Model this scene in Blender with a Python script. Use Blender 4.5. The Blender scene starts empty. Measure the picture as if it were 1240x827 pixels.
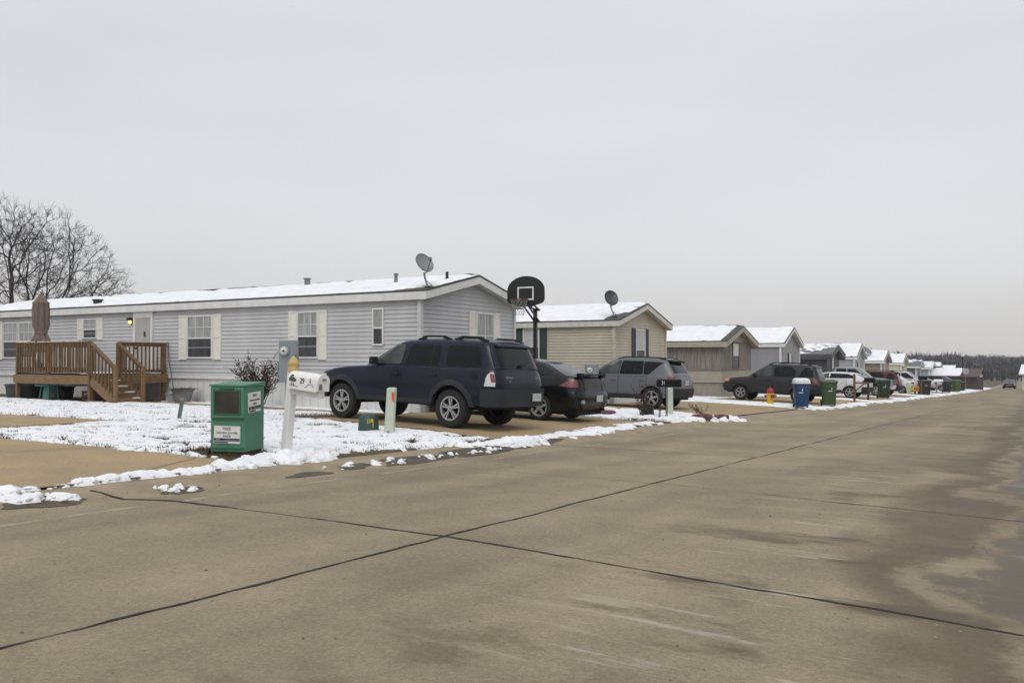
import bpy, bmesh, math, random
import numpy as np
from mathutils import Vector, Matrix, noise as mnoise

R = math.radians
rng = random.Random(7)
scene = bpy.context.scene
col = bpy.context.scene.collection

# ------------------------------------------------------------------ terrain
P_LAT = [-400, -30, -1.9, -1.35, -1.1, -0.7, 7.3, 7.42, 7.62, 7.95, 9.6, 12.5, 21, 27, 400]
P_Z = [0.3, 0.3, 0.16, 0.10, 0.0, 0.0, 0.0, 0.012, 0.055, 0.075, 0.16, 0.24, 0.28, 0.30, 0.3]

def zroad(Y):
    Y = np.asarray(Y, float)
    d = np.clip(Y - 80, 0, 220)
    z = -0.025 * np.clip(Y, -6, 80) - 0.025 * d + 0.00005 * d * d
    e = np.clip(Y - 300, 0, 400)
    return z - 0.012 * np.clip(e, 0, 60)

def T(X, Y):
    """height of the finished ground at a world point"""
    return zroad(Y) + np.interp(-np.asarray(X, float), P_LAT, P_Z)

def Tf(X, Y):
    return float(T(X, Y))

# ------------------------------------------------------------------ value noise for arrays
def _hash(i, j, seed):
    i = np.asarray(i, np.int64); j = np.asarray(j, np.int64)
    n = (i * 374761393 + j * 668265263 + seed * 982451653) & 0x7fffffff
    n = ((n ^ (n >> 13)) * 1274126177) & 0x7fffffff
    n = (n ^ (n >> 16)) & 0x7fffffff
    return (n % 100003) / 100003.0

def vnoise(x, y, s=1.0, seed=1):
    x = np.asarray(x, float) * s; y = np.asarray(y, float) * s
    i = np.floor(x).astype(np.int64); j = np.floor(y).astype(np.int64)
    fx = x - i; fy = y - j
    fx = fx * fx * (3 - 2 * fx); fy = fy * fy * (3 - 2 * fy)
    a = _hash(i, j, seed); b = _hash(i + 1, j, seed); c = _hash(i, j + 1, seed); d = _hash(i + 1, j + 1, seed)
    return (a * (1 - fx) + b * fx) * (1 - fy) + (c * (1 - fx) + d * fx) * fy

def fbm(x, y, s=1.0, seed=1, oct=4, g=0.5):
    t = 0; a = 1; n = 0
    for k in range(oct):
        t = t + a * vnoise(x, y, s * 2 ** k, seed + 17 * k); n += a; a *= g
    return t / n

# ------------------------------------------------------------------ materials
_M = {}
def nodes_of(m):
    m.use_nodes = True
    nt = m.node_tree
    return nt, nt.nodes, nt.links, nt.nodes['Principled BSDF']

def mat(name, c, rough=0.6, metal=0.0, var=0.12, scale=6.0, bump=0.0, bscale=60.0, coat=0.0, spec=0.5, emit=None, estr=0.0,
        c2=None, thr=None, stretch=None):
    if name in _M: return _M[name]
    m = bpy.data.materials.new(name)
    nt, N, L, b = nodes_of(m)
    tc = N.new('ShaderNodeTexCoord')
    src = tc.outputs['Object']
    if stretch:
        mp = N.new('ShaderNodeMapping'); mp.inputs['Scale'].default_value = stretch
        L.new(src, mp.inputs['Vector']); src = mp.outputs['Vector']
    n = N.new('ShaderNodeTexNoise'); n.inputs['Scale'].default_value = scale; n.inputs['Detail'].default_value = 5
    L.new(src, n.inputs['Vector'])
    r = N.new('ShaderNodeValToRGB')
    c = tuple(c)
    if c2 is None:
        lo = tuple(max(0, v * (1 - var)) for v in c); hi = tuple(min(1, v * (1 + var)) for v in c)
    else:
        lo, hi = c, tuple(c2)
    t0, t1 = thr or (0.3, 0.7)
    r.color_ramp.elements[0].position = t0; r.color_ramp.elements[1].position = t1
    r.color_ramp.elements[0].color = (*lo, 1); r.color_ramp.elements[1].color = (*hi, 1)
    L.new(n.outputs['Fac'], r.inputs['Fac'])
    L.new(r.outputs['Color'], b.inputs['Base Color'])
    b.inputs['Roughness'].default_value = rough
    b.inputs['Metallic'].default_value = metal
    b.inputs['Specular IOR Level'].default_value = spec
    b.inputs['Coat Weight'].default_value = coat
    b.inputs['Coat Roughness'].default_value = 0.08
    if bump:
        n2 = N.new('ShaderNodeTexNoise'); n2.inputs['Scale'].default_value = bscale; n2.inputs['Detail'].default_value = 4
        L.new(src, n2.inputs['Vector'])
        bp = N.new('ShaderNodeBump'); bp.inputs['Strength'].default_value = bump; bp.inputs['Distance'].default_value = 0.02
        L.new(n2.outputs['Fac'], bp.inputs['Height']); L.new(bp.outputs['Normal'], b.inputs['Normal'])
    if emit:
        b.inputs['Emission Color'].default_value = (*emit, 1); b.inputs['Emission Strength'].default_value = estr
    _M[name] = m
    return m

# ------------------------------------------------------------------ mesh builder
class MB:
    def __init__(s): s.v = []; s.f = []; s.mi = []; s.cur = 0
    def add(s, vs, fs):
        o = len(s.v); s.v += [tuple(map(float, p)) for p in vs]
        for f in fs: s.f.append(tuple(o + i for i in f)); s.mi.append(s.cur)
        return o
    def box(s, c, d, rot=None, taper=None):
        """c centre, d full sizes"""
        x, y, z = (q / 2 for q in d)
        vs = [(-x, -y, -z), (x, -y, -z), (x, y, -z), (-x, y, -z), (-x, -y, z), (x, -y, z), (x, y, z), (-x, y, z)]
        if taper:
            vs = [(a * (taper if k > 3 else 1), b * (taper if k > 3 else 1), cc) for k, (a, b, cc) in enumerate(vs)]
        if rot is not None: vs = [rot @ Vector(p) for p in vs]
        vs = [(p[0] + c[0], p[1] + c[1], p[2] + c[2]) for p in vs]
        s.add(vs, [(0, 3, 2, 1), (4, 5, 6, 7), (0, 1, 5, 4), (1, 2, 6, 5), (2, 3, 7, 6), (3, 0, 4, 7)]); return s
    def bb(s, x0, x1, y0, y1, z0, z1):
        return s.box(((x0 + x1) / 2, (y0 + y1) / 2, (z0 + z1) / 2), (abs(x1 - x0), abs(y1 - y0), abs(z1 - z0)))
    def bar(s, p0, p1, w, h, up=(0, 0, 1)):
        """rectangular bar between two points"""
        p0 = Vector(p0); p1 = Vector(p1); d = p1 - p0; l = d.length; d.normalize()
        u = Vector(up); sd = d.cross(u)
        if sd.length < 1e-4: sd = d.cross(Vector((1, 0, 0)))
        sd.normalize(); u = sd.cross(d)
        rot = Matrix((d, sd, u)).transposed()
        return s.box((p0 + p1) / 2, (l, w, h), rot)
    def tube(s, pts, rad, n=8, cap=True):
        pts = [Vector(p) for p in pts]
        if not hasattr(rad, '__len__'): rad = [rad] * len(pts)
        rings = []
        prev = None
        for i, p in enumerate(pts):
            d = (pts[min(i + 1, len(pts) - 1)] - pts[max(i - 1, 0)])
            if d.length < 1e-9: d = Vector((0, 0, 1))
            d.normalize()
            if prev is None:
                a = d.orthogonal().normalized()
            else:
                a = prev - d * prev.dot(d)
                a = a.normalized() if a.length > 1e-6 else d.orthogonal().normalized()
            prev = a; b = d.cross(a)
            rings.append([p + (a * math.cos(2 * math.pi * k / n) + b * math.sin(2 * math.pi * k / n)) * rad[i] for k in range(n)])
        vs = [q for r_ in rings for q in r_]; fs = []
        for i in range(len(pts) - 1):
            for k in range(n):
                fs.append((i * n + k, i * n + (k + 1) % n, (i + 1) * n + (k + 1) % n, (i + 1) * n + k))
        if cap:
            fs.append(tuple(range(n))[::-1]); fs.append(tuple((len(pts) - 1) * n + k for k in range(n)))
        s.add(vs, fs); return s
    def lathe(s, prof, n=24, c=(0, 0, 0), axis='z', cap=True):
        """prof: (r, h) list"""
        vs = []
        for r_, h in prof:
            for k in range(n):
                a = 2 * math.pi * k / n
                x, y = r_ * math.cos(a), r_ * math.sin(a)
                p = (x, y, h) if axis == 'z' else ((x, h, y) if axis == 'y' else (h, x, y))
                vs.append((p[0] + c[0], p[1] + c[1], p[2] + c[2]))
        fs = []
        m = len(prof)
        for i in range(m - 1):
            for k in range(n):
                fs.append((i * n + k, i * n + (k + 1) % n, (i + 1) * n + (k + 1) % n, (i + 1) * n + k))
        if cap:
            fs.append(tuple(range(n))[::-1]); fs.append(tuple((m - 1) * n + k for k in range(n)))
        s.add(vs, fs); return s
    def prism(s, poly, t, fn):
        """poly 2d outline, fn(u, v, w) -> 3d, thickness 0..t"""
        n = len(poly)
        vs = [fn(u, v, 0) for u, v in poly] + [fn(u, v, t) for u, v in poly]
        fs = [tuple(range(n))[::-1], tuple(range(n, 2 * n))] + [(i, (i + 1) % n, n + (i + 1) % n, n + i) for i in range(n)]
        s.add(vs, fs); return s
    def grid(s, pts, closed=False):
        """pts[i][j]"""
        a = len(pts); b = len(pts[0]); vs = [p for r_ in pts for p in r_]
        fs = []
        for i in range(a - 1):
            for j in range(b - 1 + (1 if closed else 0)):
                fs.append((i * b + j, i * b + (j + 1) % b, (i + 1) * b + (j + 1) % b, (i + 1) * b + j))
        s.add(vs, fs); return s
    def build(s, name, mats, parent=None, smooth=None, fix=True, bevel=0):
        me = bpy.data.meshes.new(name)
        me.from_pydata(s.v, [], s.f)
        ms = mats if isinstance(mats, (list, tuple)) else [mats]
        for m in ms: me.materials.append(m)
        if len(ms) > 1: me.polygons.foreach_set('material_index', s.mi)
        if fix or bevel:
            bm = bmesh.new(); bm.from_mesh(me)
            bmesh.ops.remove_doubles(bm, verts=bm.verts, dist=1e-5)
            if bevel:
                try: bmesh.ops.bevel(bm, geom=[e for e in bm.edges if e.is_manifold and e.calc_face_angle(0) > 0.6], offset=bevel, segments=2, affect='EDGES', profile=0.5)
                except Exception: pass
            bmesh.ops.recalc_face_normals(bm, faces=bm.faces)
            bm.to_mesh(me); bm.free()
        if smooth is not None:
            me.polygons.foreach_set('use_smooth', [True] * len(me.polygons))
            me.set_sharp_from_angle(angle=R(smooth))
        me.update()
        o = bpy.data.objects.new(name, me); col.objects.link(o)
        if parent: o.parent = parent
        return o

def np_grid(name, X, Y, Z, m, keep=None, smooth=True):
    """mesh from 2-D arrays; keep: boolean per cell"""
    a, b = X.shape
    idx = np.arange(a * b).reshape(a, b)
    q = np.stack([idx[:-1, :-1], idx[1:, :-1], idx[1:, 1:], idx[:-1, 1:]], -1)
    q = q[keep] if keep is not None else q.reshape(-1, 4)
    used = np.zeros(a * b, bool); used[q.ravel()] = True
    rem = np.cumsum(used) - 1
    co = np.stack([X.ravel(), Y.ravel(), Z.ravel()], -1)[used]
    q = rem[q]
    me = bpy.data.meshes.new(name)
    me.vertices.add(len(co)); me.vertices.foreach_set('co', co.ravel().astype(np.float32))
    me.loops.add(q.size); me.loops.foreach_set('vertex_index', q.ravel().astype(np.int32))
    me.polygons.add(len(q)); me.polygons.foreach_set('loop_start', (np.arange(len(q)) * 4).astype(np.int32))
    try: me.polygons.foreach_set('loop_total', np.full(len(q), 4, np.int32))
    except Exception: pass
    me.update(calc_edges=True); me.validate()
    if smooth: me.polygons.foreach_set('use_smooth', [True] * len(me.polygons))
    me.materials.append(m)
    o = bpy.data.objects.new(name, me); col.objects.link(o)
    return o

def np_tris(name, V, F, m):
    me = bpy.data.meshes.new(name)
    V = np.asarray(V, np.float32); F = np.asarray(F, np.int32)
    me.vertices.add(len(V)); me.vertices.foreach_set('co', V.ravel())
    me.loops.add(F.size); me.loops.foreach_set('vertex_index', F.ravel())
    me.polygons.add(len(F)); me.polygons.foreach_set('loop_start', (np.arange(len(F)) * F.shape[1]).astype(np.int32))
    try: me.polygons.foreach_set('loop_total', np.full(len(F), F.shape[1], np.int32))
    except Exception: pass
    me.update(calc_edges=True); me.validate()
    me.materials.append(m)
    o = bpy.data.objects.new(name, me); col.objects.link(o)
    return o

def empty(name, loc=(0, 0, 0), rz=0.0):
    o = bpy.data.objects.new(name, None); col.objects.link(o)
    o.location = loc; o.rotation_euler = (0, 0, rz); o.empty_display_size = 0.2
    return o
def tag(o, label=None, cat=None, group=None, kind=None):
    if label: o['label'] = label
    if cat: o['category'] = cat
    if group: o['group'] = group
    if kind: o['kind'] = kind
    return o
def kids(o): return [c for c in o.children]
def copy_tree(o, parent=None):
    c = o.copy(); col.objects.link(c)
    c.parent = parent
    for ch in kids(o): copy_tree(ch, c)
    return c
def text_mesh(name, s, size, m, parent, M4, ext=0.002, align='CENTER', sx=1.0):
    cu = bpy.data.curves.new(name, 'FONT'); cu.body = s; cu.size = size; cu.extrude = ext
    cu.align_x = align; cu.align_y = 'CENTER'
    t = bpy.data.objects.new(name + '_tmp', cu); col.objects.link(t)
    bpy.context.view_layer.update()
    me = bpy.data.meshes.new_from_object(t.evaluated_get(bpy.context.evaluated_depsgraph_get()))
    bpy.data.objects.remove(t); bpy.data.curves.remove(cu)
    me.name = name
    me.transform(M4 @ Matrix.Diagonal((sx, 1, 1, 1)))
    me.materials.clear(); me.materials.append(m)
    o = bpy.data.objects.new(name, me); col.objects.link(o); o.parent = parent
    return o
def frame4(org, ux, uy):
    """matrix whose x axis is ux, y axis uy, origin org"""
    ux = Vector(ux).normalized(); uz = ux.cross(Vector(uy)).normalized(); uy = uz.cross(ux)
    m = Matrix.Identity(4)
    for i in range(3): m[i][0] = ux[i]; m[i][1] = uy[i]; m[i][2] = uz[i]; m[i][3] = org[i]
    return m
# ------------------------------------------------------------------ camera, world, light
cam = bpy.data.cameras.new('camera'); co = bpy.data.objects.new('camera', cam); col.objects.link(co)
co.location = (0, 0, 1.22); co.rotation_euler = (R(90) + math.atan(20.5 / 1000), 0, R(33))
cam.sensor_width = 36; cam.lens = 36 * 1000 / 1240; cam.clip_end = 3000; cam.clip_start = 0.05
scene.camera = co
SUN_EL, SUN_AZ = 52, 150          # degrees above the horizon; compass direction clockwise from +Y
w = bpy.data.worlds.new('World'); scene.world = w; w.use_nodes = True
N = w.node_tree.nodes; L = w.node_tree.links
N.clear()
out = N.new('ShaderNodeOutputWorld'); bg1 = N.new('ShaderNodeBackground'); bg2 = N.new('ShaderNodeBackground'); ad = N.new('ShaderNodeAddShader')
sky = N.new('ShaderNodeTexSky'); sky.sky_type = 'NISHITA'; sky.sun_disc = False
sky.sun_elevation = R(SUN_EL); sky.sun_rotation = R(SUN_AZ); sky.dust_density = 4; sky.air_density = 1
hs = N.new('ShaderNodeHueSaturation'); hs.inputs['Saturation'].default_value = .25; L.new(sky.outputs['Color'], hs.inputs['Color']); L.new(hs.outputs['Color'], bg1.inputs['Color']); bg1.inputs['Strength'].default_value = 0.05
# the cloud deck: an even grey layer, a little brighter overhead, warm near the horizon
tc = N.new('ShaderNodeTexCoord'); sp = N.new('ShaderNodeSeparateXYZ'); L.new(tc.outputs['Generated'], sp.inputs['Vector'])
rp = N.new('ShaderNodeValToRGB'); L.new(sp.outputs['Z'], rp.inputs['Fac'])
CR = rp.color_ramp
SKY = [(0.0, (.63, .605, .585)), (0.05, (.60, .587, .582)), (0.10, (.55, .55, .562)), (0.2, (.535, .548, .565)), (0.38, (.575, .60, .618)), (0.6, (.64, .66, .68)), (1.0, (.74, .76, .78))]
while len(CR.elements) < len(SKY): CR.elements.new(0.5)
for e, (p_, c_) in zip(CR.elements, SKY): e.position = p_; e.color = (*c_, 1)
mp = N.new('ShaderNodeMapping'); mp.inputs['Scale'].default_value = (1.0, 1.0, 4.5); L.new(tc.outputs['Generated'], mp.inputs['Vector'])
nz = N.new('ShaderNodeTexNoise'); nz.inputs['Scale'].default_value = 1.6; nz.inputs['Detail'].default_value = 3; nz.inputs['Roughness'].default_value = .45
L.new(mp.outputs['Vector'], nz.inputs['Vector'])
mr = N.new('ShaderNodeMapRange'); mr.inputs['From Min'].default_value = .3; mr.inputs['From Max'].default_value = .7
mr.inputs['To Min'].default_value = .935; mr.inputs['To Max'].default_value = 1.065; L.new(nz.outputs['Fac'], mr.inputs['Value'])
L.new(rp.outputs['Color'], bg2.inputs['Color']); L.new(mr.outputs['Result'], bg2.inputs['Strength'])
L.new(bg1.outputs[0], ad.inputs[0]); L.new(bg2.outputs[0], ad.inputs[1]); L.new(ad.outputs[0], out.inputs['Surface'])

sun = bpy.data.lights.new('sun', 'SUN'); so = bpy.data.objects.new('sun', sun); col.objects.link(so)
sun.energy = 0.8; sun.angle = R(30); sun.color = (1, .97, .93)
az = R(SUN_AZ); el = R(SUN_EL)
sd = Vector((math.sin(az) * math.cos(el), math.cos(az) * math.cos(el), math.sin(el)))
so.rotation_euler = sd.to_track_quat('Z', 'Y').to_euler(); so.location = (0, 0, 40)
vs = scene.view_settings; vs.view_transform = 'Standard'; vs.look = 'None'; vs.exposure = 0; vs.gamma = 1; vs.use_curve_mapping = False

# ------------------------------------------------------------------ materials with shapes of their own
def math_node(N, L, op, a, b=None, clamp=False):
    n = N.new('ShaderNodeMath'); n.operation = op; n.use_clamp = clamp
    for i, v in enumerate((a, b)):
        if v is None: continue
        if hasattr(v, 'links') or hasattr(v, 'is_linked'): L.new(v, n.inputs[i])
        else: n.inputs[i].default_value = v
    return n.outputs[0]
def smooth01(N, L, v, a, b):
    m = N.new('ShaderNodeMapRange'); m.interpolation_type = 'SMOOTHSTEP'
    m.inputs['From Min'].default_value = a; m.inputs['From Max'].default_value = b
    L.new(v, m.inputs['Value']); return m.outputs['Result']
def mixc(N, L, f, a, b, mode='MIX'):
    n = N.new('ShaderNodeMix'); n.data_type = 'RGBA'; n.blend_type = mode
    if hasattr(f, 'is_linked'): L.new(f, n.inputs[0])
    else: n.inputs[0].default_value = f
    for k, v in ((6, a), (7, b)):
        if hasattr(v, 'is_linked'): L.new(v, n.inputs[k])
        else: n.inputs[k].default_value = (*v, 1)
    return n.outputs[2]
def noise_node(N, L, vec, scale, detail=4, rough=.5, stretch=None, rot=0, loc=(0, 0, 0)):
    if stretch or rot:
        m = N.new('ShaderNodeMapping'); m.inputs['Scale'].default_value = stretch or (1, 1, 1)
        m.inputs['Rotation'].default_value = (0, 0, rot); m.inputs['Location'].default_value = loc
        L.new(vec, m.inputs['Vector']); vec = m.outputs['Vector']
    n = N.new('ShaderNodeTexNoise'); n.inputs['Scale'].default_value = scale; n.inputs['Detail'].default_value = detail
    n.inputs['Roughness'].default_value = rough
    L.new(vec, n.inputs['Vector']); return n.outputs['Fac']

def concrete_road():
    m = bpy.data.materials.new('road_concrete'); nt, N, L, b = nodes_of(m)
    tc = N.new('ShaderNodeTexCoord'); v = tc.outputs['Object']
    sp = N.new('ShaderNodeSeparateXYZ'); L.new(v, sp.inputs['Vector']); x, y = sp.outputs['X'], sp.outputs['Y']
    fine = noise_node(N, L, v, 38, 6, .65)
    speck = noise_node(N, L, v, 160, 3, .7)
    big = noise_node(N, L, v, .55, 8, .68)
    lane = noise_node(N, L, v, 1.0, 4, .55, stretch=(1.1, .06, 1))
    c = mixc(N, L, smooth01(N, L, fine, .3, .72), (.222, .187, .131), (.304, .260, .186))
    c = mixc(N, L, smooth01(N, L, speck, .58, .70), c, (.40, .35, .265))
    c = mixc(N, L, smooth01(N, L, speck, .40, .30), c, (.10, .082, .056))
    tint = mixc(N, L, smooth01(N, L, big, .3, .72), (.76, .76, .775), (1.15, 1.135, 1.10))
    c = mixc(N, L, .9, c, tint, 'MULTIPLY')
    t2 = mixc(N, L, smooth01(N, L, lane, .32, .7), (.86, .86, .87), (1.09, 1.08, 1.06))
    c = mixc(N, L, .9, c, t2, 'MULTIPLY')
    rightness = smooth01(N, L, x, -3.6, -1.2)
    # pale salty scuffs, mostly on the right half
    sc = noise_node(N, L, v, 1.0, 7, .62, stretch=(.8, 6.0, 1), rot=R(7))
    area = noise_node(N, L, v, .34, 3, .5, stretch=(1, 1, 1), rot=.4, loc=(3.1, 1.2, 0))
    a1 = math_node(N, L, 'MULTIPLY', smooth01(N, L, sc, .57, .68), smooth01(N, L, area, .40, .54))
    c = mixc(N, L, math_node(N, L, 'MULTIPLY', math_node(N, L, 'MULTIPLY', a1, rightness), .75), c, (.44, .405, .345))
    # brown damp blotches
    bl = noise_node(N, L, v, .85, 5, .62, stretch=(.8, 1.9, 1), rot=R(-8), loc=(7.7, 2.1, 0))
    bm = math_node(N, L, 'MULTIPLY', smooth01(N, L, bl, .53, .66), rightness)
    c = mixc(N, L, math_node(N, L, 'MULTIPLY', bm, .78), c, (.080, .058, .036))
    # wet gutter on the right with a wandering edge
    wn = noise_node(N, L, v, .62, 8, .62, stretch=(1, .75, 1), loc=(1.7, 5.1, 0), rot=.01)
    edge = math_node(N, L, 'ADD', x, math_node(N, L, 'MULTIPLY', math_node(N, L, 'SUBTRACT', wn, .5), 2.6))
    edge = math_node(N, L, 'SUBTRACT', edge, math_node(N, L, 'MULTIPLY', smooth01(N, L, y, 6.0, 4.4), .55))
    crm = smooth01(N, L, noise_node(N, L, v, .9, 4, .6, stretch=(.6, 1, 1), loc=(2.2, 8.3, 0)), .36, .52)
    damp = math_node(N, L, 'MULTIPLY', smooth01(N, L, edge, -1.5, -.75), math_node(N, L, 'SUBTRACT', 1.0, math_node(N, L, 'MULTIPLY', smooth01(N, L, edge, -.66, -.44), crm)))
    wet = smooth01(N, L, edge, -.40, -.22)
    c = mixc(N, L, math_node(N, L, 'MULTIPLY', damp, .68), c, (.092, .072, .049))
    drycrust = math_node(N, L, 'MULTIPLY', smooth01(N, L, edge, -.60, -.44), math_node(N, L, 'SUBTRACT', 1.0, wet))
    c = mixc(N, L, math_node(N, L, 'MULTIPLY', drycrust, .35), c, (.25, .205, .145))
    c = mixc(N, L, math_node(N, L, 'MULTIPLY', wet, .8), c, (.085, .067, .049))
    # gutter side: light line at the lip
    lip = math_node(N, L, 'ABSOLUTE', math_node(N, L, 'ADD', math_node(N, L, 'ADD', x, 6.9), math_node(N, L, 'MULTIPLY', math_node(N, L, 'SUBTRACT', big, .5), .5)))
    ln = math_node(N, L, 'MULTIPLY', smooth01(N, L, lip, .05, .01), smooth01(N, L, noise_node(N, L, v, 1.3, 5, .7), .42, .6))
    c = mixc(N, L, math_node(N, L, 'MULTIPLY', ln, .6), c, (.42, .38, .31))
    # hairline cracks
    L.new(c, b.inputs['Base Color'])
    b.inputs['Specular IOR Level'].default_value = .10
    rg = math_node(N, L, 'SUBTRACT', .86, math_node(N, L, 'ADD', math_node(N, L, 'MULTIPLY', wet, .36), math_node(N, L, 'ADD', math_node(N, L, 'MULTIPLY', damp, .12), math_node(N, L, 'MULTIPLY', bm, .22))))
    L.new(rg, b.inputs['Roughness'])
    bp = N.new('ShaderNodeBump'); bp.inputs['Strength'].default_value = .35; bp.inputs['Distance'].default_value = .006
    hh = math_node(N, L, 'MULTIPLY', speck, math_node(N, L, 'SUBTRACT', 1.0, math_node(N, L, 'MULTIPLY', wet, .9)))
    L.new(hh, bp.inputs['Height']); L.new(bp.outputs['Normal'], b.inputs['Normal'])
    return m

def concrete_pad():
    m = bpy.data.materials.new('drive_concrete'); nt, N, L, b = nodes_of(m)
    tc = N.new('ShaderNodeTexCoord'); v = tc.outputs['Object']
    fine = noise_node(N, L, v, 30, 6, .65); big = noise_node(N, L, v, .7, 5, .6); st = noise_node(N, L, v, 1.7, 5, .6, stretch=(.5, 1.4, 1), rot=.1)
    c = mixc(N, L, smooth01(N, L, fine, .3, .7), (.295, .216, .120), (.38, .284, .162))
    c = mixc(N, L, .8, c, mixc(N, L, smooth01(N, L, big, .3, .7), (.74, .76, .80), (1.1, 1.06, 1.0)), 'MULTIPLY')
    c = mixc(N, L, math_node(N, L, 'MULTIPLY', smooth01(N, L, st, .58, .7), .45), c, (.17, .125, .075))
    L.new(c, b.inputs['Base Color']); b.inputs['Roughness'].default_value = .85
    bp = N.new('ShaderNodeBump'); bp.inputs['Strength'].default_value = .25; bp.inputs['Distance'].default_value = .006
    L.new(noise_node(N, L, v, 150, 3), bp.inputs['Height']); L.new(bp.outputs['Normal'], b.inputs['Normal'])
    return m

def snow_mat():
    m = bpy.data.materials.new('snow'); nt, N, L, b = nodes_of(m)
    tc = N.new('ShaderNodeTexCoord'); v = tc.outputs['Object']
    c = mixc(N, L, smooth01(N, L, noise_node(N, L, v, 3, 5), .3, .7), (.70, .715, .75), (.80, .805, .825))
    c = mixc(N, L, math_node(N, L, 'MULTIPLY', smooth01(N, L, noise_node(N, L, v, 26, 4, .7), .66, .76), .35), c, (.42, .38, .31))
    L.new(c, b.inputs['Base Color']); b.inputs['Roughness'].default_value = .75; b.inputs['Specular IOR Level'].default_value = .25
    bp = N.new('ShaderNodeBump'); bp.inputs['Strength'].default_value = .7; bp.inputs['Distance'].default_value = .012
    L.new(noise_node(N, L, v, 34, 5, .6), bp.inputs['Height']); L.new(bp.outputs['Normal'], b.inputs['Normal'])
    return m

M_ROAD = concrete_road(); M_PAD = concrete_pad(); M_SNOW = snow_mat()
M_KERB = mat('kerb_concrete', (.215, .172, .112), .85, var=.2, scale=2.5, c2=(.31, .25, .165), bump=.3, bscale=130)
M_GRASS = mat('dead_grass', (.055, .048, .022), .95, c2=(.115, .088, .045), scale=5, bump=.6, bscale=45)
M_BLADE = mat('grass_blade', (.045, .042, .016), .9, c2=(.13, .10, .05), scale=3)
M_TAR = mat('tar_seal', (.020, .017, .014), .85, c2=(.06, .05, .04), scale=14, spec=.2)
M_WET = mat('wet_concrete', (.082, .066, .046), .6, var=.3, scale=9, spec=.25)

# ------------------------------------------------------------------ ground sheets
def nonuni(segs):
    r_ = []
    for a, b, s in segs:
        r_ += list(np.arange(a, b - 1e-6, s))
    r_.append(segs[-1][1]); return np.array(r_)
xs = nonuni([(-700, -200, 50), (-200, -40, 10), (-40, -14, 1.0), (-14, -7, .2), (-7, -.5, .65), (-.5, 4.5, .25), (4.5, 30, 3), (30, 200, 17), (200, 700, 50)])
ys = nonuni([(-120, -6, 19), (-6, 80, 1.0), (80, 320, 6), (320, 1300, 70)])
Xg, Yg = np.meshgrid(xs, ys, indexing='ij')
Zg = T(Xg, Yg)
under = ((Xg < 1.5) & (Xg > -8.15))
Zg = np.where(under, np.minimum(Zg, zroad(Yg)) - .09, Zg)
far = np.clip((Yg - 330) / 250, 0, 1)
Zg = Zg + far * far * (3 - 2 * far) * (0.6 + 1.6 * vnoise(Xg, Yg, .008, 3))
tag(np_grid('ground', Xg, Yg, Zg, M_GRASS), kind='structure')

ys2 = nonuni([(-60, 80, 1.0), (80, 330, 5)])
lat = np.array([-.75, 2.1, 3.79, 5.5, 7.0, 7.3])
A, B = np.meshgrid(-lat, ys2, indexing='ij')
tag(np_grid('road', A, B, zroad(B) + np.interp(-A, [0, 3.79, 7.3], [0, .012, 0]), M_ROAD), kind='structure')
def kerb(name, lats, zs):
    A, B = np.meshgrid(-np.array(lats), ys2, indexing='ij')
    Zk = zroad(B) + np.interp(-A, sorted(lats), [z for _, z in sorted(zip(lats, zs))])
    tag(np_grid(name, A, B, Zk, M_KERB), kind='structure')
kerb('kerb', [7.3, 7.36, 7.48, 7.6, 7.75, 7.95, 8.02, 8.03], [0.0, -.004, .015, .048, .07, .078, .08, -.05])
kerb('kerb', [-.75, -.82, -.97, -1.12, -1.27, -1.47, -1.48], [0.0, -.004, .015, .055, .075, .08, -.05])

def sheet(name, poly, off, m, cell=.5, kind='structure', zf=None):
    """polygon laid on the ground, cut into cells so it follows the slope"""
    bm = bmesh.new()
    vs = [bm.verts.new((x, y, 0)) for x, y in poly]; bm.faces.new(vs)
    xs_ = [p[0] for p in poly]; ys_ = [p[1] for p in poly]
    for ax, lo, hi in ((0, min(xs_), max(xs_)), (1, min(ys_), max(ys_))):
        k = math.ceil(lo / cell) * cell
        while k < hi:
            pn = [0, 0, 0]; pn[ax] = 1; pc = [0, 0, 0]; pc[ax] = k
            bmesh.ops.bisect_plane(bm, geom=bm.verts[:] + bm.edges[:] + bm.faces[:], plane_co=pc, plane_no=pn)
            k += cell
    for q in bm.verts: q.co.z = (zf or Tf)(q.co.x, q.co.y) + off
    bmesh.ops.recalc_face_normals(bm, faces=bm.faces)
    if bm.faces and sum(f_.normal.z for f_ in bm.faces) < 0: bmesh.ops.reverse_faces(bm, faces=bm.faces)
    me = bpy.data.meshes.new(name); bm.to_mesh(me); bm.free(); me.materials.append(m)
    o = bpy.data.objects.new(name, me); col.objects.link(o)
    if kind: o['kind'] = kind
    return o

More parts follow.
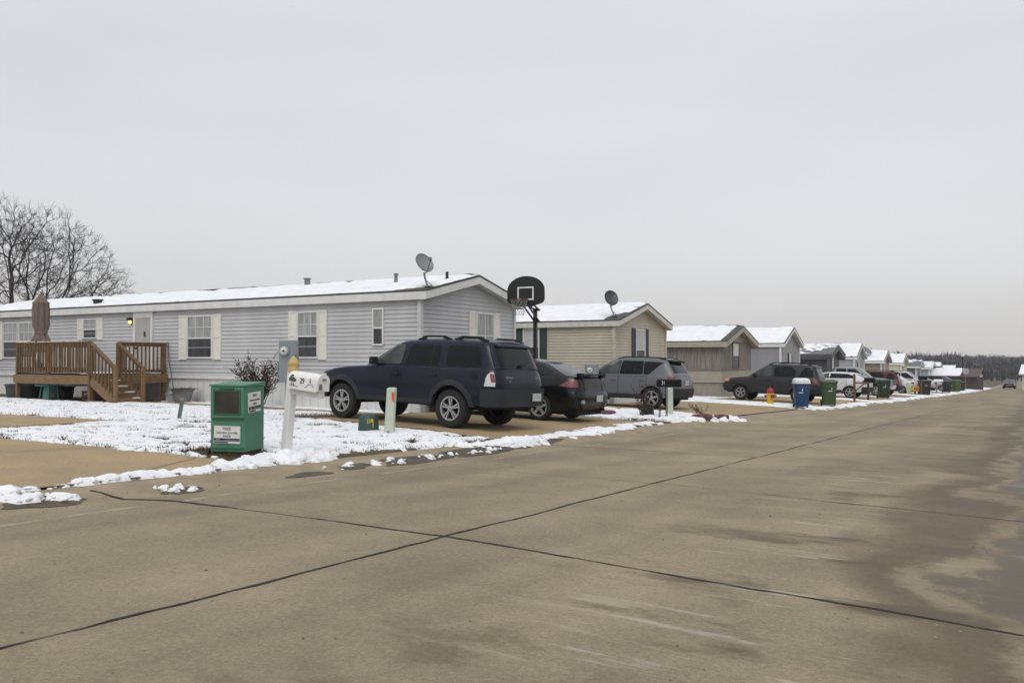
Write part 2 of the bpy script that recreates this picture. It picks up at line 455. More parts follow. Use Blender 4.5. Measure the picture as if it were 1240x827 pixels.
# tar-filled joints: wobbly strips 4 mm proud of the slab
def strip(name, pts, width, seed, m=M_TAR, zoff=.005, step=.07, gap=.0):
    r_ = random.Random(seed)
    P = []
    for (x0, y0), (x1, y1) in zip(pts, pts[1:]):
        l = math.hypot(x1 - x0, y1 - y0); n = max(2, int(l / step))
        P += [(x0 + (x1 - x0) * i / n, y0 + (y1 - y0) * i / n) for i in range(n)]
    P.append(pts[-1])
    rows = []
    for i, (x, y) in enumerate(P):
        a = P[max(0, i - 1)]; b_ = P[min(len(P) - 1, i + 1)]
        dx, dy = b_[0] - a[0], b_[1] - a[1]; l = math.hypot(dx, dy) or 1; nx, ny = -dy / l, dx / l
        wob = (float(vnoise(i * step, seed, 1.2, 5)) - .5) * .05 + (float(vnoise(i * step, seed, 6, 8)) - .5) * .018
        wd = width * (.45 + 1.1 * float(vnoise(i * step, seed + 9, 2.2, 2)) + (float(vnoise(i * step, seed, 9, 4)) - .5) * .9)
        wd = max(wd, .003)
        z = float(zroad(y)) + float(np.interp(-x, [0, 3.79, 7.3, 7.36, 7.48, 7.6, 7.75, 7.95], [0, .012, 0, -.004, .015, .048, .07, .078])) + zoff
        rows.append([(x + nx * (wob - wd / 2), y + ny * (wob - wd / 2), z), (x + nx * (wob + wd / 2), y + ny * (wob + wd / 2), z)])
    mb = MB(); mb.grid(rows); o = mb.build(name, m, fix=False); o['kind'] = 'structure'; return o
strip('road_joint', [(-3.79, -3), (-3.79, 90)], .020, 1)
strip('road_joint', [(.72, 4.68), (-3.79, 4.93), (-6.2, 4.86)], .017, 2)
strip('road_joint', [(-6.2, 4.86), (-6.9, 4.80), (-7.3, 4.62), (-7.72, 4.47)], .034, 3)
for k, yy in enumerate([.75, 8.75, 12.7, 16.7, 20.7, 24.9, 29, 33, 37, 41, 45.2, 49.3, 53.4]):
    if yy in (8.75, 24.9, 20.7, 33): strip('road_joint', [(.72, yy - .3), (-3.79, yy + .12)], .014, 20 + k)
    strip('road_joint', [(-3.79, yy + .08), (-7.3, yy), (-7.8, yy - .1)], .007 if yy != 12.7 else .018, 40 + k)

# thin concrete pads
PADS = [
    [(-8.02, -8), (-8.02, 6.75), (-9.2, 6.55), (-12.1, 5.85), (-14.0, 5.0), (-26, 4.4), (-26, -8)],
    [(-14.1, 6.75), (-14.75, 9.15), (-18.2, 8.6), (-30, 7.4), (-30, 4.9), (-17, 5.6)],
    [(-8.02, 11.9), (-8.02, 18.9), (-13.2, 19.2), (-13.2, 12.3), (-10, 12.2)],
    [(-8.02, 23.9), (-8.02, 32.6), (-14.5, 32.6), (-14.5, 24.1)],
    [(-8.02, 36.2), (-8.02, 47.5), (-13.5, 47.5), (-13.5, 36.2)],
    [(-8.02, 49.6), (-8.02, 58.2), (-13.5, 58.2), (-13.5, 49.6)],
    [(-8.02, 59.4), (-8.02, 69), (-13.5, 69), (-13.5, 59.4)],
    [(-8.02, 72.5), (-8.02, 81), (-13.5, 81), (-13.5, 72.5)],
    [(-8.02, 84), (-8.02, 94), (-13.5, 94), (-13.5, 84)],
    [(-8.02, 97), (-8.02, 107), (-13.5, 107), (-13.5, 97)],
]
for pl in PADS: sheet('driveway', pl, .02, M_PAD)
# pavement strip under the house wall (a bare concrete ribbon)
sheet('path', [(-13.6, 14.6), (-13.4, 15.4), (-22.6, 15.1), (-22.6, 14.2)], .015, M_PAD)
# slab joints in the pads
def padline(a, b, wd, zf=.026):
    n = 30; rows = []
    dx, dy = b[0] - a[0], b[1] - a[1]; l = math.hypot(dx, dy); nx, ny = -dy / l * wd / 2, dx / l * wd / 2
    for i in range(n + 1):
        x = a[0] + dx * i / n; y = a[1] + dy * i / n; j = (float(vnoise(x, y, 2.5, 9)) - .5) * .02
        rows.append([(x - nx + j, y - ny, Tf(x, y) + zf), (x + nx + j, y + ny, Tf(x, y) + zf)])
    mb = MB(); mb.grid(rows); o = mb.build('slab_joint', M_TAR, fix=False); o['kind'] = 'structure'
padline((-8.1, 4.9), (-8.9, 6.5), .012); padline((-8.9, 3.0), (-13.5, 5.1), .008); padline((-10.4, .5), (-10.6, 6.0), .008)
padline((-10.6, 12.3), (-10.6, 18.9), .012); padline((-8.1, 15.3), (-13.1, 15.4), .012); padline((-8.1, 28.2), (-14, 28.2), .014)
padline((-10.2, 14.0), (-13.0, 14.0), .006); padline((-12.0, -2), (-12.0, 5.6), .008); padline((-9.0, 1.0), (-20, 1.2), .008)
padline((-8.03, .0), (-8.03, 6.7), .02); padline((-8.03, 12), (-8.03, 18.9), .018); padline((-8.03, 24), (-8.03, 32.5), .02)

# damp patches around melting lumps
def blob_poly(cx, cy, rx, ry, rot, seed, n=26):
    r_ = random.Random(seed); ph = [r_.uniform(0, 6.3) for _ in range(5)]
    out_ = []
    for k in range(n):
        a = 2 * math.pi * k / n
        q = 1 + .16 * math.sin(2 * a + ph[0]) + .13 * math.sin(3 * a + ph[1]) + .09 * math.sin(5 * a + ph[2]) + .06 * math.sin(8 * a + ph[3])
        x, y = rx * q * math.cos(a), ry * q * math.sin(a)
        out_.append((cx + x * math.cos(rot) - y * math.sin(rot), cy + x * math.sin(rot) + y * math.cos(rot)))
    return out_
def zkerb(x, y):
    return float(zroad(y)) + float(np.interp(-x, [-.5, 3.79, 7.3, 7.36, 7.48, 7.6, 7.75, 7.95, 8.03], [0, .012, 0, -.004, .015, .048, .07, .078, .08]))
for k, (cx, cy, rx, ry) in enumerate([(-7.45, 9.0, .17, .8), (-7.5, 10.5, .2, 1.0), (-7.5, 11.6, .12, .5), (-7.42, 7.0, .1, .3), (-7.38, 5.25, .12, .26), (-7.55, 3.95, .13, .4), (-7.5, 7.85, .09, .3), (-7.6, 12.9, .12, .5)]):
    sheet('wet_patch', blob_poly(cx, cy, rx, ry, 0, k + 3), .005, M_WET, cell=.05 if rx < .3 else .2, zf=zkerb)

# grit, twigs and leaf scraps lying on the road and the gutter
def grit(n, seed):
    r_ = np.random.RandomState(seed)
    y = 1.5 + 40 * r_.rand(n) ** 2.0; g = r_.rand(n)
    x = np.where(g < .45, -7.3 + r_.rand(n) * .5 - .3, np.where(g < .65, -.2 - np.abs(r_.randn(n)) * .5, -7.2 * r_.rand(n)))
    z = zroad(y) + np.interp(-x, [0, 3.79, 7.3, 7.36, 7.48, 7.6, 7.75, 7.95], [0, .012, 0, -.004, .015, .048, .07, .078])
    s_ = .003 + .010 * r_.rand(n) ** 3; V = np.zeros((n, 4, 3)); a = r_.uniform(0, 6.28, n)
    for k in range(3):
        V[:, k] = np.stack([x + np.cos(a + k * 2.1) * s_ * r_.uniform(.6, 1.6, n), y + np.sin(a + k * 2.1) * s_ * r_.uniform(.6, 1.6, n), z], -1)
    V[:, 3] = np.stack([x, y, z + s_ * .9], -1)
    F = (np.arange(n)[:, None, None] * 4 + np.array([[0, 1, 3], [1, 2, 3], [2, 0, 3]])[None]).reshape(-1, 3)
    tag(np_tris('grit', V.reshape(-1, 3), F, mat('grit_stone', (.03, .025, .02), .9, c2=(.30, .26, .20), scale=3)), kind='stuff')
grit(2600, 4)

# the air: far things pale a little
hz = MB(); hz.bb(-260, 120, -30, 640, -14, 24); ho = hz.build('haze', None, fix=True) if False else None
hm = bpy.data.materials.new('air'); hm.use_nodes = True; hn = hm.node_tree; hn.nodes.clear()
hov = hn.nodes.new('ShaderNodeOutputMaterial'); hv = hn.nodes.new('ShaderNodeVolumePrincipled')
hv.inputs['Color'].default_value = (.93, .94, .98, 1); hv.inputs['Density'].default_value = .0004; hv.inputs['Anisotropy'].default_value = .2
hn.links.new(hv.outputs[0], hov.inputs['Volume'])
ho = hz.build('haze', hm); tag(ho, kind='stuff')
# ------------------------------------------------------------------ snow: one thickness field cut where it melts through
def poly_sd(X, Y, poly):
    """signed distance, positive inside"""
    d = np.full(X.shape, 1e9); ins = np.zeros(X.shape, bool)
    n = len(poly)
    for i in range(n):
        x0, y0 = poly[i]; x1, y1 = poly[(i + 1) % n]
        ex, ey = x1 - x0, y1 - y0; l2 = ex * ex + ey * ey + 1e-12
        t = np.clip(((X - x0) * ex + (Y - y0) * ey) / l2, 0, 1)
        d = np.minimum(d, np.hypot(X - x0 - t * ex, Y - y0 - t * ey))
        c = ((y0 > Y) != (y1 > Y)) & (X < ex * (Y - y0) / (ey if abs(ey) > 1e-12 else 1e-12) + x0)
        ins ^= c
    return np.where(ins, d, -d)

LAWN = [(-8.0, 6.95), (-8.75, 6.68), (-12.1, 5.85), (-15.5, 4.8), (-15.5, 5.9), (-14.16, 6.75), (-14.75, 9.15), (-18.2, 8.65), (-30, 7.5), (-30, 13.1),
        (-26.5, 13.0), (-23, 13.2), (-22.6, 14.1), (-13.9, 14.4), (-14.3, 12.6), (-13.2, 12.3), (-10, 12.2), (-8.7, 12.1), (-7.62, 12.4), (-7.72, 11.4), (-8.1, 10.5), (-8.42, 9.3), (-8.40, 8)]
ISLE = [(-7.65, 23.7), (-7.95, 21.4), (-8.5, 20.0), (-9.6, 19.15), (-13.4, 19.3), (-14.6, 21.5), (-14.4, 23.9), (-9, 24.0)]
FAR = [[(-7.6, a), (-7.6, b), (-15, b), (-15, a)] for a, b in ((33.2, 36.0), (47.6, 49.5), (58.2, 59.4), (69.2, 72.3), (81, 84), (94, 97), (107, 150))]
FAR += [[(-13.6, 24.2), (-13.6, 150), (-16.5, 150), (-16.5, 24.2)]]
FAR += [[(-7.55, 36), (-7.55, 150), (-8.15, 150), (-8.15, 36)]]
WALLSIDE = [(-13.5, 15.5), (-13.5, 16.4), (-22.6, 16.0), (-22.6, 15.2)]
RPAD_EDGE = [(-14.1, 5.2), (-14.1, 6.2), (-17, 5.4), (-30, 4.6), (-30, 4.0), (-17, 4.6)]

lumps = []; chunks = []
lr = random.Random(11)
def lumpline(pts, n, spread, r0, r1, hf=(.45, .8)):
    segs = list(zip(pts, pts[1:])); ls = [math.dist(a, b) for a, b in segs]; tot = sum(ls)
    for _ in range(n):
        q = lr.random() * tot
        for (a, b), l in zip(segs, ls):
            if q <= l: break
            q -= l
        t = q / l
        r_ = r0 + (r1 - r0) * lr.random() ** 2
        (chunks if r_ > .018 else lumps).append((a[0] + (b[0] - a[0]) * t + lr.gauss(0, spread), a[1] + (b[1] - a[1]) * t + lr.gauss(0, spread), r_, r_ * lr.uniform(*hf)))
lumpline([(-7.82, 2.9), (-7.95, 3.75), (-8.05, 4.0)], 85, .05, .022, .075)
lumpline([(-7.7, 3.6), (-7.6, 4.0), (-7.55, 4.25)], 40, .03, .02, .055)
lumpline([(-8.0, 4.1), (-8.06, 4.5)], 14, .02, .015, .035, (.3, .5))
lumpline([(-8.07, 4.55), (-8.12, 5.0), (-8.07, 5.6), (-8.05, 6.3)], 190, .040, .019, .062)
lumpline([(-8.2, 6.3), (-8.15, 6.9)], 60, .08, .025, .085)
lumpline([(-8.3, 6.9), (-8.15, 7.3), (-8.25, 7.9)], 210, .10, .025, .10, (.5, 1.0))
lumpline([(-8.35, 7.6), (-8.48, 9.0), (-8.25, 10.2), (-7.78, 11.2), (-7.75, 12.2)], 300, .08, .018, .06)
lumpline([(-7.7, 11.6), (-7.72, 12.6)], 180, .09, .025, .085, (.5, .95))
lumpline([(-7.5, 5.0), (-7.45, 5.3)], 14, .05, .015, .04)
lumpline([(-7.5, 7.2), (-7.5, 11.5)], 46, .05, .015, .05)
lumpline([(-7.9, 13.2), (-8.05, 16.2), (-8.3, 19.3)], 110, .12, .05, .15, (.12, .28))
lumpline([(-8.5, 20.2), (-7.85, 22), (-7.7, 23.6)], 260, .12, .03, .11, (.4, .8))
lumpline([(-8.9, 6.75), (-12.1, 5.9)], 90, .05, .02, .06)

def snow_field(X, Y):
    t = np.full(X.shape, -1.0)
    edge = (fbm(X, Y, 1.6, 4, 3) - .5) * .5 + (fbm(X, Y, 9, 6, 3) - .5) * .22
    for pl, thick, soft in [(LAWN, .045, .3), (ISLE, .06, .35), (WALLSIDE, .035, .4), (RPAD_EDGE, .04, .3)] + [(p_, .07, .5) for p_ in FAR]:
        bx = [q[0] for q in pl]; by = [q[1] for q in pl]
        m = (X > min(bx) - 1) & (X < max(bx) + 1) & (Y > min(by) - 1) & (Y < max(by) + 1)
        if not m.any(): continue
        sd = poly_sd(X[m], Y[m], pl) + edge[m] * (1 if thick != .07 else 1.3)
        v = np.where(sd > 0, thick * np.clip(sd / soft, 0, 1) ** .6, sd)
        t[m] = np.maximum(t[m], v)
    # melt holes and tufts
    hole = fbm(X * 1.0, Y * 1.0, 3.1, 21, 4, .6)
    big = fbm(X, Y, .45, 31, 3)
    deep = np.clip((hole - .615 - .10 * (.5 - big)) / .05, 0, 1)
    t = np.where(t > 0, t - .075 * deep, t)
    small = fbm(X, Y, 8.5, 41, 3, .6)
    t = np.where(t > 0, t - .085 * np.clip((small - .648) / .06, 0, 1), t)
    # a bare band of dead grass behind the kerb
    band = np.exp(-((X + 8.05 + .12 * np.sin(Y * 1.7)) / .12) ** 2) * np.clip((fbm(X * .3, Y, .9, 51, 3) - .46) / .08, 0, 1) * ((Y > 7.6) & (Y < 14))
    t = np.where(t > 0, t - .09 * band, t)
    t = t + np.where(t > 0, (fbm(X, Y, 14, 61, 3) - .5) * .03 + (fbm(X, Y, 3.0, 62, 2) - .5) * .035, 0)
    # bare ground round the newspaper box
    nb = np.hypot((X + 9.15) / .60, (Y - 7.15) / .50)
    t = np.where((t > 0), t - .13 * np.clip((1.12 - nb) / .22, 0, 1), t)
    return t
def add_lumps(X, Y, t, step):
    tx = X[:, 0]; ty = Y[0, :]
    for cx, cy, r_, h in lumps:
        i0, i1 = np.searchsorted(tx, [cx - r_, cx + r_]); j0, j1 = np.searchsorted(ty, [cy - r_, cy + r_])
        if i1 <= i0 or j1 <= j0: continue
        sx = X[i0:i1, j0:j1]; sy = Y[i0:i1, j0:j1]
        d = np.hypot(sx - cx, sy - cy) / r_ + (fbm(sx, sy, 16, 77, 2) - .5) * .5
        b = h * np.sqrt(np.clip(1 - d * d, 0, 1)) * (.8 + .4 * fbm(sx, sy, 22, 78, 2)) + .02 * (d < 1)
        cur = t[i0:i1, j0:j1]
        t[i0:i1, j0:j1] = np.where(d < 1, np.maximum(cur, 0) * .55 + np.maximum(b, np.maximum(cur, 0) * .45), cur)
    return t
def snow_sheet(x0, x1, y0, y1, sx, sy, lump=False):
    X, Y = np.meshgrid(np.arange(x0, x1 + sx / 2, sx), np.arange(y0, y1 + sy / 2, sy), indexing='ij')
    t = snow_field(X, Y)
    if lump: t = add_lumps(X, Y, t, sx)
    tt = np.maximum(t, -.03)
    Z = T(X, Y) + tt + (.0 if True else 0)
    k = t > -.004
    keep = k[:-1, :-1] | k[1:, :-1] | k[1:, 1:] | k[:-1, 1:]
    o = np_grid('snow', X, Y, Z, M_SNOW, keep)
    tag(o, kind='stuff')
    return X, Y, t
lumps = [(a, b, r_ * 1.25, h * .55) for a, b, r_, h in chunks if r_ > .03] + lumps
S1 = snow_sheet(-14.5, -7.2, 2.6, 24.2, .035, .035, True)
S2 = snow_sheet(-30, -14.5, 3.6, 24.2, .08, .08)
snow_sheet(-16.5, -7.2, 24.2, 150, .13, .16)
# loose rounded lumps thrown up by the plough
def chunk_mesh():
    bm = bmesh.new(); bmesh.ops.create_icosphere(bm, subdivisions=2, radius=1)
    bv = np.array([q.co[:] for q in bm.verts]); bf = np.array([[q.index for q in f_.verts] for f_ in bm.faces]); bm.free()
    r_ = np.random.RandomState(5); V = []; F = []; o = 0
    for cx, cy, rr, h in chunks:
        k = r_.randn(4, 3) * 2.2; ph = r_.uniform(0, 6.28, 4)
        d = 1 + sum(.13 * np.sin(bv @ k[i] + ph[i]) for i in range(4)) + .05 * np.sin(bv @ (r_.randn(3) * 7))
        sc = np.array([r_.uniform(.8, 1.25), r_.uniform(.8, 1.25), min(1.0, h / rr)]) * rr * .95
        p = bv * d[:, None] * sc; a = r_.uniform(0, 6.28); ca, sa = math.cos(a), math.sin(a)
        p = np.stack([p[:, 0] * ca - p[:, 1] * sa + cx, p[:, 0] * sa + p[:, 1] * ca + cy, p[:, 2] + float(T(cx, cy)) + h * r_.uniform(.25, .75)], -1)
        V.append(p); F.append(bf + o); o += len(bv)
    ob = np_tris('snow', np.concatenate(V), np.concatenate(F), M_SNOW); ob.data.polygons.foreach_set('use_smooth', [True] * len(ob.data.polygons))
    tag(ob, kind='stuff')
chunk_mesh()
# snow on the far verge across the road
Xr, Yr = np.meshgrid(np.arange(1.2, 15, .25), np.arange(20, 260, .5), indexing='ij')
tr = .10 * np.clip((fbm(Xr, Yr, .35, 91, 4) - .36) / .1, -1, 1) - .05 * (Xr < 1.7)
kr = tr > 0
tag(np_grid('snow', Xr, Yr, T(Xr, Yr) + np.maximum(tr, -.05), M_SNOW, kr[:-1, :-1] | kr[1:, :-1] | kr[1:, 1:] | kr[:-1, 1:]), kind='stuff')

# dead grass poking through where the cover is thin
def blades(S, n, seed, smin, smax):
    X, Y, t = S
    r_ = np.random.RandomState(seed)
    inside = (t > -.10) & (t < .03) & (X < -8.0)
    pads_ok = np.ones(X.shape, bool)
    for pl in PADS:
        pads_ok &= poly_sd(X, Y, pl) < 0
    ii, jj = np.nonzero(inside & pads_ok & (Y < 24))
    ok2 = (poly_sd(X[ii, jj], Y[ii, jj], LAWN) > -.12) | (poly_sd(X[ii, jj], Y[ii, jj], ISLE) > -.12)
    ii, jj = ii[ok2], jj[ok2]
    q = r_.randint(0, len(ii), n)
    bx = X[ii[q], jj[q]] + r_.uniform(-.03, .03, n); by = Y[ii[q], jj[q]] + r_.uniform(-.03, .03, n)
    bz = T(bx, by); h = r_.uniform(smin, smax, n); a = r_.uniform(0, 6.283, n); l = r_.uniform(.2, 1.1, n) * h
    wd = .0035 + .0035 * r_.rand(n)
    ca, sa = np.cos(a), np.sin(a)
    b2 = r_.uniform(0, 6.283, n)
    V = np.empty((n, 3, 3), np.float32)
    V[:, 0] = np.stack([bx - sa * wd, by + ca * wd, bz], -1)
    V[:, 1] = np.stack([bx + sa * wd, by - ca * wd, bz], -1)
    V[:, 2] = np.stack([bx + np.cos(b2) * l, by + np.sin(b2) * l, bz + h], -1)
    F = np.arange(n * 3).reshape(n, 3)
    tag(np_tris('grass', V.reshape(-1, 3), F, M_BLADE), kind='stuff')
blades(S1, 26000, 1, .03, .075)
blades(S2, 8000, 2, .03, .09)

# ------------------------------------------------------------------ the wood at the end of the road and its far slope
M_FARTWIG = mat('far_twigs', (.060, .058, .066), .95, c2=(.095, .090, .098), scale=.05)
M_FARDARK = mat('far_evergreen', (.022, .027, .029), .95, c2=(.035, .04, .041), scale=.06)
def wood(name, n, y0, y1, x0, x1, hmin, hmax, m, seed, ev=False, twigs=34):
    r_ = np.random.RandomState(seed)
    X = r_.uniform(x0, x1, n); Y = r_.uniform(y0, y1, n)
    far = np.clip((Y - 330) / 250, 0, 1)
    Z = T(X, Y) + far * far * (3 - 2 * far) * (0.6 + 1.6 * vnoise(X, Y, .008, 3))
    H = r_.uniform(hmin, hmax, n) * (.8 + .45 * vnoise(X, Y, .02, 5))
    V = []; 
    for k in range(twigs):
        f_ = r_.uniform(.08, .97, n); a = r_.uniform(0, 6.283, n); b = r_.uniform(0, 6.283, n)
        if ev:
            rad = .20 * H * (1 - f_ * .95); tipz = f_ * H - .03 * H; tipr = rad
            wd = .06 * H * (1.1 - f_)
            p = np.stack([X, Y, Z + f_ * H + .1 * H], -1)
            tip = np.stack([X + np.cos(a) * tipr, Y + np.sin(a) * tipr, Z + tipz], -1)
        else:
            env = .36 * H * np.sqrt(np.clip(1 - ((f_ - .5) / .52) ** 2, .03, 1)); r0 = env * np.sqrt(r_.rand(n)) * .8; r1 = np.minimum(r0 + r_.uniform(.02, .2, n) * H, env * 1.1)
            wd = r_.uniform(.07, .2, n) + .02 * H * (1 - f_)
            p = np.stack([X + np.cos(a) * r0 * .6, Y + np.sin(a) * r0 * .6, Z + f_ * H * .86], -1)
            tip = np.stack([X + np.cos(a) * r1, Y + np.sin(a) * r1, Z + np.minimum(f_ * H + r_.uniform(.0, .16, n) * H, H * (.97 + .05 * r_.rand(n)))], -1)
        o = np.stack([np.cos(b) * wd, np.sin(b) * wd, 0 * wd], -1)
        V.append(np.stack([p - o, p + o, tip], 1))
    # trunks
    wd = np.full(n, .22); a = r_.uniform(0, 6.283, n); o = np.stack([np.cos(a) * wd, np.sin(a) * wd, 0 * wd], -1)
    p = np.stack([X, Y, Z - .3], -1); V.append(np.stack([p - o, p + o, np.stack([X, Y, Z + H * .7], -1)], 1))
    V = np.concatenate(V, 0).reshape(-1, 3)
    tag(np_tris(name, V, np.arange(len(V)).reshape(-1, 3), m), kind='stuff')
wood('woods', 2600, 275, 520, -190, 60, 6.0, 7.6, M_FARTWIG, 3, twigs=38)
wood('woods', 420, 235, 262, -110, 40, 2.6, 4.6, M_FARDARK, 4, ev=True, twigs=46)
# ------------------------------------------------------------------ mobile homes
M_TRIM = mat('white_trim', (.62, .62, .61), .55, var=.08, scale=3)
M_CREAM = mat('cream_shutter', (.66, .64, .57), .55, var=.05)
M_SHINGLE = mat('roof_shingle', (.05, .05, .052), .9, c2=(.09, .088, .086), scale=25, bump=.4, bscale=60)
M_CURT = mat('glass_over_curtain', (.20, .21, .20), .12, c2=(.36, .37, .35), scale=2.2, stretch=(9, 9, .6), thr=(.35, .65), spec=.6)
M_SCREEN = mat('window_screen', (.05, .052, .056), .28, var=.4, scale=2.5, stretch=(6, 6, .6), spec=.4)
M_DARKGL = mat('dark_pane', (.035, .038, .042), .08, var=.4, spec=.6)
M_DOOR = mat('grey_door', (.36, .355, .33), .5, var=.06, stretch=(14, 14, .6))
M_BLACK = mat('black_metal', (.012, .012, .013), .45)
M_GREYM = mat('grey_metal', (.17, .175, .18), .5, var=.15)
M_GALV = mat('galvanised', (.34, .36, .38), .45, metal=.4, var=.15)

def siding(mb, axis_pt, along, up0, length, zs, profile, course=.108, lip=.022, top=None, nrm=(0, -1, 0)):
    """lap siding: stepped courses between 0..length; top(u) gives height limit along the wall (for gables)"""
    A = Vector(axis_pt); U = Vector(along).normalized(); Nn = Vector(nrm)
    z0, z1 = zs
    nC = int(math.ceil((z1 - z0) / course))
    for k in range(nC):
        a = z0 + k * course; b = min(a + course, z1)
        if top is None: segs = [(0, length, 0, length)]
        else:
            ua0, ua1 = top(a); ub0, ub1 = top(b)
            if ua1 - ua0 < .05: continue
            segs = [(ua0, ua1, max(ub0, ua0), max(min(ub1, ua1), max(ub0, ua0) + .01))]
        for u0, u1, v0, v1 in segs:
            p = lambda u, z, o: A + U * u + Vector((0, 0, z)) + Nn * o
            mb.add([p(u0, a, 0), p(u1, a, 0), p(u1, a, lip), p(u0, a, lip), p(v1, b, .002), p(v0, b, .002),
                    p(u1, a + .02, lip), p(u0, a + .02, lip)],
                   [(0, 1, 2, 3), (3, 2, 6, 7), (7, 6, 4, 5)])

def window(parent, o, along, nrm, w, h, style, shutter=None, m_frame=None, cols=3, rows=2, sw=.28, label=None, name='window', blinds=None):
    """o: lower-left corner on the wall; along: unit; nrm: outward"""
    m_frame = m_frame or M_TRIM
    A = Vector(o); U = Vector(along).normalized(); Nn = Vector(nrm).normalized()
    P = lambda u, z, d: A + U * u + Vector((0, 0, z)) + Nn * d
    def bx(mb, u0, u1, z0, z1, d0, d1):
        mb.add([P(u0, z0, d0), P(u1, z0, d0), P(u1, z1, d0), P(u0, z1, d0), P(u0, z0, d1), P(u1, z0, d1), P(u1, z1, d1), P(u0, z1, d1)],
               [(0, 3, 2, 1), (4, 5, 6, 7), (0, 1, 5, 4), (1, 2, 6, 5), (2, 3, 7, 6), (3, 0, 4, 7)])
    f = MB(); t = .045
    bx(f, 0, t, 0, h, 0, .05); bx(f, w - t, w, 0, h, 0, .05); bx(f, t, w - t, h - t, h, 0, .05); bx(f, t, w - t, 0, t, 0, .055)
    mid = h * .47
    if style in ('hung', 'hung_plain'):
        bx(f, t, w - t, mid - .022, mid + .022, 0, .048)
    if style == 'hung':
        for i in range(1, cols): x = t + (w - 2 * t) * i / cols; bx(f, x - .009, x + .009, mid + .022, h - t, .02, .042)
        for i in range(1, rows): z = mid + (h - t - mid) * i / rows; bx(f, t, w - t, z - .009, z + .009, .02, .041)
        for i in range(1, rows): z = t + (mid - t) * i / rows; bx(f, t, w - t, z - .006, z + .006, .012, .026)
    if style == 'grid':
        for i in range(1, cols): x = t + (w - 2 * t) * i / cols; bx(f, x - .012, x + .012, t, h - t, .02, .042)
        for i in range(1, rows): z = t + (h - 2 * t) * i / rows; bx(f, t, w - t, z - .012, z + .012, .02, .041)
    fo = f.build(name, m_frame, parent)
    g = MB()
    if style in ('hung', 'hung_plain'):
        g.cur = 0; bx(g, t - .005, w - t + .005, mid, h - t + .005, .004, .030)
        g.cur = 1; bx(g, t - .005, w - t + .005, t - .005, mid, .004, .020)
        g.build('pane', [blinds or M_CURT, M_SCREEN], fo)
    else:
        bx(g, t - .005, w - t + .005, t - .005, h - t + .005, .004, .028); g.build('pane', blinds or M_CURT, fo)
    if shutter:
        for s in (0, 1):
            q = MB(); u0 = -sw - .01 if s == 0 else w + .01; u1 = u0 + sw
            zz0, zz1 = -.04, h + .02
            bx(q, u0, u0 + .05, zz0, zz1, 0, .045); bx(q, u1 - .05, u1, zz0, zz1, 0, .045)
            for zc in (zz0 + .03, (zz0 + zz1) / 2, zz1 - .03): bx(q, u0 + .05, u1 - .05, zc - .03, zc + .03, 0, .045)
            bx(q, u0 + .05, u1 - .05, zz0, zz1, 0, .03)
            q.build('shutter', shutter, fo)
    return fo

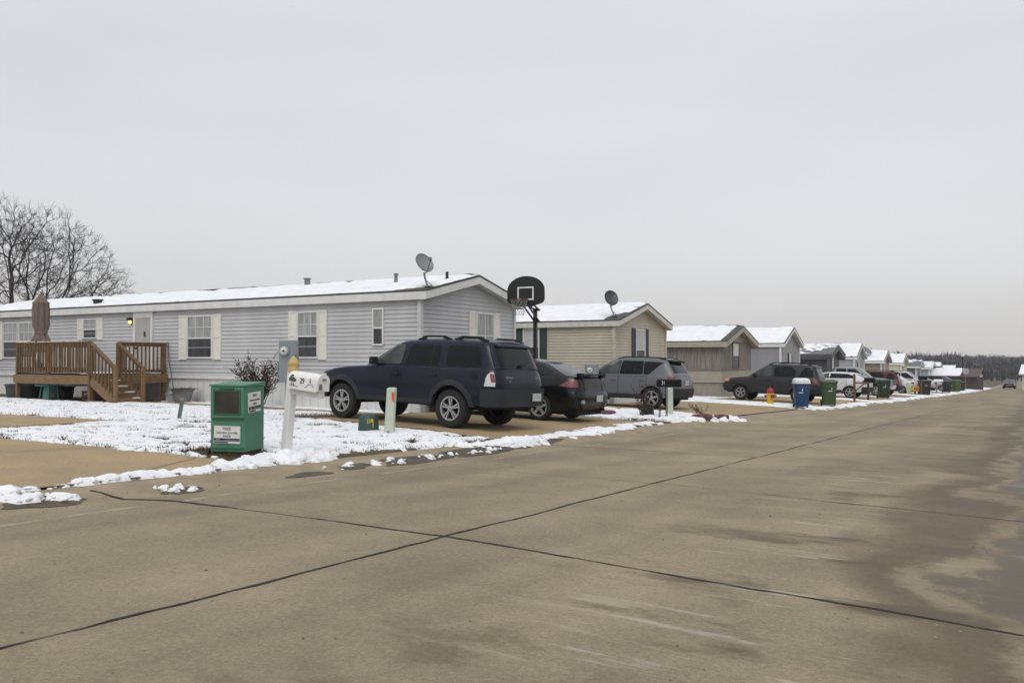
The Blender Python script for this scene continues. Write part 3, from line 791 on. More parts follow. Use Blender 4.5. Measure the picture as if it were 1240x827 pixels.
def house(name, label, X, Y, rot, wd, ln, zg, eave, rise, wall_m, opts):
    """Origin at the near street corner. Local +x runs back from the street along the long wall, local +y runs away along the gable end.
    eave: height of the drip edge over the local base."""
    o = opts.get
    root = empty(name, (X, Y, zg), 0)
    # build in local: ex = (-cos, -sin), ey = (-sin, cos)
    ex = Vector((-math.cos(rot), -math.sin(rot), 0)); ey = Vector((-math.sin(rot), math.cos(rot), 0)); ez = Vector((0, 0, 1))
    W = lambda x, y, z: ex * x + ey * y + ez * z
    tag(root, label, 'mobile home', 'mobile homes along the street')
    sk = o('skirt', .72); fas = o('fascia', .19); oh = o('overhang', .15); gh = o('gable_oh', .28)
    ztop = eave - .02
    # skirt
    s = MB()
    n = 60
    for (a, b, nr) in ((W(0, 0, 0), W(ln, 0, 0), -ey), (W(0, 0, 0), W(0, wd, 0), -ex)):
        d = b - a; l = d.length; d.normalize(); k = 0; u = 0
        while u < l:
            u1 = min(u + .29, l)
            for (q0, q1, off) in ((u, u + .012, -.006), (u + .012, u1, 0.0)):
                if q1 > l: q1 = l
                p = lambda uu, z, f_=off: a + d * uu + ez * z + nr * (f_ - .03)
                s.add([p(q0, -.25), p(q1, -.25), p(q1, sk), p(q0, sk)], [(0, 1, 2, 3)])
            u = u1
    so_ = s.build('skirt', o('skirt_m', M_TRIM), root)
    s = MB()
    s.bar(W(-.01, -.012, sk + .03), W(ln, -.012, sk + .03), .05, .085); s.bar(W(-.012, -.03, sk + .032), W(-.012, wd + .03, sk + .032), .05, .084)
    s.build('skirt_trim', o('trim', M_TRIM), root)
    # walls
    mb = MB()
    style = o('style', 'lap')
    z0 = sk + .07
    hr = lambda y: eave + rise * (1 - abs(y - wd / 2) / (wd / 2)) - .10
    if style == 'lap':
        c = o('course', .108)
        siding(mb, W(0, 0, 0), ex, 0, ln, (z0, ztop), None, c, nrm=-ey)
        def top(z):
            if z <= eave - .10: return (0, wd)
            q = (z - (eave - .10)) / rise
            return (wd / 2 * q, wd - wd / 2 * q)
        siding(mb, W(0, 0, 0), ey, 0, wd, (z0, eave + rise - .14), None, c, top=top, nrm=-ex)
        siding(mb, W(0, wd, 0), ex, 0, ln, (z0, ztop), None, c, nrm=ey)
        mb.add([W(ln, 0, 0), W(ln, wd, 0), W(ln, wd, eave), W(ln, wd / 2, eave + rise), W(ln, 0, eave)], [(0, 1, 2, 3, 4)])
        mb.build('wall', wall_m, root, fix=True)
    elif style == 'flat':
        for (a, d, l, nr) in ((W(0, 0, 0), ex, ln, -ey), (W(0, 0, 0), ey, wd, -ex), (W(0, wd, 0), ex, ln, ey)):
            u = 0
            while u < l - 1e-3:
                u1 = min(u + .61, l)
                zt = ztop if nr != -ex else None
                pp = lambda uu, z, off=0.0: a + d * uu + ez * z + nr * off
                if zt is not None:
                    mb.add([pp(u + .008, z0), pp(u1, z0), pp(u1, zt), pp(u + .008, zt)], [(0, 1, 2, 3)])
                    mb.add([pp(u, z0, -.01), pp(u + .008, z0, -.01), pp(u + .008, zt, -.01), pp(u, zt, -.01)], [(0, 1, 2, 3)])
                else:
                    mb.add([pp(u + .008, z0), pp(u1, z0), pp(u1, hr(u1)), pp(min(max(wd / 2, u), u1), hr(min(max(wd / 2, u), u1))), pp(u + .008, hr(u + .008))], [(0, 1, 2, 3, 4)])
                    mb.add([pp(u, z0, -.01), pp(u + .008, z0, -.01), pp(u + .008, hr(u), -.01), pp(u, hr(u), -.01)], [(0, 1, 2, 3)])
                u = u1
        mb.build('wall', wall_m, root)
    elif style == 'panelled':
        # weathered vertical boards above, a plain beige band below
        zb = o('band', 1.55); lowm = o('low_m')
        lo = MB(); r_ = random.Random(3)
        for (a, d, l, nr) in ((W(0, 0, 0), ex, ln, -ey), (W(0, 0, 0), ey, wd, -ex), (W(0, wd, 0), ex, ln, ey)):
            u = 0
            while u < l - 1e-3:
                u1 = min(u + r_.choice([.29, .31, .33]), l); off = r_.uniform(0, .012)
                p = lambda uu, z, f_: a + d * uu + ez * z + nr * f_
                mb.add([p(u + .006, zb, off + .012), p(u1, zb, off + .012), p(u1, ztop - .08, off + .012), p(u + .006, ztop - .08, off + .012),
                        p(u, zb, 0), p(u + .006, zb, 0), p(u + .006, ztop - .08, 0), p(u, ztop - .08, 0)], [(0, 1, 2, 3), (4, 5, 6, 7), (4, 0, 3, 7)])
                u = u1
            q = lambda uu, z, f_: a + d * uu + ez * z + nr * f_
            lo.add([q(0, sk + .05, 0), q(l, sk + .05, 0), q(l, zb, 0), q(0, zb, 0)], [(0, 1, 2, 3)])
        lo.add([W(-.004, 0, ztop - .10), W(-.004, wd, ztop - .10), W(-.004, wd, eave - .1), W(-.004, wd / 2, eave + rise - .12), W(-.004, 0, eave - .1)], [(0, 1, 2, 3, 4)])
        mb.bar(W(-.02, -.02, zb), W(ln, -.02, zb), .05, .06); mb.bar(W(-.02, 0, zb), W(-.02, wd, zb), .05, .058)
        mb.bar(W(-.022, .0, zb + .03), W(-.022, .0, ztop - .1), .1, .1, up=ex); mb.bar(W(-.03, 0, ztop - .09), W(-.03, wd, ztop - .09), .06, .05)
        mb.build('wall', wall_m, root); lo.build('lower_panel', lowm, root)
    # corner trims
    if style == 'lap' or o('corners'):
        for (x, y) in ((0, 0), (0, wd)):
            c = MB(); c.bar(W(x - .008, y + (-.008 if y == 0 else .008), z0 - .02), W(x - .008, y + (-.008 if y == 0 else .008), eave - .1), .11, .11, up=ex)
            c.build('corner_trim', o('corner_m', o('trim', M_TRIM)), root)
    # roof: two slabs, fascia boards, gable fascia
    k = rise / (wd / 2)
    rf = MB(); e0 = -oh; r0 = eave - k * 0
    zr = lambda y: eave + k * (wd / 2 - abs(y - wd / 2))
    th = .05
    for side in (0, 1):
        ya, yb_ = (-oh, wd / 2) if side == 0 else (wd + oh, wd / 2)
        za, zb_ = eave - k * oh, eave + rise
        v = [W(-gh - .02, ya, za), W(ln, ya, za), W(ln, yb_, zb_), W(-gh - .02, yb_, zb_)]
        v2 = [p - ez * th for p in v]
        rf.add(v + v2, [(0, 1, 2, 3), (7, 6, 5, 4), (0, 4, 5, 1), (1, 5, 6, 2), (2, 6, 7, 3), (3, 7, 4, 0)])
    rfo = rf.build('roof', o('roof_m', M_SHINGLE), root)
    fb = MB()
    zf = eave - k * oh - th
    fb.bar(W(-gh, -oh + .012, zf - fas / 2 - .004), W(ln, -oh + .012, zf - fas / 2 - .004), .025, fas)
    fb.bar(W(-gh, wd + oh - .012, zf - fas / 2 - .004), W(ln, wd + oh - .012, zf - fas / 2 - .004), .025, fas)
    for side in (0, 1):
        ya = -oh if side == 0 else wd + oh
        a = [(ya, zf - .002), (ya, zf - fas), (wd / 2, eave + rise - th - fas), (wd / 2, eave + rise - th - .002)]
        v = [W(-gh - .012, y, z) for y, z in a] + [W(-gh + .016, y, z) for y, z in a]
        fb.add(v, [(0, 1, 2, 3), (7, 6, 5, 4), (0, 4, 5, 1), (1, 5, 6, 2), (2, 6, 7, 3), (3, 7, 4, 0)])
    fbo = fb.build('fascia', o('fascia_m', o('trim', M_TRIM)), root)
    # soffits
    sf = MB()
    sf.add([W(-gh, -oh + .02, zf - fas + .03), W(ln, -oh + .02, zf - fas + .03), W(ln, .05, zf - fas + .03), W(-gh, .05, zf - fas + .03)], [(0, 1, 2, 3)])
    for side in (0, 1):
        ya = -oh if side == 0 else wd + oh
        sf.add([W(-gh + .01, ya, zf - fas + .05), W(.05, ya, zf - fas + .05), W(.05, wd / 2, eave + rise - th - fas + .05), W(-gh + .01, wd / 2, eave + rise - th - fas + .05)], [(0, 1, 2, 3)])
    sf.build('soffit', o('fascia_m', o('trim', M_TRIM)), root)
    # snow on the near slope and the far slope
    cov = o('snow', 1.0)
    sl = math.hypot(wd / 2 + oh, k * (wd / 2 + oh)); res = o('snow_res', .12)
    for side in (0, 1):
        nu = int((ln + gh) / (res * 2)); nv = max(8, int(sl / res))
        U, Vv = np.meshgrid(np.linspace(-gh + .03, ln, nu), np.linspace(0, 1, nv), indexing='ij')
        sd_ = o('seed', 1) * 13 + side
        t = .055 + .03 * (fbm(U, Vv * sl, 1.3, sd_, 3) - .5) + (cov - 1.0) * .25
        t = t + .16 * np.minimum(fbm(U, Vv * sl, .45, sd_ + 5, 4) - (.30 if cov >= 1 else .46), 0) * (2.0 if cov < 1 else 1)
        t = np.minimum(t, .004 + .22 * np.clip((U + gh) / .6 + .02 + (fbm(U, Vv * sl, 2, sd_ + 3, 2) - .5) * .25, 0, 1) if o('bare_edge', 0) else t)
        for (hu, hv, ru, rv) in (o('melts', []) if side == 0 else []):
            t = t - .2 * np.clip(1.2 - np.hypot((U - hu) / ru, (Vv - hv) / rv), 0, 1)
        t = t - .07 * np.clip((.02 + .07 * (fbm(U, Vv * 0, 1.1, sd_ + 9, 3) - .35) - Vv) / .03, 0, 1)
        t = t - .05 * np.clip((fbm(U, Vv * sl, 5.5, sd_ + 11, 3) - .64) / .05, 0, 1)
        y = (-oh + Vv * (wd / 2 + oh)) if side == 0 else (wd + oh - Vv * (wd / 2 + oh))
        z = eave - k * oh + k * (wd / 2 + oh) * Vv
        tt = np.maximum(t, -.02) * np.clip(np.minimum(np.minimum((U + gh) / .12, 1), np.minimum(Vv * sl / .08 + .25, 1)), .2, 1)
        XX = ex.x * U + ey.x * y; YY = ex.y * U + ey.y * y; ZZ = z + tt
        kk = t > .0
        so2 = np_grid('roof_snow', XX, YY, ZZ, M_SNOW, kk[:-1, :-1] | kk[1:, :-1] | kk[1:, 1:] | kk[:-1, 1:])
        so2.parent = rfo
    # roof fittings
    for (u, v, r_, h, kind_) in o('vents', []):
        vb = MB(); y = -oh + v * (wd / 2 + oh); z = zr(y)
        p = W(u, y, z)
        if kind_ == 'pipe': vb.tube([p - ez * .05, p + ez * h], r_, 10); vb.tube([p + ez * h, p + ez * (h + .04)], r_ * 1.35, 10)
        elif kind_ == 'cap': vb.tube([p, p + ez * .09], [r_ * 2.4, r_ * .8], 10); vb.tube([p + ez * .09, p + ez * h], r_ * .8, 10)
        else:
            q = vb; q.box(p + ez * h / 2, (r_ * 2, r_ * 2, h)); q.box(p + ez * (h + .02), (r_ * 2.6, r_ * 2.6, .05))
        vb.build('vent_pipe', M_GREYM if kind_ == 'pipe' else M_BLACK, rfo)
    for wn in o('windows', []):
        side, u, z, ww, hh, st, sh = wn[:7]; kw = wn[7] if len(wn) > 7 else {}
        if side == 'L': window(root, W(u + ww, -.012, z), -ex, -ey, ww, hh, st, sh, **kw)     # long near wall: left-to-right as seen
        else: window(root, W(-.012, u, z), ey, -ex, ww, hh, st, sh, **kw)
    return root, W, ex, ey

SID = lambda nm, c: mat(nm, c, .5, var=.10, scale=1.6, spec=.35, stretch=(1, 1, .35))
WALL_GREY = SID('grey_vinyl', (.455, .455, .465)); WALL_TAN = SID('tan_vinyl', (.45, .41, .325)); WALL_GREY2 = SID('mid_grey_vinyl', (.27, .265, .275))
WALL_DK = SID('charcoal_panel', (.075, .073, .078)); WALL_LT = SID('pale_grey_vinyl', (.33, .33, .345)); WALL_BR = SID('brown_vinyl', (.25, .205, .155))
WALL_CR = SID('cream_vinyl', (.50, .46, .33)); WALL_DG = SID('slate_vinyl', (.10, .105, .11)); WALL_BG = SID('blue_grey_vinyl', (.24, .255, .27))
M_BOARD = mat('weathered_board', (.125, .112, .097), .9, c2=(.245, .225, .20), scale=2.6, stretch=(6, 6, .5), bump=.3, bscale=20)
M_BEIGE = mat('beige_panel', (.29, .265, .215), .7, c2=(.345, .32, .265), scale=2)
M_GREENSH = mat('green_shutter', (.025, .045, .04), .55); M_BLUESH = mat('navy_shutter', (.03, .04, .06), .55)
M_BLINDS = mat('pale_blinds', (.42, .43, .42), .3, var=.1, scale=3, stretch=(1, 1, 14), spec=.4)
M_LACE = mat('lace_curtain', (.55, .54, .50), .35, var=.15, scale=6)

H1X, H1Y, H1Z = -13.4, 16.35, -.17
A3 = R(3.0)
h1, HW, hx, hy = house('mobile_home', 'long light grey mobile home with cream shutters, wooden deck and satellite dish', H1X, H1Y, A3, 4.74, 21.5, H1Z, 3.17, .54, WALL_GREY,
    dict(skirt=.79, seed=1, corner_m=mat('light_grey_trim', (.50, .50, .50), .5, var=.06), bare_edge=1, course=.112, fascia=.2,
         vents=[(1.75, .55, .05, .26, 'pipe'), (.15, .62, .05, .24, 'cap'), (6.0, .93, .09, .20, 'pipe'), (13.6, .12, .10, .14, 'box')],
         melts=[(.3, .02, .5, .12), (-.1, .05, .4, .2), (8.6, .985, 1.1, .05), (10.6, .99, .6, .05), (2.0, .36, .75, .09), (2.6, .30, .5, .05)],
         windows=[('L', 1.15, 1.73, .38, .98, 'hung_plain', None), ('L', 3.43, 1.39, .80, 1.31, 'hung', M_CREAM, dict(cols=3, rows=2, sw=.30)),
                  ('L', 7.68, 1.39, 1.14, 1.31, 'hung', M_CREAM, dict(cols=3, rows=2, sw=.36)),
                  ('L', 13.33, 2.05, .77, .68, 'hung', M_CREAM, dict(cols=2, rows=2, sw=.30)),
                  ('L', 16.98, 1.39, .95, 1.31, 'hung', None, dict(cols=3, rows=2)), ('L', 18.0, 1.39, .95, 1.31, 'hung', None, dict(cols=3, rows=2)),
                  ('E', 2.58, 1.39, .96, 1.30, 'grid', M_CREAM, dict(cols=2, rows=2, sw=.33))]))
# lone shutters of the double window
for u in (16.98 - .32, 18.0 + .95 + .03):
    q = MB(); a = HW(u + .28, -.02, 1.35); 
    for (u0, u1, z0, z1, d) in ((0, .28, 0, 1.40, .03), (0, .05, 0, 1.40, .045), (.23, .28, 0, 1.40, .045), (.05, .23, 0, .06, .045), (.05, .23, .67, .73, .045), (.05, .23, 1.34, 1.40, .045)):
        c = a - hx * ((u0 + u1) / 2) + Vector((0, 0, (z0 + z1) / 2)) - hy * (d / 2)
        q.box(c, (u1 - u0, d, z1 - z0), Matrix((hx, hy, Vector((0, 0, 1)))).transposed())
    q.build('shutter', M_CREAM, h1)
# front door of the first home
def local_box(mb, W, u0, u1, y0, y1, z0, z1):
    P = [W(u, y, z) for z in (z0, z1) for (u, y) in ((u0, y0), (u1, y0), (u1, y1), (u0, y1))]
    mb.add(P, [(0, 3, 2, 1), (4, 5, 6, 7), (0, 1, 5, 4), (1, 2, 6, 5), (2, 3, 7, 6), (3, 0, 4, 7)])
DU = 10.53
d = MB(); local_box(d, HW, DU, DU + .78, -.035, 0, (.93), 2.76)
dob = d.build('door', M_DOOR, h1)
d = MB(); local_box(d, HW, DU - .09, DU, -.07, 0, .92, 2.88); local_box(d, HW, DU + .78, DU + .87, -.07, 0, .92, 2.88); local_box(d, HW, DU, DU + .78, -.07, 0, 2.76, 2.88)
local_box(d, HW, DU - .0, DU + .78, -.05, -.03, 2.69, 2.76)
d.build('door_frame', M_TRIM, dob)
d = MB(); d.tube([HW(DU + .72, -.04, 1.72), HW(DU + .72, -.10, 1.72)], .03, 10); d.build('door_handle', M_BLACK, dob); d = MB(); d.tube([HW(DU + .32, -.038, 2.25), HW(DU + .30, -.06, 2.10)], .03, 6); d.build('door_ornament', M_BLACK, dob)
d = MB(); c = HW(DU + 1.0, -.08, 2.60); d.box(c + Vector((0, 0, .06)), (.16, .16, .10)); d.box(c + Vector((0, .05, .0)), (.12, .06, .2))
lo = d.build('porch_lamp', M_BLACK, h1)
d = MB(); d.lathe([(.02, 0), (.055, .02), (.06, .06), (.03, .10)], 12, c - Vector((0, 0, .085))); d.build('bulb', mat('lit_bulb', (1, .5, .2), .5, emit=(1, .42, .10), estr=4.5), lo, smooth=60)

house('mobile_home', 'tan mobile home with dark green shutters and a dark dish on its roof corner', -13.25, 27.2, R(2.2), 5.25, 17, -.45, 3.12, .70, WALL_TAN,
    dict(skirt=.62, seed=2, bare_edge=1, trim=mat('off_white_trim', (.52, .51, .47), .55), corner_m=mat('tan_trim', (.47, .435, .35), .55),
         vents=[(6.4, .78, .08, .10, 'cap')], melts=[(-.05, .1, .55, .3), (-.2, .5, .2, .7)],
         windows=[('L', 3.06, 1.49, .73, 1.33, 'hung', M_GREENSH, dict(cols=2, rows=2, sw=.30, blinds=M_BLINDS)), ('E', 1.98, 1.30, .96, 1.5, 'hung', M_BLUESH, dict(cols=2, rows=1, sw=.34, blinds=M_BLINDS))]))
house('mobile_home', 'weathered brown board mobile home over a beige lower band, behind the charcoal wagon', -13.75, 40.5, R(1.5), 5.3, 15, -.83, 3.02, .75, M_BOARD,
    dict(style='panelled', low_m=M_BEIGE, skirt=.85, skirt_m=mat('beige_skirt', (.25, .228, .185), .7), band=1.48, seed=3, bare_edge=1, fascia=.26, overhang=.3, gable_oh=.35,
         trim=mat('beige_trim', (.34, .31, .25), .6), fascia_m=mat('beige_trim', (.34, .31, .25), .6), melts=[(-.3, .5, .35, 1.2)],
         windows=[('E', 1.75, 1.52, 1.1, 1.35, 'hung_plain', None, dict(m_frame=mat('brown_frame', (.1, .09, .075), .6), blinds=M_LACE))]))
house('mobile_home', 'mid grey mobile home with steep snowy roof and a black shuttered window', -13.4, 50.0, R(1.2), 4.75, 14, -1.06, 3.25, .95, WALL_GREY2,
    dict(skirt=.6, seed=4, bare_edge=1, corners=1, overhang=.12, windows=[('E', 2.0, 1.3, .5, 1.3, 'hung_plain', M_BLACK, dict(sw=.22, blinds=M_LACE))]))
house('mobile_home', 'charcoal mobile home with patchy snow on its low roof', -13.4, 62.3, R(1), 4.6, 14, -1.36, 2.98, .62, WALL_DK,
    dict(style='flat', skirt=.5, skirt_m=WALL_DK, trim=WALL_DK, fascia=.35, overhang=.3, gable_oh=.4, snow=.80, seed=5, bare_edge=1, roof_m=mat('worn_roof', (.13, .13, .135), .85, var=.3),
         windows=[('E', 1.5, 1.0, .9, 1.7, 'hung_plain', None, dict(m_frame=WALL_DG, blinds=M_LACE))]))
house('mobile_home', 'pale grey mobile home with green shutters and dark verge behind the silver pickup', -13.4, 72.2, R(1), 4.8, 14, -1.58, 3.0, 1.05, WALL_LT,
    dict(skirt=.5, seed=6, bare_edge=1, overhang=.12, windows=[('E', 1.7, 1.2, .9, 1.3, 'hung_plain', M_GREENSH, dict(sw=.35, blinds=M_BLINDS))]))
house('mobile_home', 'brown sided mobile home with a grey dish on its snowy roof', -13.4, 85.2, R(1), 4.9, 14, -1.9, 3.0, .9, WALL_BR,
    dict(skirt=.5, seed=7, bare_edge=1, overhang=.3, gable_oh=.35, windows=[('E', 2.0, .8, .7, 1.9, 'hung_plain', M_TRIM, dict(sw=.2, blinds=M_DARKGL))]))
house('mobile_home', 'cream mobile home with a tall dark red doorway in its end wall', -13.4, 97.9, R(1), 4.6, 14, -2.2, 3.0, .9, WALL_CR,
    dict(skirt=.4, seed=8, bare_edge=1, overhang=.12, windows=[('E', 1.0, .3, .9, 2.2, 'hung_plain', None, dict(m_frame=mat('red_frame', (.10, .02, .025), .6), blinds=M_DARKGL))]))
house('mobile_home', 'slate grey mobile home with broad grey eaves beyond the cream home', -13.4, 109.8, R(1), 4.8, 14, -2.5, 2.9, .7, WALL_DG,
    dict(skirt=.4, seed=9, snow=.86, overhang=.3, gable_oh=.5, roof_m=mat('worn_roof', (.13, .13, .135), .85, var=.3), windows=[('E', .4, 1.0, .5, 1.5, 'hung_plain', None, dict(blinds=M_LACE))]))
house('mobile_home', 'blue grey mobile home with bare roof edge, last of the gabled row', -13.4, 122.9, R(1), 4.8, 14, -2.8, 2.9, .7, WALL_BG,
    dict(skirt=.4, seed=10, snow=.88, overhang=.3, gable_oh=.5, roof_m=mat('worn_roof', (.13, .13, .135), .85, var=.3)))
house('mobile_home', 'small brown gabled home half hidden behind the blue grey one', -13.6, 134.5, R(1), 4.8, 12, -3.05, 2.9, .8, WALL_BR,
    dict(skirt=.4, seed=11, snow=.9, overhang=.3, gable_oh=.4))
# ------------------------------------------------------------------ deck with stairs (first home)
M_WOOD = mat('brown_stained_wood', (.092, .052, .022), .75, c2=(.17, .10, .044), scale=3, stretch=(5, 5, 1.2), bump=.2, bscale=30)
M_WOOD2 = mat('fresh_brown_wood', (.145, .088, .04), .75, c2=(.215, .135, .065), scale=3, stretch=(2, 2, 5), bump=.2, bscale=30)
M_STONE = mat('rough_stone', (.10, .095, .08), .95, c2=(.22, .21, .19), scale=9, bump=.8, bscale=18)
def L1(mb, u0, u1, y0, y1, z0, z1): local_box(mb, HW, u0, u1, y0, y1, z0, z1)
DK = empty('deck', (H1X, H1Y, H1Z)); tag(DK, 'brown stained timber deck with baluster railings and steps on the grey home', 'deck')
U0, U1, Y0_, Y1_ = 9.72, 13.45, -2.62, -.06; FZ = .91; RT = 1.88
b = MB(); 
n = 17
for i in range(n):
    y = Y0_ + (Y1_ - Y0_) * i / n; L1(b, U0, U1, y + .004, y + (Y1_ - Y0_) / n - .004, FZ - .035, FZ)
b.build('deck_floor', M_WOOD, DK)
b = MB()
L1(b, U0 - .02, U1 + .06, Y0_ - .045, Y0_ - .002, FZ - .27, FZ - .01); L1(b, U0 - .045, U0 - .002, Y0_ + .92, Y1_, FZ - .27, FZ - .012); L1(b, U1 + .002, U1 + .045, Y0_, Y1_, FZ - .27, FZ - .012)
b.build('rim_board', M_WOOD2, DK)
for u in (U0 + .04, (U0 + U1) / 2 + .25, U1 - .04):
    for y in (Y0_ + .045, Y1_ - .1):
        b = MB(); L1(b, u - .05, u + .05, y - .05, y + .05, .02 if u != (U0 + U1) / 2 + .25 else FZ - .3, RT - .02); b.build('post', M_WOOD, DK)
        if u != (U0 + U1) / 2 + .25 and y < -1:
            b = MB(); c = HW(u, y, 0); b.lathe([(.24, -.05), (.22, .06), (.13, .17), (.08, .19)], 9, c); b.build('pier', M_STONE, DK)
b = MB(); L1(b, U0 - .01, U0 + .09, Y0_ + .87, Y0_ + .97, 0.1, RT - .02); b.build('post', M_WOOD, DK)
def rail(a, bb, za, zb, nbal, name='railing', top=.04, wide=.1):
    """a,bb: (u,y); za, zb: floor heights at the two ends; a height of RT-FZ"""
    mb = MB(); h = RT - FZ
    A = HW(a[0], a[1], 0); B = HW(bb[0], bb[1], 0); ez = Vector((0, 0, 1))
    mb.bar(A + ez * (za + h - .02), B + ez * (zb + h - .02), wide, top)
    mb.bar(A + ez * (za + h - .085), B + ez * (zb + h - .085), .038, .085)
    mb.bar(A + ez * (za + .10), B + ez * (zb + .10), .038, .085)
    r_ = random.Random(nbal)
    for i in range(nbal):
        t = (i + .5) / nbal; p = A.lerp(B, t); z = za + (zb - za) * t
        off = (HW(0, -.03, 0) - HW(0, 0, 0)) if abs(a[0] - bb[0]) > abs(a[1] - bb[1]) else (HW(-.03, 0, 0) - HW(0, 0, 0))
        mb.bar(p + off + ez * (z + .055), p + off + ez * (z + h - .045), .037, .037)
    return mb.build(name, M_WOOD, DK)
rail((U1 - .02, Y0_ + .02), (U0 + .02, Y0_ + .02), FZ, FZ, 27)
rail((U0 + .04, Y0_ + .92), (U0 + .04, Y1_), FZ, FZ, 12)
rail((U1 - .03, Y0_ + .03), (U1 - .03, Y1_), FZ, FZ, 18)
# steps down towards the street
SX = 1.05; NS = 4; gz = Tf(*HW(U0 - SX, Y0_, 0).xy + Vector((H1X, H1Y))) - H1Z if False else .08
st = MB()
for k in range(NS):
    z1 = FZ - (FZ - gz) * (k + 1) / (NS + 1); u = U0 - .05 - SX * k / NS
    L1(st, u - SX / NS - .03, u, Y0_ + .06, Y0_ + .86, z1 - .04, z1)
    L1(st, u - .012, u + .012, Y0_ + .06, Y0_ + .86, z1 + .001, z1 + (FZ - gz) / (NS + 1) - .041)
uu = U0 - .05 - SX; L1(st, uu - .012, uu + .012, Y0_ + .06, Y0_ + .86, gz - .06, gz + (FZ - gz) / (NS + 1) - .041)
st.build('steps', M_WOOD2, DK)
for y in (Y0_ + .03, Y0_ + .89):
    s = MB(); a = HW(U0 - .02, y, FZ - .16); c = HW(U0 - SX - .1, y, gz + .06); s.bar(a, c, .045, .27); s.build('stringer', M_WOOD2, DK)
    s = MB(); L1(s, U0 - SX - .14, U0 - SX - .05, y - .045, y + .045, gz - .1, gz + 1.08); s.build('newel_post', M_WOOD2, DK)
    rail((U0 - .01, y), (U0 - SX - .08, y), FZ - .02, gz + .10, 7, 'stair_railing')
# snow lying on the deck boards, rails and steps
s = MB()
r_ = random.Random(2)
for (a, c_, d_, e_) in ((U0 + .1, U1 - .1, Y0_ + .08, Y1_ - .3),):
    U, V = np.meshgrid(np.linspace(a, c_, 60), np.linspace(d_, e_, 40), indexing='ij')
    t = .045 + .10 * np.minimum(fbm(U, V, 1.2, 3, 3) - .42, 0)
    P = [HW(0, 0, 0)]
    XX = hx.x * U + hy.x * V; YY = hx.y * U + hy.y * V; kk = t > .0
    o = np_grid('deck_snow', XX, YY, FZ + np.maximum(t, -.01), M_SNOW, kk[:-1, :-1] | kk[1:, :-1] | kk[1:, 1:] | kk[:-1, 1:]); o.parent = DK
s = MB()
for i in range(30):
    u = U0 + .1 + (U1 - U0 - .2) * i / 30
    if r_.random() < .75: L1(s, u, u + (U1 - U0) / 30 + .002, Y0_ - .02, Y0_ + .05, RT - .001, RT + r_.uniform(.012, .022))
for k in range(NS):
    z1 = FZ - (FZ - gz) * (k + 1) / (NS + 1); u = U0 - .05 - SX * (k + .6) / NS
    s.box(HW(u, Y0_ + .66 + .05 * k, z1 + .012), (.16, .22, .03))
s.build('rail_snow', M_SNOW, DK)

# folded patio umbrella on the deck
M_TAUPE = mat('taupe_canvas', (.165, .118, .10), .9, var=.22, scale=9, stretch=(3, 3, .4), bump=.3, bscale=20)
p = HW(12.95, -2.15, FZ + .05) + Vector((H1X, H1Y, H1Z))
um = empty('patio_umbrella', p); tag(um, 'folded taupe canvas patio umbrella standing on the deck', 'umbrella')
q = MB(); q.tube([(0, 0, 0), (0, 0, 2.42)], .02, 10); q.tube([(0, 0, 2.42), (0, 0, 2.50)], [.03, .012], 8); q.build('pole', M_BLACK, um, smooth=50)
q = MB(); q.lathe([(.24, 0), (.24, .04), (.07, .09), (.035, .30)], 20); q.build('base', M_BLACK, um, smooth=40)
rows = []
for z, r0, am in ((.62, .33, .05), (.66, .345, .055), (.9, .27, .05), (1.12, .19, .028), (1.2, .165, .012), (1.26, .17, .016), (1.45, .205, .035), (1.9, .21, .035), (2.12, .20, .03), (2.16, .215, .03), (2.2, .17, .02), (2.38, .07, .008), (2.43, .03, 0)):
    rows.append([((r0 + am * math.cos(8 * a + z * 1.5) + am * .4 * math.cos(19 * a)) * math.cos(a), (r0 + am * math.cos(8 * a + z * 1.5) + am * .4 * math.cos(19 * a)) * math.sin(a), z) for a in [2 * math.pi * k / 96 for k in range(96)]])
q = MB(); q.grid(rows, closed=True); cn = q.build('canopy', M_TAUPE, um, smooth=40)
q = MB(); q.lathe([(.172, 1.18), (.185, 1.2), (.185, 1.225), (.172, 1.24)], 24, cap=False); q.build('tie_strap', M_TAUPE, cn)

# clutter under and beside the deck
def at_deck(u, y): 
    v = HW(u, y, 0); x, yy = v.x + H1X, v.y + H1Y; return (x, yy, Tf(x, yy))
M_TEAL = mat('teal_plastic', (.03, .155, .125), .45, var=.12); M_TUB = mat('black_plastic', (.022, .024, .026), .5, var=.2)
t = empty('side_table', at_deck(12.35, -2.2), .3); tag(t, 'teal plastic garden table stored under the deck', 'table')
q = MB(); q.lathe([(.40, .42), (.42, .45), (.42, .47), (.38, .475)], 28); q.build('table_top', M_TEAL, t, smooth=40)
for a in range(4):
    q = MB(); c, s_ = math.cos(a * 1.57 + .4), math.sin(a * 1.57 + .4); q.bar((.22 * c, .22 * s_, .43), (.28 * c, .28 * s_, .0), .16, .035, up=(c, s_, 0)); q.build('leg', M_TEAL, t)
q = MB(); q.lathe([(.30, .474), (.27, .52), (.1, .55)], 20); q.build('snow_cap', M_SNOW, t, smooth=60)
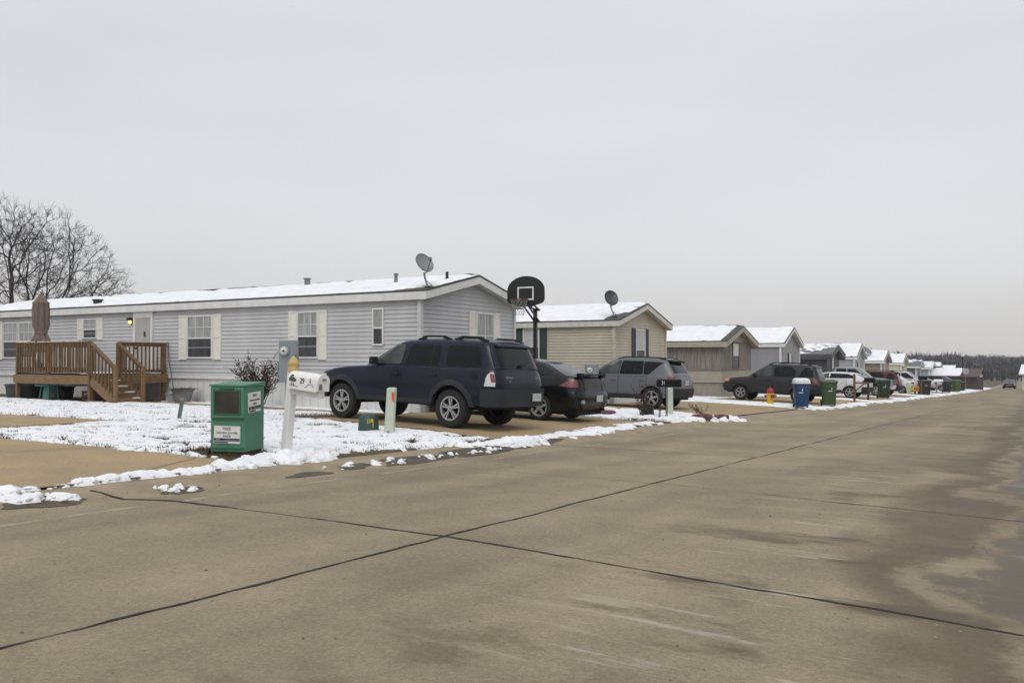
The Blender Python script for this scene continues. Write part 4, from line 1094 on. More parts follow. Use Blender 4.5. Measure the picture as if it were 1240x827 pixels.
for k, (u, y, r_, h, lab) in enumerate([(13.9, -2.0, .62, .42, 'black round stock tub with snow on its rim left of the deck post'), (13.0, -1.5, .42, .36, 'smaller black round tub behind the left deck post')]):
    t = empty('stock_tub', at_deck(u, y)); tag(t, lab, 'tub', 'black tubs by the deck')
    q = MB(); q.lathe([(r_ * .88, 0), (r_ * .95, h * .5), (r_, h), (r_ + .03, h), (r_ + .03, h + .03), (r_ - .03, h + .03), (r_ - .08, h * .4), (0.01, h * .38)], 32, cap=False); q.build('shell', M_TUB, t, smooth=40)
    q = MB(); q.lathe([(r_ * .93, h * .8), (r_ * .6, h * .93), (.01, h * .95)], 24, cap=False); q.build('snow_fill', M_SNOW, t, smooth=60)
t = empty('feed_sack', at_deck(12.75, -1.9), .5); tag(t, 'lumpy beige sack slumped beside the teal table', 'sack')
q = MB(); bm_rows = []
for z, r_ in ((0, .24), (.1, .30), (.25, .29), (.38, .22), (.46, .13), (.50, .07), (.52, .01)):
    bm_rows.append([((r_ * 1.2 + .03 * math.sin(3 * a + z * 9)) * math.cos(a), (r_ * .8 + .02 * math.sin(5 * a)) * math.sin(a), z) for a in [6.283 * k / 24 for k in range(24)]])
q.grid(bm_rows, closed=True); q.build('bag_body', mat('beige_sacking', (.30, .25, .17), .9, var=.2, scale=8, bump=.4, bscale=30), t, smooth=60)
q = MB(); q.lathe([(.1, .46), (.13, .49), (.1, .54), (.03, .57)], 12); q.build('snow_cap', M_SNOW, t, smooth=60)
t = empty('wooden_crate', at_deck(10.9, -1.7), .1); tag(t, 'small slatted wooden crate in the shade under the deck', 'crate')
q = MB()
for z in (.04, .15, .26):
    for (x0, x1, y0, y1) in ((-.3, .3, -.21, -.19), (-.3, .3, .19, .21), (-.3, -.28, -.2, .2), (.28, .3, -.2, .2)): q.bb(x0, x1, y0, y1, z - .035, z + .035)
q.bb(-.29, .29, -.2, .2, 0, .02); q.build('slats', M_WOOD2, t)
q = MB(); [q.bb(x - .02, x + .02, y - .02, y + .02, 0, .31) for x in (-.27, .27) for y in (-.18, .18)]; q.build('corner_posts', M_WOOD, t)
t = empty('rolled_screen', at_deck(11.2, -2.35), .0); tag(t, 'black folded mesh panel with snow hung below the deck rim', 'mesh panel')
q = MB(); e = (HW(1, 0, 0) - HW(0, 0, 0)); 
q.bar(e * -.75 + Vector((0, 0, .52)), e * .75 + Vector((0, 0, .55)), .5, .13); q.build('panel', M_TUB, t)
q = MB(); q.bar(e * -.72 + Vector((0, -.1, .594)), e * .72 + Vector((0, -.1, .624)), .26, .02); q.build('snow_cap', M_SNOW, t)
t = empty('covered_grill', at_deck(14.35, -1.3), 0); tag(t, 'dark covered grill cart with brown board top at the left picture edge', 'grill')
q = MB(); q.box((0, 0, .5), (1.5, .7, .75), taper=.94); q.build('cover', mat('dark_tarp', (.014, .016, .018), .6, var=.4, scale=4, bump=.6, bscale=7), t)
q = MB(); q.bb(-.85, .85, -.4, .4, .93, 1.0); q.build('board', M_WOOD, t)
q = MB(); q.tube([(-.2, 0, 1.0), (-.2, 0, 1.2)], .06, 10); q.tube([(-.2, 0, .95), (-.15, 0, .4)], .02, 6); q.build('lantern', M_BLACK, t)
for x in (-.55, .55):
    q = MB(); q.lathe([(.08, -.03), (.11, -.02), (.11, .02), (.08, .03)], 14, (x, -.3, .11), axis='y'); q.build('wheel', M_BLACK, t)

# ------------------------------------------------------------------ dishes
M_DISH = mat('dish_grey', (.20, .21, .22), .45, var=.1, scale=3); M_DISHD = mat('dish_dark', (.05, .05, .058), .45, var=.2, scale=3)
def dish(label, p, face, m, r_=.38, mast=.5, lean=(-.18, 0)):
    t = empty('satellite_dish', p); tag(t, label, 'satellite dish', 'satellite dishes on the roofs')
    F = Vector(face).normalized(); sd_ = F.cross(Vector((0, 0, 1))).normalized(); up = sd_.cross(F)
    top = Vector((lean[0], lean[1], mast))
    q = MB(); q.tube([(0, 0, 0), (lean[0] * .3, lean[1] * .3, mast * .25), (lean[0] * .85, lean[1] * .85, mast * .7), top], .024, 8); q.box((0, 0, .012), (.22, .16, .02)); q.tube([(.1, .1, 0), (lean[0] * .6, lean[1] * .6, mast * .5)], .01, 6); q.build('mast', M_GREYM, t, smooth=50)
    C = top + up * r_ * .75 + F * .06
    rows = []
    for k in range(8):
        rr = r_ * k / 7; dd = .12 * (k / 7) ** 2 * r_ / .38
        rows.append([C + F * dd + (sd_ * math.cos(a) * .92 + up * math.sin(a)) * max(rr, .002) for a in [6.2832 * j / 36 for j in range(36)]])
    rim = [p_ + F * .012 for p_ in rows[-1]]
    back = [[p_ - F * .014 for p_ in r__] for r__ in rows]
    q = MB(); q.grid(rows + [rim] + back[::-1], closed=True); q.build('reflector', m, t, smooth=40)
    q = MB(); a0 = C - up * r_ * .98; a1 = C - up * r_ * .35 + F * r_ * 1.15
    q.tube([top, a0 + F * .02, a1], .013, 8); q.tube([a1 - F * .02, a1 + up * .02 + F * .05], .03, 8)
    q.tube([C - F * .03, top + up * .08], .03, 8)
    q.box(a1 + up * .045, (.06, .06, .10)); q.build('feed_arm', M_GREYM, t, smooth=50)
    return t
dish('light grey satellite dish on the near roof corner of the long grey home', HW(-.14, .12, 3.22) + Vector((H1X, H1Y, H1Z)), (.82, -.22, .5), M_DISH, .28, .36, (-.10, -.02))
HWT = lambda x, y, z: Vector((-13.25 - math.cos(R(2.2)) * x - math.sin(R(2.2)) * y, 27.2 - math.sin(R(2.2)) * x + math.cos(R(2.2)) * y, -.45 + z))
dish('dark round satellite dish on the tan home roof corner', HWT(.05, .2, 3.20), (.75, -.52, .35), M_DISHD, .30, .42, (-.14, -.05))
dish('weathered grey dish on the snowy roof of the brown home', Vector((-14.6, 86.0, -1.9 + 3.3)), (.75, -.3, .9), M_GREYM, .5, .22, (0, 0))

# ------------------------------------------------------------------ newspaper box
M_NGREEN = mat('green_box_paint', (.040, .150, .088), .5, c2=(.062, .20, .125), scale=3.5, bump=.1, bscale=30)
M_NEDGE = mat('dark_green_edge', (.02, .09, .05), .5); M_PLACARD = mat('white_card', (.62, .62, .62), .5, var=.05)
M_INK = mat('black_ink', (.02, .02, .022), .6); M_GREYINK = mat('grey_ink', (.13, .14, .15), .6)
nbp = (-9.0, 7.2); nb = empty('newspaper_box', (nbp[0], nbp[1], Tf(*nbp)), R(20))
# local: front faces -y, width along x
tag(nb, 'green newspaper vending box with white placards on the snowy verge', 'newspaper box')
Wb, Db, Hb = .50, .47, .93
q = MB(); q.bb(-Wb / 2, Wb / 2, -Db / 2, Db / 2, .06, Hb - .02); q.build('cabinet', M_NGREEN, nb, bevel=.012)
q = MB(); q.add([(-Wb / 2 - .012, -Db / 2 - .02, Hb - .02), (Wb / 2 + .012, -Db / 2 - .02, Hb - .02), (Wb / 2 + .012, Db / 2 + .01, Hb - .02), (-Wb / 2 - .012, Db / 2 + .01, Hb - .02),
                 (-Wb / 2 - .012, -Db / 2 - .02, Hb + .0), (Wb / 2 + .012, -Db / 2 - .02, Hb + .0), (Wb / 2 + .012, Db / 2 + .01, Hb + .03), (-Wb / 2 - .012, Db / 2 + .01, Hb + .03)],
                [(0, 3, 2, 1), (4, 5, 6, 7), (0, 1, 5, 4), (1, 2, 6, 5), (2, 3, 7, 6), (3, 0, 4, 7)]); q.build('lid', M_NGREEN, nb)
q = MB(); q.bb(-Wb / 2 + .03, Wb / 2 - .03, -Db / 2 + .03, Db / 2 - .03, -.04, .06); q.build('plinth', mat('rusty_base', (.06, .035, .02), .9, var=.4, scale=12), nb)
dr = MB(); dr.bb(-Wb / 2 + .008, Wb / 2 - .008, -Db / 2 - .018, -Db / 2 - .0, .50, Hb - .03); door_n = dr.build('door', M_NGREEN, nb, bevel=.006)
q = MB(); q.bb(-.175, .175, -Db / 2 - .022, -Db / 2 - .017, .56, .845); q.build('window_pane', mat('dull_window', (.028, .027, .024), .25, var=.5, scale=4), door_n)
q = MB(); 
for (x0, x1, z0, z1) in ((-.195, .195, .845, .862), (-.195, .195, .543, .56), (-.195, -.175, .56, .845), (.175, .195, .56, .845)): q.bb(x0, x1, -Db / 2 - .027, -Db / 2 - .017, z0, z1)
q.build('window_frame', M_NEDGE, door_n)
q = MB(); q.bb(-.10, .10, -Db / 2 - .045, -Db / 2 - .017, .875, .892); q.build('handle', M_NEDGE, door_n)
q = MB(); q.bb(-Wb / 2 + .02, Wb / 2 - .02, -Db / 2 - .01, -Db / 2 + .005, .472, .492); q.build('seam', M_NEDGE, nb)
q = MB(); q.bb(-Wb / 2 + .015, Wb / 2 - .015, -Db / 2 - .012, -Db / 2 - .001, .1, .115); q.build('seam', M_NEDGE, nb)
def placard(nm, cx, cz, ww, hh, side):
    if side == 'front': org = Vector((cx, -Db / 2 - .012, cz)); ux = Vector((1, 0, -.012)); uy = Vector((0, 0, 1))
    else: org = Vector((Wb / 2 + .008, cx, cz)); ux = Vector((0, 1, .06)); uy = Vector((0, 0, 1))
    M4 = frame4(org, ux, uy); q = MB()
    tr = lambda x, y, z: tuple(M4 @ Vector((x, y, z)))
    def bx(mb, x0, x1, y0, y1, z0, z1): mb.add([tr(x, y, z) for z in (z0, z1) for (x, y) in ((x0, y0), (x1, y0), (x1, y1), (x0, y1))], [(0, 3, 2, 1), (4, 5, 6, 7), (0, 1, 5, 4), (1, 2, 6, 5), (2, 3, 7, 6), (3, 0, 4, 7)])
    bx(q, -ww / 2, ww / 2, -hh / 2, hh / 2, -.012, 0); po = q.build('placard', M_PLACARD, nb)
    k = ww / .36
    for s_, zc, sz in (('FREE!', .34, .052), ('Suburban Journals', .12, .040), ('INSIDE', -.08, .036)):
        text_mesh('lettering', s_, sz * k, M_INK, po, frame4(tr(0, zc * hh, .002), ux, uy), .001)
    q = MB(); bx(q, -ww / 2 + .006, ww / 2 - .004, -hh * .36, -hh * .20, .0005, .003); bx(q, -ww / 2 + .01, ww * .05, -hh * .47, -hh * .40, .0005, .003); q.cur = 1
    r2 = random.Random(5); x = -ww / 2 + .02
    bx(q, -ww * .12, ww / 2 - .012, -hh * .325, -hh * .265, .003, .004); bx(q, -ww / 2 + .03, -ww * .26, -hh * .34, -hh * .225, .003, .004)
    q.build('printed_band', [M_INK, M_GREYINK], po)
placard('front', -.005, .285, .375, .225, 'front'); placard('side', -.02, .70, .30, .26, 'side')
q = MB(); q.tube([(-Wb / 2 - .02, -.1, .3), (-Wb / 2 - .05, -.12, .12), (-Wb / 2 - .09, -.14, .0)], .012, 6); q.bar((-Wb / 2 - .01, -.16, .16), (-Wb / 2 - .09, -.16, -.02), .05, .012); q.build('chain', M_BLACK, nb)

# ------------------------------------------------------------------ mailbox 29
M_WPOST = mat('white_vinyl_post', (.66, .66, .64), .5, var=.08, scale=4, bump=.05)
M_WBOX = mat('white_mailbox', (.68, .68, .67), .45, c2=(.76, .76, .75), scale=5)
M_GOLD = mat('gold_paint', (.40, .28, .085), .55, c2=(.52, .39, .16), scale=18, bump=.2)
M_DKGREEN = mat('painted_green', (.05, .085, .055), .7); M_SEPIA = mat('painted_brown', (.12, .10, .06), .7)
mbp = (-8.47, 7.52); mz = Tf(*mbp)
m29 = empty('mailbox', (mbp[0], mbp[1], mz), R(-2)); tag(m29, 'white post mailbox painted with trees and number 29, gold post cap', 'mailbox')
# local x towards the street, y along it; the post leans a touch
q = MB(); q.bar((-.01, .01, -.25), (.055, .10, 1.14), .105, .105, up=(0, 1, 0)); q.build('post', M_WPOST, m29, bevel=.008)
cap_c = Vector((.057, .103, 1.13))
q = MB(); q.lathe([(.070, 0), (.072, .05), (.066, .06), (.066, .07), (.078, .095), (.078, .115), (.055, .15), (.035, .18), (.012, .205), (.0, .21)], 18, cap_c); q.build('post_cap', M_GOLD, m29, smooth=35)
q = MB(); q.bar((.0, .085, .895), (.63, .085, .838), .09, .10); q.build('arm', M_WPOST, m29, bevel=.006)
# barrel: arch section swept along local x with the same droop as the arm
ux = Vector((.72, 0, -.062)).normalized(); uy = Vector((0, 1, 0)); uz = ux.cross(uy)
BO = Vector((.08, .085, .895 + .05 - .012))
arch = [(-.095, 0), (.095, 0), (.095, .12)] + [(.095 * math.cos(a), .12 + .095 * math.sin(a)) for a in [math.pi * k / 14 for k in range(1, 14)]] + [(-.095, .12)]
P = lambda x, y, z: BO + ux * x + uy * y + uz * z
q = MB(); q.prism(arch, .60, lambda u, v, w_: P(w_ * .92, u, v)); bxo = q.build('box', M_WBOX, m29, smooth=35)
q = MB(); q.prism([(a * 1.06, b_ * 1.03 - .004) for a, b_ in arch], .035, lambda u, v, w_: P(.54 + w_, u, v)); dro = q.build('door', M_WBOX, m29, smooth=35)
q = MB(); q.bb(-.005, .005, -.012, .012, 0, .05); 
q = MB(); c = P(.58, 0, .15); q.box(c, (.03, .05, .025)); q.build('latch', M_GREYM, dro)
q = MB(); q.box(P(.576, -.05, .055), (.012, .05, .075)); q.build('label_plate', M_GREYINK, dro)
q = MB(); q.box(P(.46, .099, .10), (.16, .006, .03)); q.box(P(.52, .099, .15), (.03, .006, .08)); q.build('flag', mat('red_flag', (.25, .02, .02), .5), m29)
# painted pictures on the near side (flat paint on the barrel)
side = lambda x, z: P(x, -.0965 if z < .12 else -(.0965 * math.cos(math.asin(min(1, (z - .12) / .0965)))), z)
def paint(parts, m, nm):
    q = MB()
    for pl in parts: q.prism(pl, .0015, lambda u, v, w_: side(u, v) + Vector((0, -1, 0)) * (w_ + .0004) )
    q.build(nm, m, bxo, fix=False)
def disc(cx, cz, r_, n=9, sq=1, seed=0):
    rr = random.Random(seed + int(cx * 1000)); return [(cx + r_ * (.75 + .4 * rr.random()) * math.cos(6.283 * k / n), cz + sq * r_ * (.75 + .4 * rr.random()) * math.sin(6.283 * k / n)) for k in range(n)]
paint([disc(.075, .135, .04), disc(.045, .11, .03), disc(.105, .11, .032), disc(.135, .105, .026), disc(.43, .105, .014), disc(.425, .13, .012), disc(.42, .145, .008)], M_DKGREEN, 'painted_foliage')
paint([[(.07, .03), (.082, .03), (.08, .1), (.072, .1)], [(.105, .03), (.115, .03), (.113, .1), (.107, .1)], [(.02, .028), (.2, .02), (.2, .026), (.02, .036)], [(.32, .028), (.36, .045), (.40, .075), (.48, .075), (.48, .04), (.474, .04), (.474, .069), (.403, .069), (.365, .04), (.322, .023)], [(.04, .05), (.15, .04), (.15, .045), (.04, .056)]], M_SEPIA, 'painted_trunks')
text_mesh('number', '29', .10, M_INK, bxo, frame4(P(.275, -.099, .105), ux, uz), .001, sx=.9)
q = MB(); q.bar(P(.0, -.1, -.005), P(.56, -.1, -.005), .012, .02); q.build('base_trim', M_WPOST, m29)

# ------------------------------------------------------------------ electric meter pedestals
M_METER = mat('blue_grey_steel', (.185, .212, .228), .5, var=.12, scale=3)
M_DIAL = mat('meter_dial', (.50, .50, .46), .3)
def meter(label, x, y, face, pw, ph, z0, dep=.16, post=.13):
    t = empty('electric_meter', (x, y, Tf(x, y)), face); tag(t, label, 'electric meter', 'electric meter pedestals')
    q = MB(); q.bb(-pw / 2, pw / 2, -dep / 2, dep / 2, z0, z0 + ph); q.build('cabinet', M_METER, t, bevel=.008)
    q = MB(); q.bb(-post / 2, post / 2, -.06, .06, -.2, z0); q.build('post', M_METER, t)
    q = MB(); q.bb(.02, pw / 2 - .015, -dep / 2 - .012, -dep / 2, z0 + ph * .40, z0 + ph * .94); q.bb(-pw / 2 + .03, pw / 2 - .03, -dep / 2 - .008, -dep / 2, z0 + .04, z0 + ph * .36); q.build('cover_panel', M_METER, t)
    q = MB(); cz = z0 + ph * .74; cx = -pw / 2 + .105
    q.lathe([(.09, -dep / 2), (.09, -dep / 2 - .05), (.075, -dep / 2 - .055)], 20, (cx, 0, cz), axis='y'); g = q.build('meter_ring', M_GALV, t)
    q = MB(); q.lathe([(.072, -dep / 2 - .054), (.07, -dep / 2 - .10), (.05, -dep / 2 - .12), (.0, -dep / 2 - .125)], 20, (cx, 0, cz), axis='y'); g2 = q.build('meter_glass', M_DIAL, g, smooth=40)
    q = MB(); q.bb(cx - .02, cx + .015, -dep / 2 - .13, -dep / 2 - .12, cz - .015, cz + .02); q.build('register', M_BLACK, g2)
    q = MB(); q.bb(pw / 2 - .05, pw / 2 - .03, -dep / 2 - .03, -dep / 2 - .01, z0 + ph * .62, z0 + ph * .66); q.build('lock', M_BLACK, t)
    return t
m = meter('tall blue grey electric meter pedestal behind the white mailbox', -12.6, 11.30, R(42), .37, .82, .80)
meter('short blue grey electric meter pedestal between the black sedan and the grey wagon', -11.55, 22.2, R(40), .40, .62, .75)

# ------------------------------------------------------------------ utility pedestals
M_PALEG = mat('pale_green_post', (.36, .41, .33), .55, c2=(.44, .48, .40), scale=5); M_DOME = mat('dark_green_dome', (.018, .048, .042), .5, var=.15)
M_ORANGE = mat('orange_tag', (.50, .10, .02), .5); M_YEL = mat('yellow_tag', (.55, .38, .03), .5)
def pedestal(label, x, y, h, w_, lean=(0, 0), face=0, sticker=True):
    t = empty('utility_pedestal', (x, y, Tf(x, y)), face); tag(t, label, 'utility post', 'pale green utility posts')
    q = MB(); A = Vector((0, 0, -.1)); B = Vector((lean[0], lean[1], h))
    rows = []
    for f_, k in ((0, 1.12), (.12, 1.1), (.14, 1.0), (.93, .97), (.965, .99), (.99, .9), (1.0, .6)):
        c = A.lerp(B, f_); rows.append([c + Vector((math.copysign(abs(math.cos(a)) ** .45, math.cos(a)) * w_ / 2 * k, math.copysign(abs(math.sin(a)) ** .45, math.sin(a)) * w_ / 2 * k, 0)) for a in [6.2832 * j / 28 for j in range(28)]])
    q.grid(rows, closed=True); q.add(rows[-1], [tuple(range(28))]); q.build('post', M_PALEG, t, smooth=50)
    if sticker:
        q = MB(); zc = h * .86; lx = lean[0] * .86; ly = lean[1] * .86
        q.bb(lx + w_ * .08, lx + w_ * .36, ly - w_ / 2 - .004, ly - w_ / 2 + .03, h * .68, h * .9); q.bb(lx + w_ * .19, lx + w_ * .27, ly - w_ / 2 - .003, ly - w_ / 2 + .03, h * .56, h * .68); q.build('warning_tag', M_ORANGE, t)
    q = MB(); q.bb(-.02, .02, -w_ / 2 - .016, -w_ / 2, .04, .07); q.build('bolt', M_GREYM, t)
    return t
pedestal('pale green utility post with orange tag beside the dark green dome', -9.72, 11.0, .82, .175, (.045, .06), R(33))
pedestal('pale green utility post right of the black mailbox 31', -9.15, 22.4, .80, .19, (0, 0), R(38), False)
pedestal('short pale utility post by the white sedan far along the verge', -9.2, 71.5, .95, .28, (0, 0), R(42), False)
dm = empty('utility_dome', (-10.2, 11.0, Tf(-10.2, 11.0)), R(33)); tag(dm, 'low dark green utility dome with yellow tag in the snow', 'utility dome')
q = MB(); q.lathe([(.195, -.05), (.195, .02), (.185, .05), (.172, .25), (.15, .29), (.10, .325), (.04, .335), (0, .336)], 28); q.build('cover', M_DOME, dm, smooth=35)
for x, z0, z1, w_ in ((.02, .17, .25, .012), (.055, .17, .25, .012), (.09, .19, .25, .03), (.105, .10, .25, .012)):
    q = MB(); yy = -math.sqrt(max(.0, .18 ** 2 - x * x)); q.bb(x - w_ / 2, x + w_ / 2, yy - .006, yy + .02, z0, z1); q.build('yellow_mark', M_YEL, dm)

# ------------------------------------------------------------------ planter, marker, shrubs
M_POT = mat('stone_planter', (.20, .20, .20), .8, var=.12, scale=10)
def tuft(mb, n, r_, h, seed, droop=.4, wd=.012, z=0, leaf=0):
    q = random.Random(seed)
    for _ in range(n):
        a = q.uniform(0, 6.283); rr = r_ * q.random() ** .5; l = h * q.uniform(.5, 1)
        o_ = Vector((rr * .5 * math.cos(a), rr * .5 * math.sin(a), z)); t_ = o_ + Vector((math.cos(a) * rr * (1 + droop), math.sin(a) * rr * (1 + droop), l))
        md = o_.lerp(t_, .5) + Vector((0, 0, l * .12)); s_ = Vector((-math.sin(a), math.cos(a), 0)) * wd
        mb.add([o_ - s_, o_ + s_, md + s_, md - s_, t_], [(0, 1, 2, 3), (3, 2, 4)])
pp = (-21.7, 15.35); pot = empty('planter', (*pp, Tf(*pp))); tag(pot, 'grey pot of withered greenery against the white skirting', 'planter')
q = MB(); q.lathe([(.20, 0), (.24, .1), (.30, .34), (.335, .36), (.335, .40), (.29, .40), (.27, .33)], 28, cap=False); q.build('pot', M_POT, pot, smooth=35)
q = MB(); tuft(q, 240, .33, .14, 3, .35, .014, .33); q.build('plant', mat('withered_leaves', (.06, .055, .02), .9, c2=(.13, .11, .05), scale=8), pot, fix=False)
mk = empty('marker_stake', (-14.4, 10.1, Tf(-14.4, 10.1))); tag(mk, 'short leaning grey green marker stake in the snowy lawn', 'marker')
q = MB(); q.bar((-.02, 0, -.1), (.05, .04, .38), .07, .03, up=(.5, -.8, 0)); q.build('stake', mat('stake_green', (.10, .125, .105), .7, var=.3, scale=14), mk)
q = MB(); q.box((.055, .045, .42), (.11, .05, .06)); q.build('stake_cap', M_GREYM, mk)
ub = empty('utility_box', (-22.3, 15.45, Tf(-22.3, 15.45)), R(3)); tag(ub, 'low pale blue grey utility box at the corner of the deck', 'utility box')
q = MB(); q.bb(-.18, .18, -.12, .12, 0, .24); q.build('housing', mat('pale_blue_grey', (.34, .37, .38), .6), ub, bevel=.01); q = MB(); q.bb(-.2, .2, -.14, .14, .24, .27); q.build('lid', mat('pale_blue_grey', (.34, .37, .38), .6), ub)
q = MB(); q.tube([HW(9.7, -.05, 1.9), HW(9.55, -.12, 1.3), HW(9.1, -.3, .5), HW(8.95, -.4, .2)], .012, 6); tag(q.build('cable', M_BLACK, None), 'thin black cable drooping from deck post to the utility box', 'cable').location = (H1X, H1Y, H1Z)

def shrub(label, x, y, h, spread, nst, seed, m_stem, m_leaf, leafn=22, leafs=.03, name='shrub', grp=None, z=None):
    t = empty(name, (x, y, Tf(x, y) if z is None else z)); tag(t, label, 'shrub', grp)
    q = random.Random(seed); st_ = MB(); lf = MB()
    for _ in range(nst):
        a = q.uniform(0, 6.283); sp_ = spread * q.uniform(.25, 1); l = h * q.uniform(.65, 1.03) * (1 - .25 * sp_ / spread)
        pts = []; p_ = Vector((q.uniform(-.06, .06), q.uniform(-.06, .06), -.03))
        for k in range(7):
            f_ = k / 6; pts.append(p_ + Vector((math.cos(a) * sp_ * f_ ** 1.25 + q.uniform(-.02, .02), math.sin(a) * sp_ * f_ ** 1.25 + q.uniform(-.02, .02), l * f_ ** .9)))
        st_.tube(pts, [.011 * (1 - f_ / 8) * h ** .5 for f_ in range(7)], 5)
        for k in range(2, 7):
            for _b in range(2):
                d_ = Vector((q.uniform(-1, 1), q.uniform(-1, 1), q.uniform(.1, 1))).normalized() * q.uniform(.08, .24) * h
                st_.tube([pts[k], pts[k] + d_ * .5 + Vector((0, 0, .01)), pts[k] + d_], [.005, .004, .0025], 4, cap=False)
                for _l in range(leafn // 4):
                    c = pts[k] + d_ * q.uniform(.1, 1.05); n_ = Vector((q.uniform(-1, 1), q.uniform(-1, 1), q.uniform(-1, 1))).normalized(); u_ = n_.orthogonal().normalized(); v_ = n_.cross(u_)
                    s_ = leafs * q.uniform(.5, 1.1)
                    lf.add([c - u_ * s_, c + v_ * s_ * .6, c + u_ * s_, c - v_ * s_ * .6], [(0, 1, 2, 3)])
    st_.build('stems', m_stem, t, fix=False); lf.build('leaves', m_leaf, t, fix=False)
    return t
M_STEM = mat('shrub_stem', (.045, .03, .025), .9, var=.3); M_REDLEAF = mat('dark_red_leaf', (.03, .015, .016), .7, c2=(.085, .05, .042), scale=14)
shrub('dark red leafless barberry shrub against the grey home', -17.75, 14.9, 1.5, .78, 50, 5, M_STEM, M_REDLEAF, 20, .030)
M_RUSTLEAF = mat('rust_leaf', (.03, .013, .010), .8, c2=(.085, .035, .022), scale=14)
shrub('rusty brown dry shrub beside the black mailbox', -9.3, 20.75, .98, .28, 13, 8, M_STEM, M_RUSTLEAF, 14, .021)
shrub('flattened brown stump of dry grass on the snow island', -8.65, 23.6, .42, .42, 10, 9, M_STEM, mat('straw_leaf', (.10, .07, .04), .9, c2=(.2, .14, .08), scale=9), 8, .02)
# ------------------------------------------------------------------ mailbox 31 and its bush
b31 = empty('mailbox', (-8.72, 20.9, Tf(-8.72, 20.9)), R(-2)); tag(b31, 'black mailbox numbered 31 on two thin iron legs', 'mailbox')
arch2 = [(-.09, 0), (.09, 0), (.09, .13)] + [(.09 * math.cos(a), .13 + .07 * math.sin(a)) for a in [math.pi * k / 10 for k in range(1, 10)]] + [(-.09, .13)]
M_BLKBOX = mat('black_box_paint', (.007, .007, .0075), .7, var=.3, spec=.15)
q = MB(); q.prism(arch2, .62, lambda u, v, w_: Vector((-.15 + w_, u, .87 + v))); bb_ = q.build('box', M_BLKBOX, b31, smooth=35)
q = MB(); q.prism([(a * 1.05, b_ * 1.03) for a, b_ in arch2], .025, lambda u, v, w_: Vector((.47 + w_, u, .868 + v))); q.build('door', M_BLKBOX, b31, smooth=35)
text_mesh('number', '31', .15, mat('white_ink', (.7, .7, .7), .5), bb_, frame4(Vector((.05, -.0915, .965)), (1, 0, 0), (0, 0, 1)), .001, sx=.7)
for x in (-.10, .10):
    q = MB(); q.tube([(x, -.03, -.15), (x, -.03, .87)], .014, 8); q.tube([(x, .05, -.15), (x, .05, .87)], .010, 6); q.build('leg', M_BLACK, b31)
q = MB(); q.bar((-.10, -.03, .35), (.10, -.03, .35), .012, .012); q.bar((-.10, -.03, .66), (.10, -.03, .66), .012, .012); q.build('brace', M_BLACK, b31)
cb = empty('concrete_block', (-9.35, 21.35, Tf(-9.35, 21.35)), .3); tag(cb, 'dark weathered block at the foot of the rusty shrub', 'block')
q = MB(); q.box((0, 0, .14), (.34, .3, .36), taper=.75); q.build('block_body', mat('dark_block', (.022, .02, .018), .9, var=.4, scale=10, bump=.7, bscale=16), cb, bevel=.05)
q = MB(); q.lathe([(.10, .31), (.12, .325), (.07, .35), (0.01, .36)], 12, cap=False); q.build('moss_cap', M_GRASS, cb)
M_REDROCK = mat('red_landscape_stone', (.07, .025, .025), .9, c2=(.14, .06, .055), scale=9, bump=.8, bscale=14)
for k, (x, y, rx, ry, h, lab) in enumerate([(-10.15, 20.15, .42, .18, .10, 'flat dark red stone half under snow near the black sedan'), (-7.95, 21.75, .34, .2, .13, 'dark red landscape stone showing through snow below mailbox 31'), (-7.75, 22.7, .26, .13, .10, 'smaller reddish stone near the right tip of the snow island')]):
    q = MB(); rows = []
    for z, f_ in ((-.08, 1), (h * .5, 1.02), (h * .85, .8), (h, .4), (h * 1.02, .02)):
        rows.append([(rx * f_ * math.cos(a) * (1 + .12 * math.sin(3 * a + k)), ry * f_ * math.sin(a) * (1 + .1 * math.sin(4 * a + 1)), z) for a in [6.2832 * j / 20 for j in range(20)]])
    q.grid(rows, closed=True); o = q.build('landscape_stone', M_REDROCK, None, smooth=40); o.location = (x, y, Tf(x, y) + .05); o.rotation_euler = (0, 0, R(60)); tag(o, lab, 'stone', 'red landscape stones')

# ------------------------------------------------------------------ basketball hoop
bx, by = -11.9, 19.0
bh = empty('basketball_hoop', (bx, by, Tf(bx, by)), R(6)); tag(bh, 'black basketball hoop with white target square behind the sedan', 'basketball hoop')
# local: hoop faces -x' direction given by rotation; x right along the board as seen, -y towards the viewer
bh.rotation_euler = (0, 0, R(6))
M_HOOPB = mat('hoop_black', (.008, .008, .009), .4)
q = MB(); q.bar((0, .62, -.1), (.0, .62, 2.86), .09, .09, up=(0, 1, 0)); q.build('pole', M_HOOPB, bh)
q = MB()
prof = [(-.56, .0), (-.50, -.08), (-.18, -.17), (.18, -.17), (.50, -.08), (.56, .0)] + [(.56 * math.cos(a), .27 + .39 * math.sin(a)) for a in [math.pi * k / 20 for k in range(0, 21)]]
q.prism(prof, .035, lambda u, v, w_: Vector((u, w_, 3.05 + v))); bo = q.build('backboard', M_HOOPB, bh)
q = MB()
for (x0, x1, z0, z1) in ((-.245, .245, .33, .365), (-.245, .245, .0, .04), (-.245, -.205, .04, .33), (.205, .245, .04, .33)): q.bb(x0, x1, -.006, .001, 3.05 + z0, 3.05 + z1)
q.build('target_square', mat('white_paint', (.72, .72, .72), .5), bo)
q = MB()
for x in (-.07, .07):
    q.bar((x, .02, 3.06), (x, .72, 2.82), .03, .045); q.bar((x, .02, 2.90), (x, .72, 2.50), .03, .045)
q.tube([(-.1, .70, 2.82), (.1, .70, 2.82)], .028, 6); q.tube([(-.1, .70, 2.50), (.1, .70, 2.50)], .028, 6)
q.build('bracket', M_HOOPB, bh)
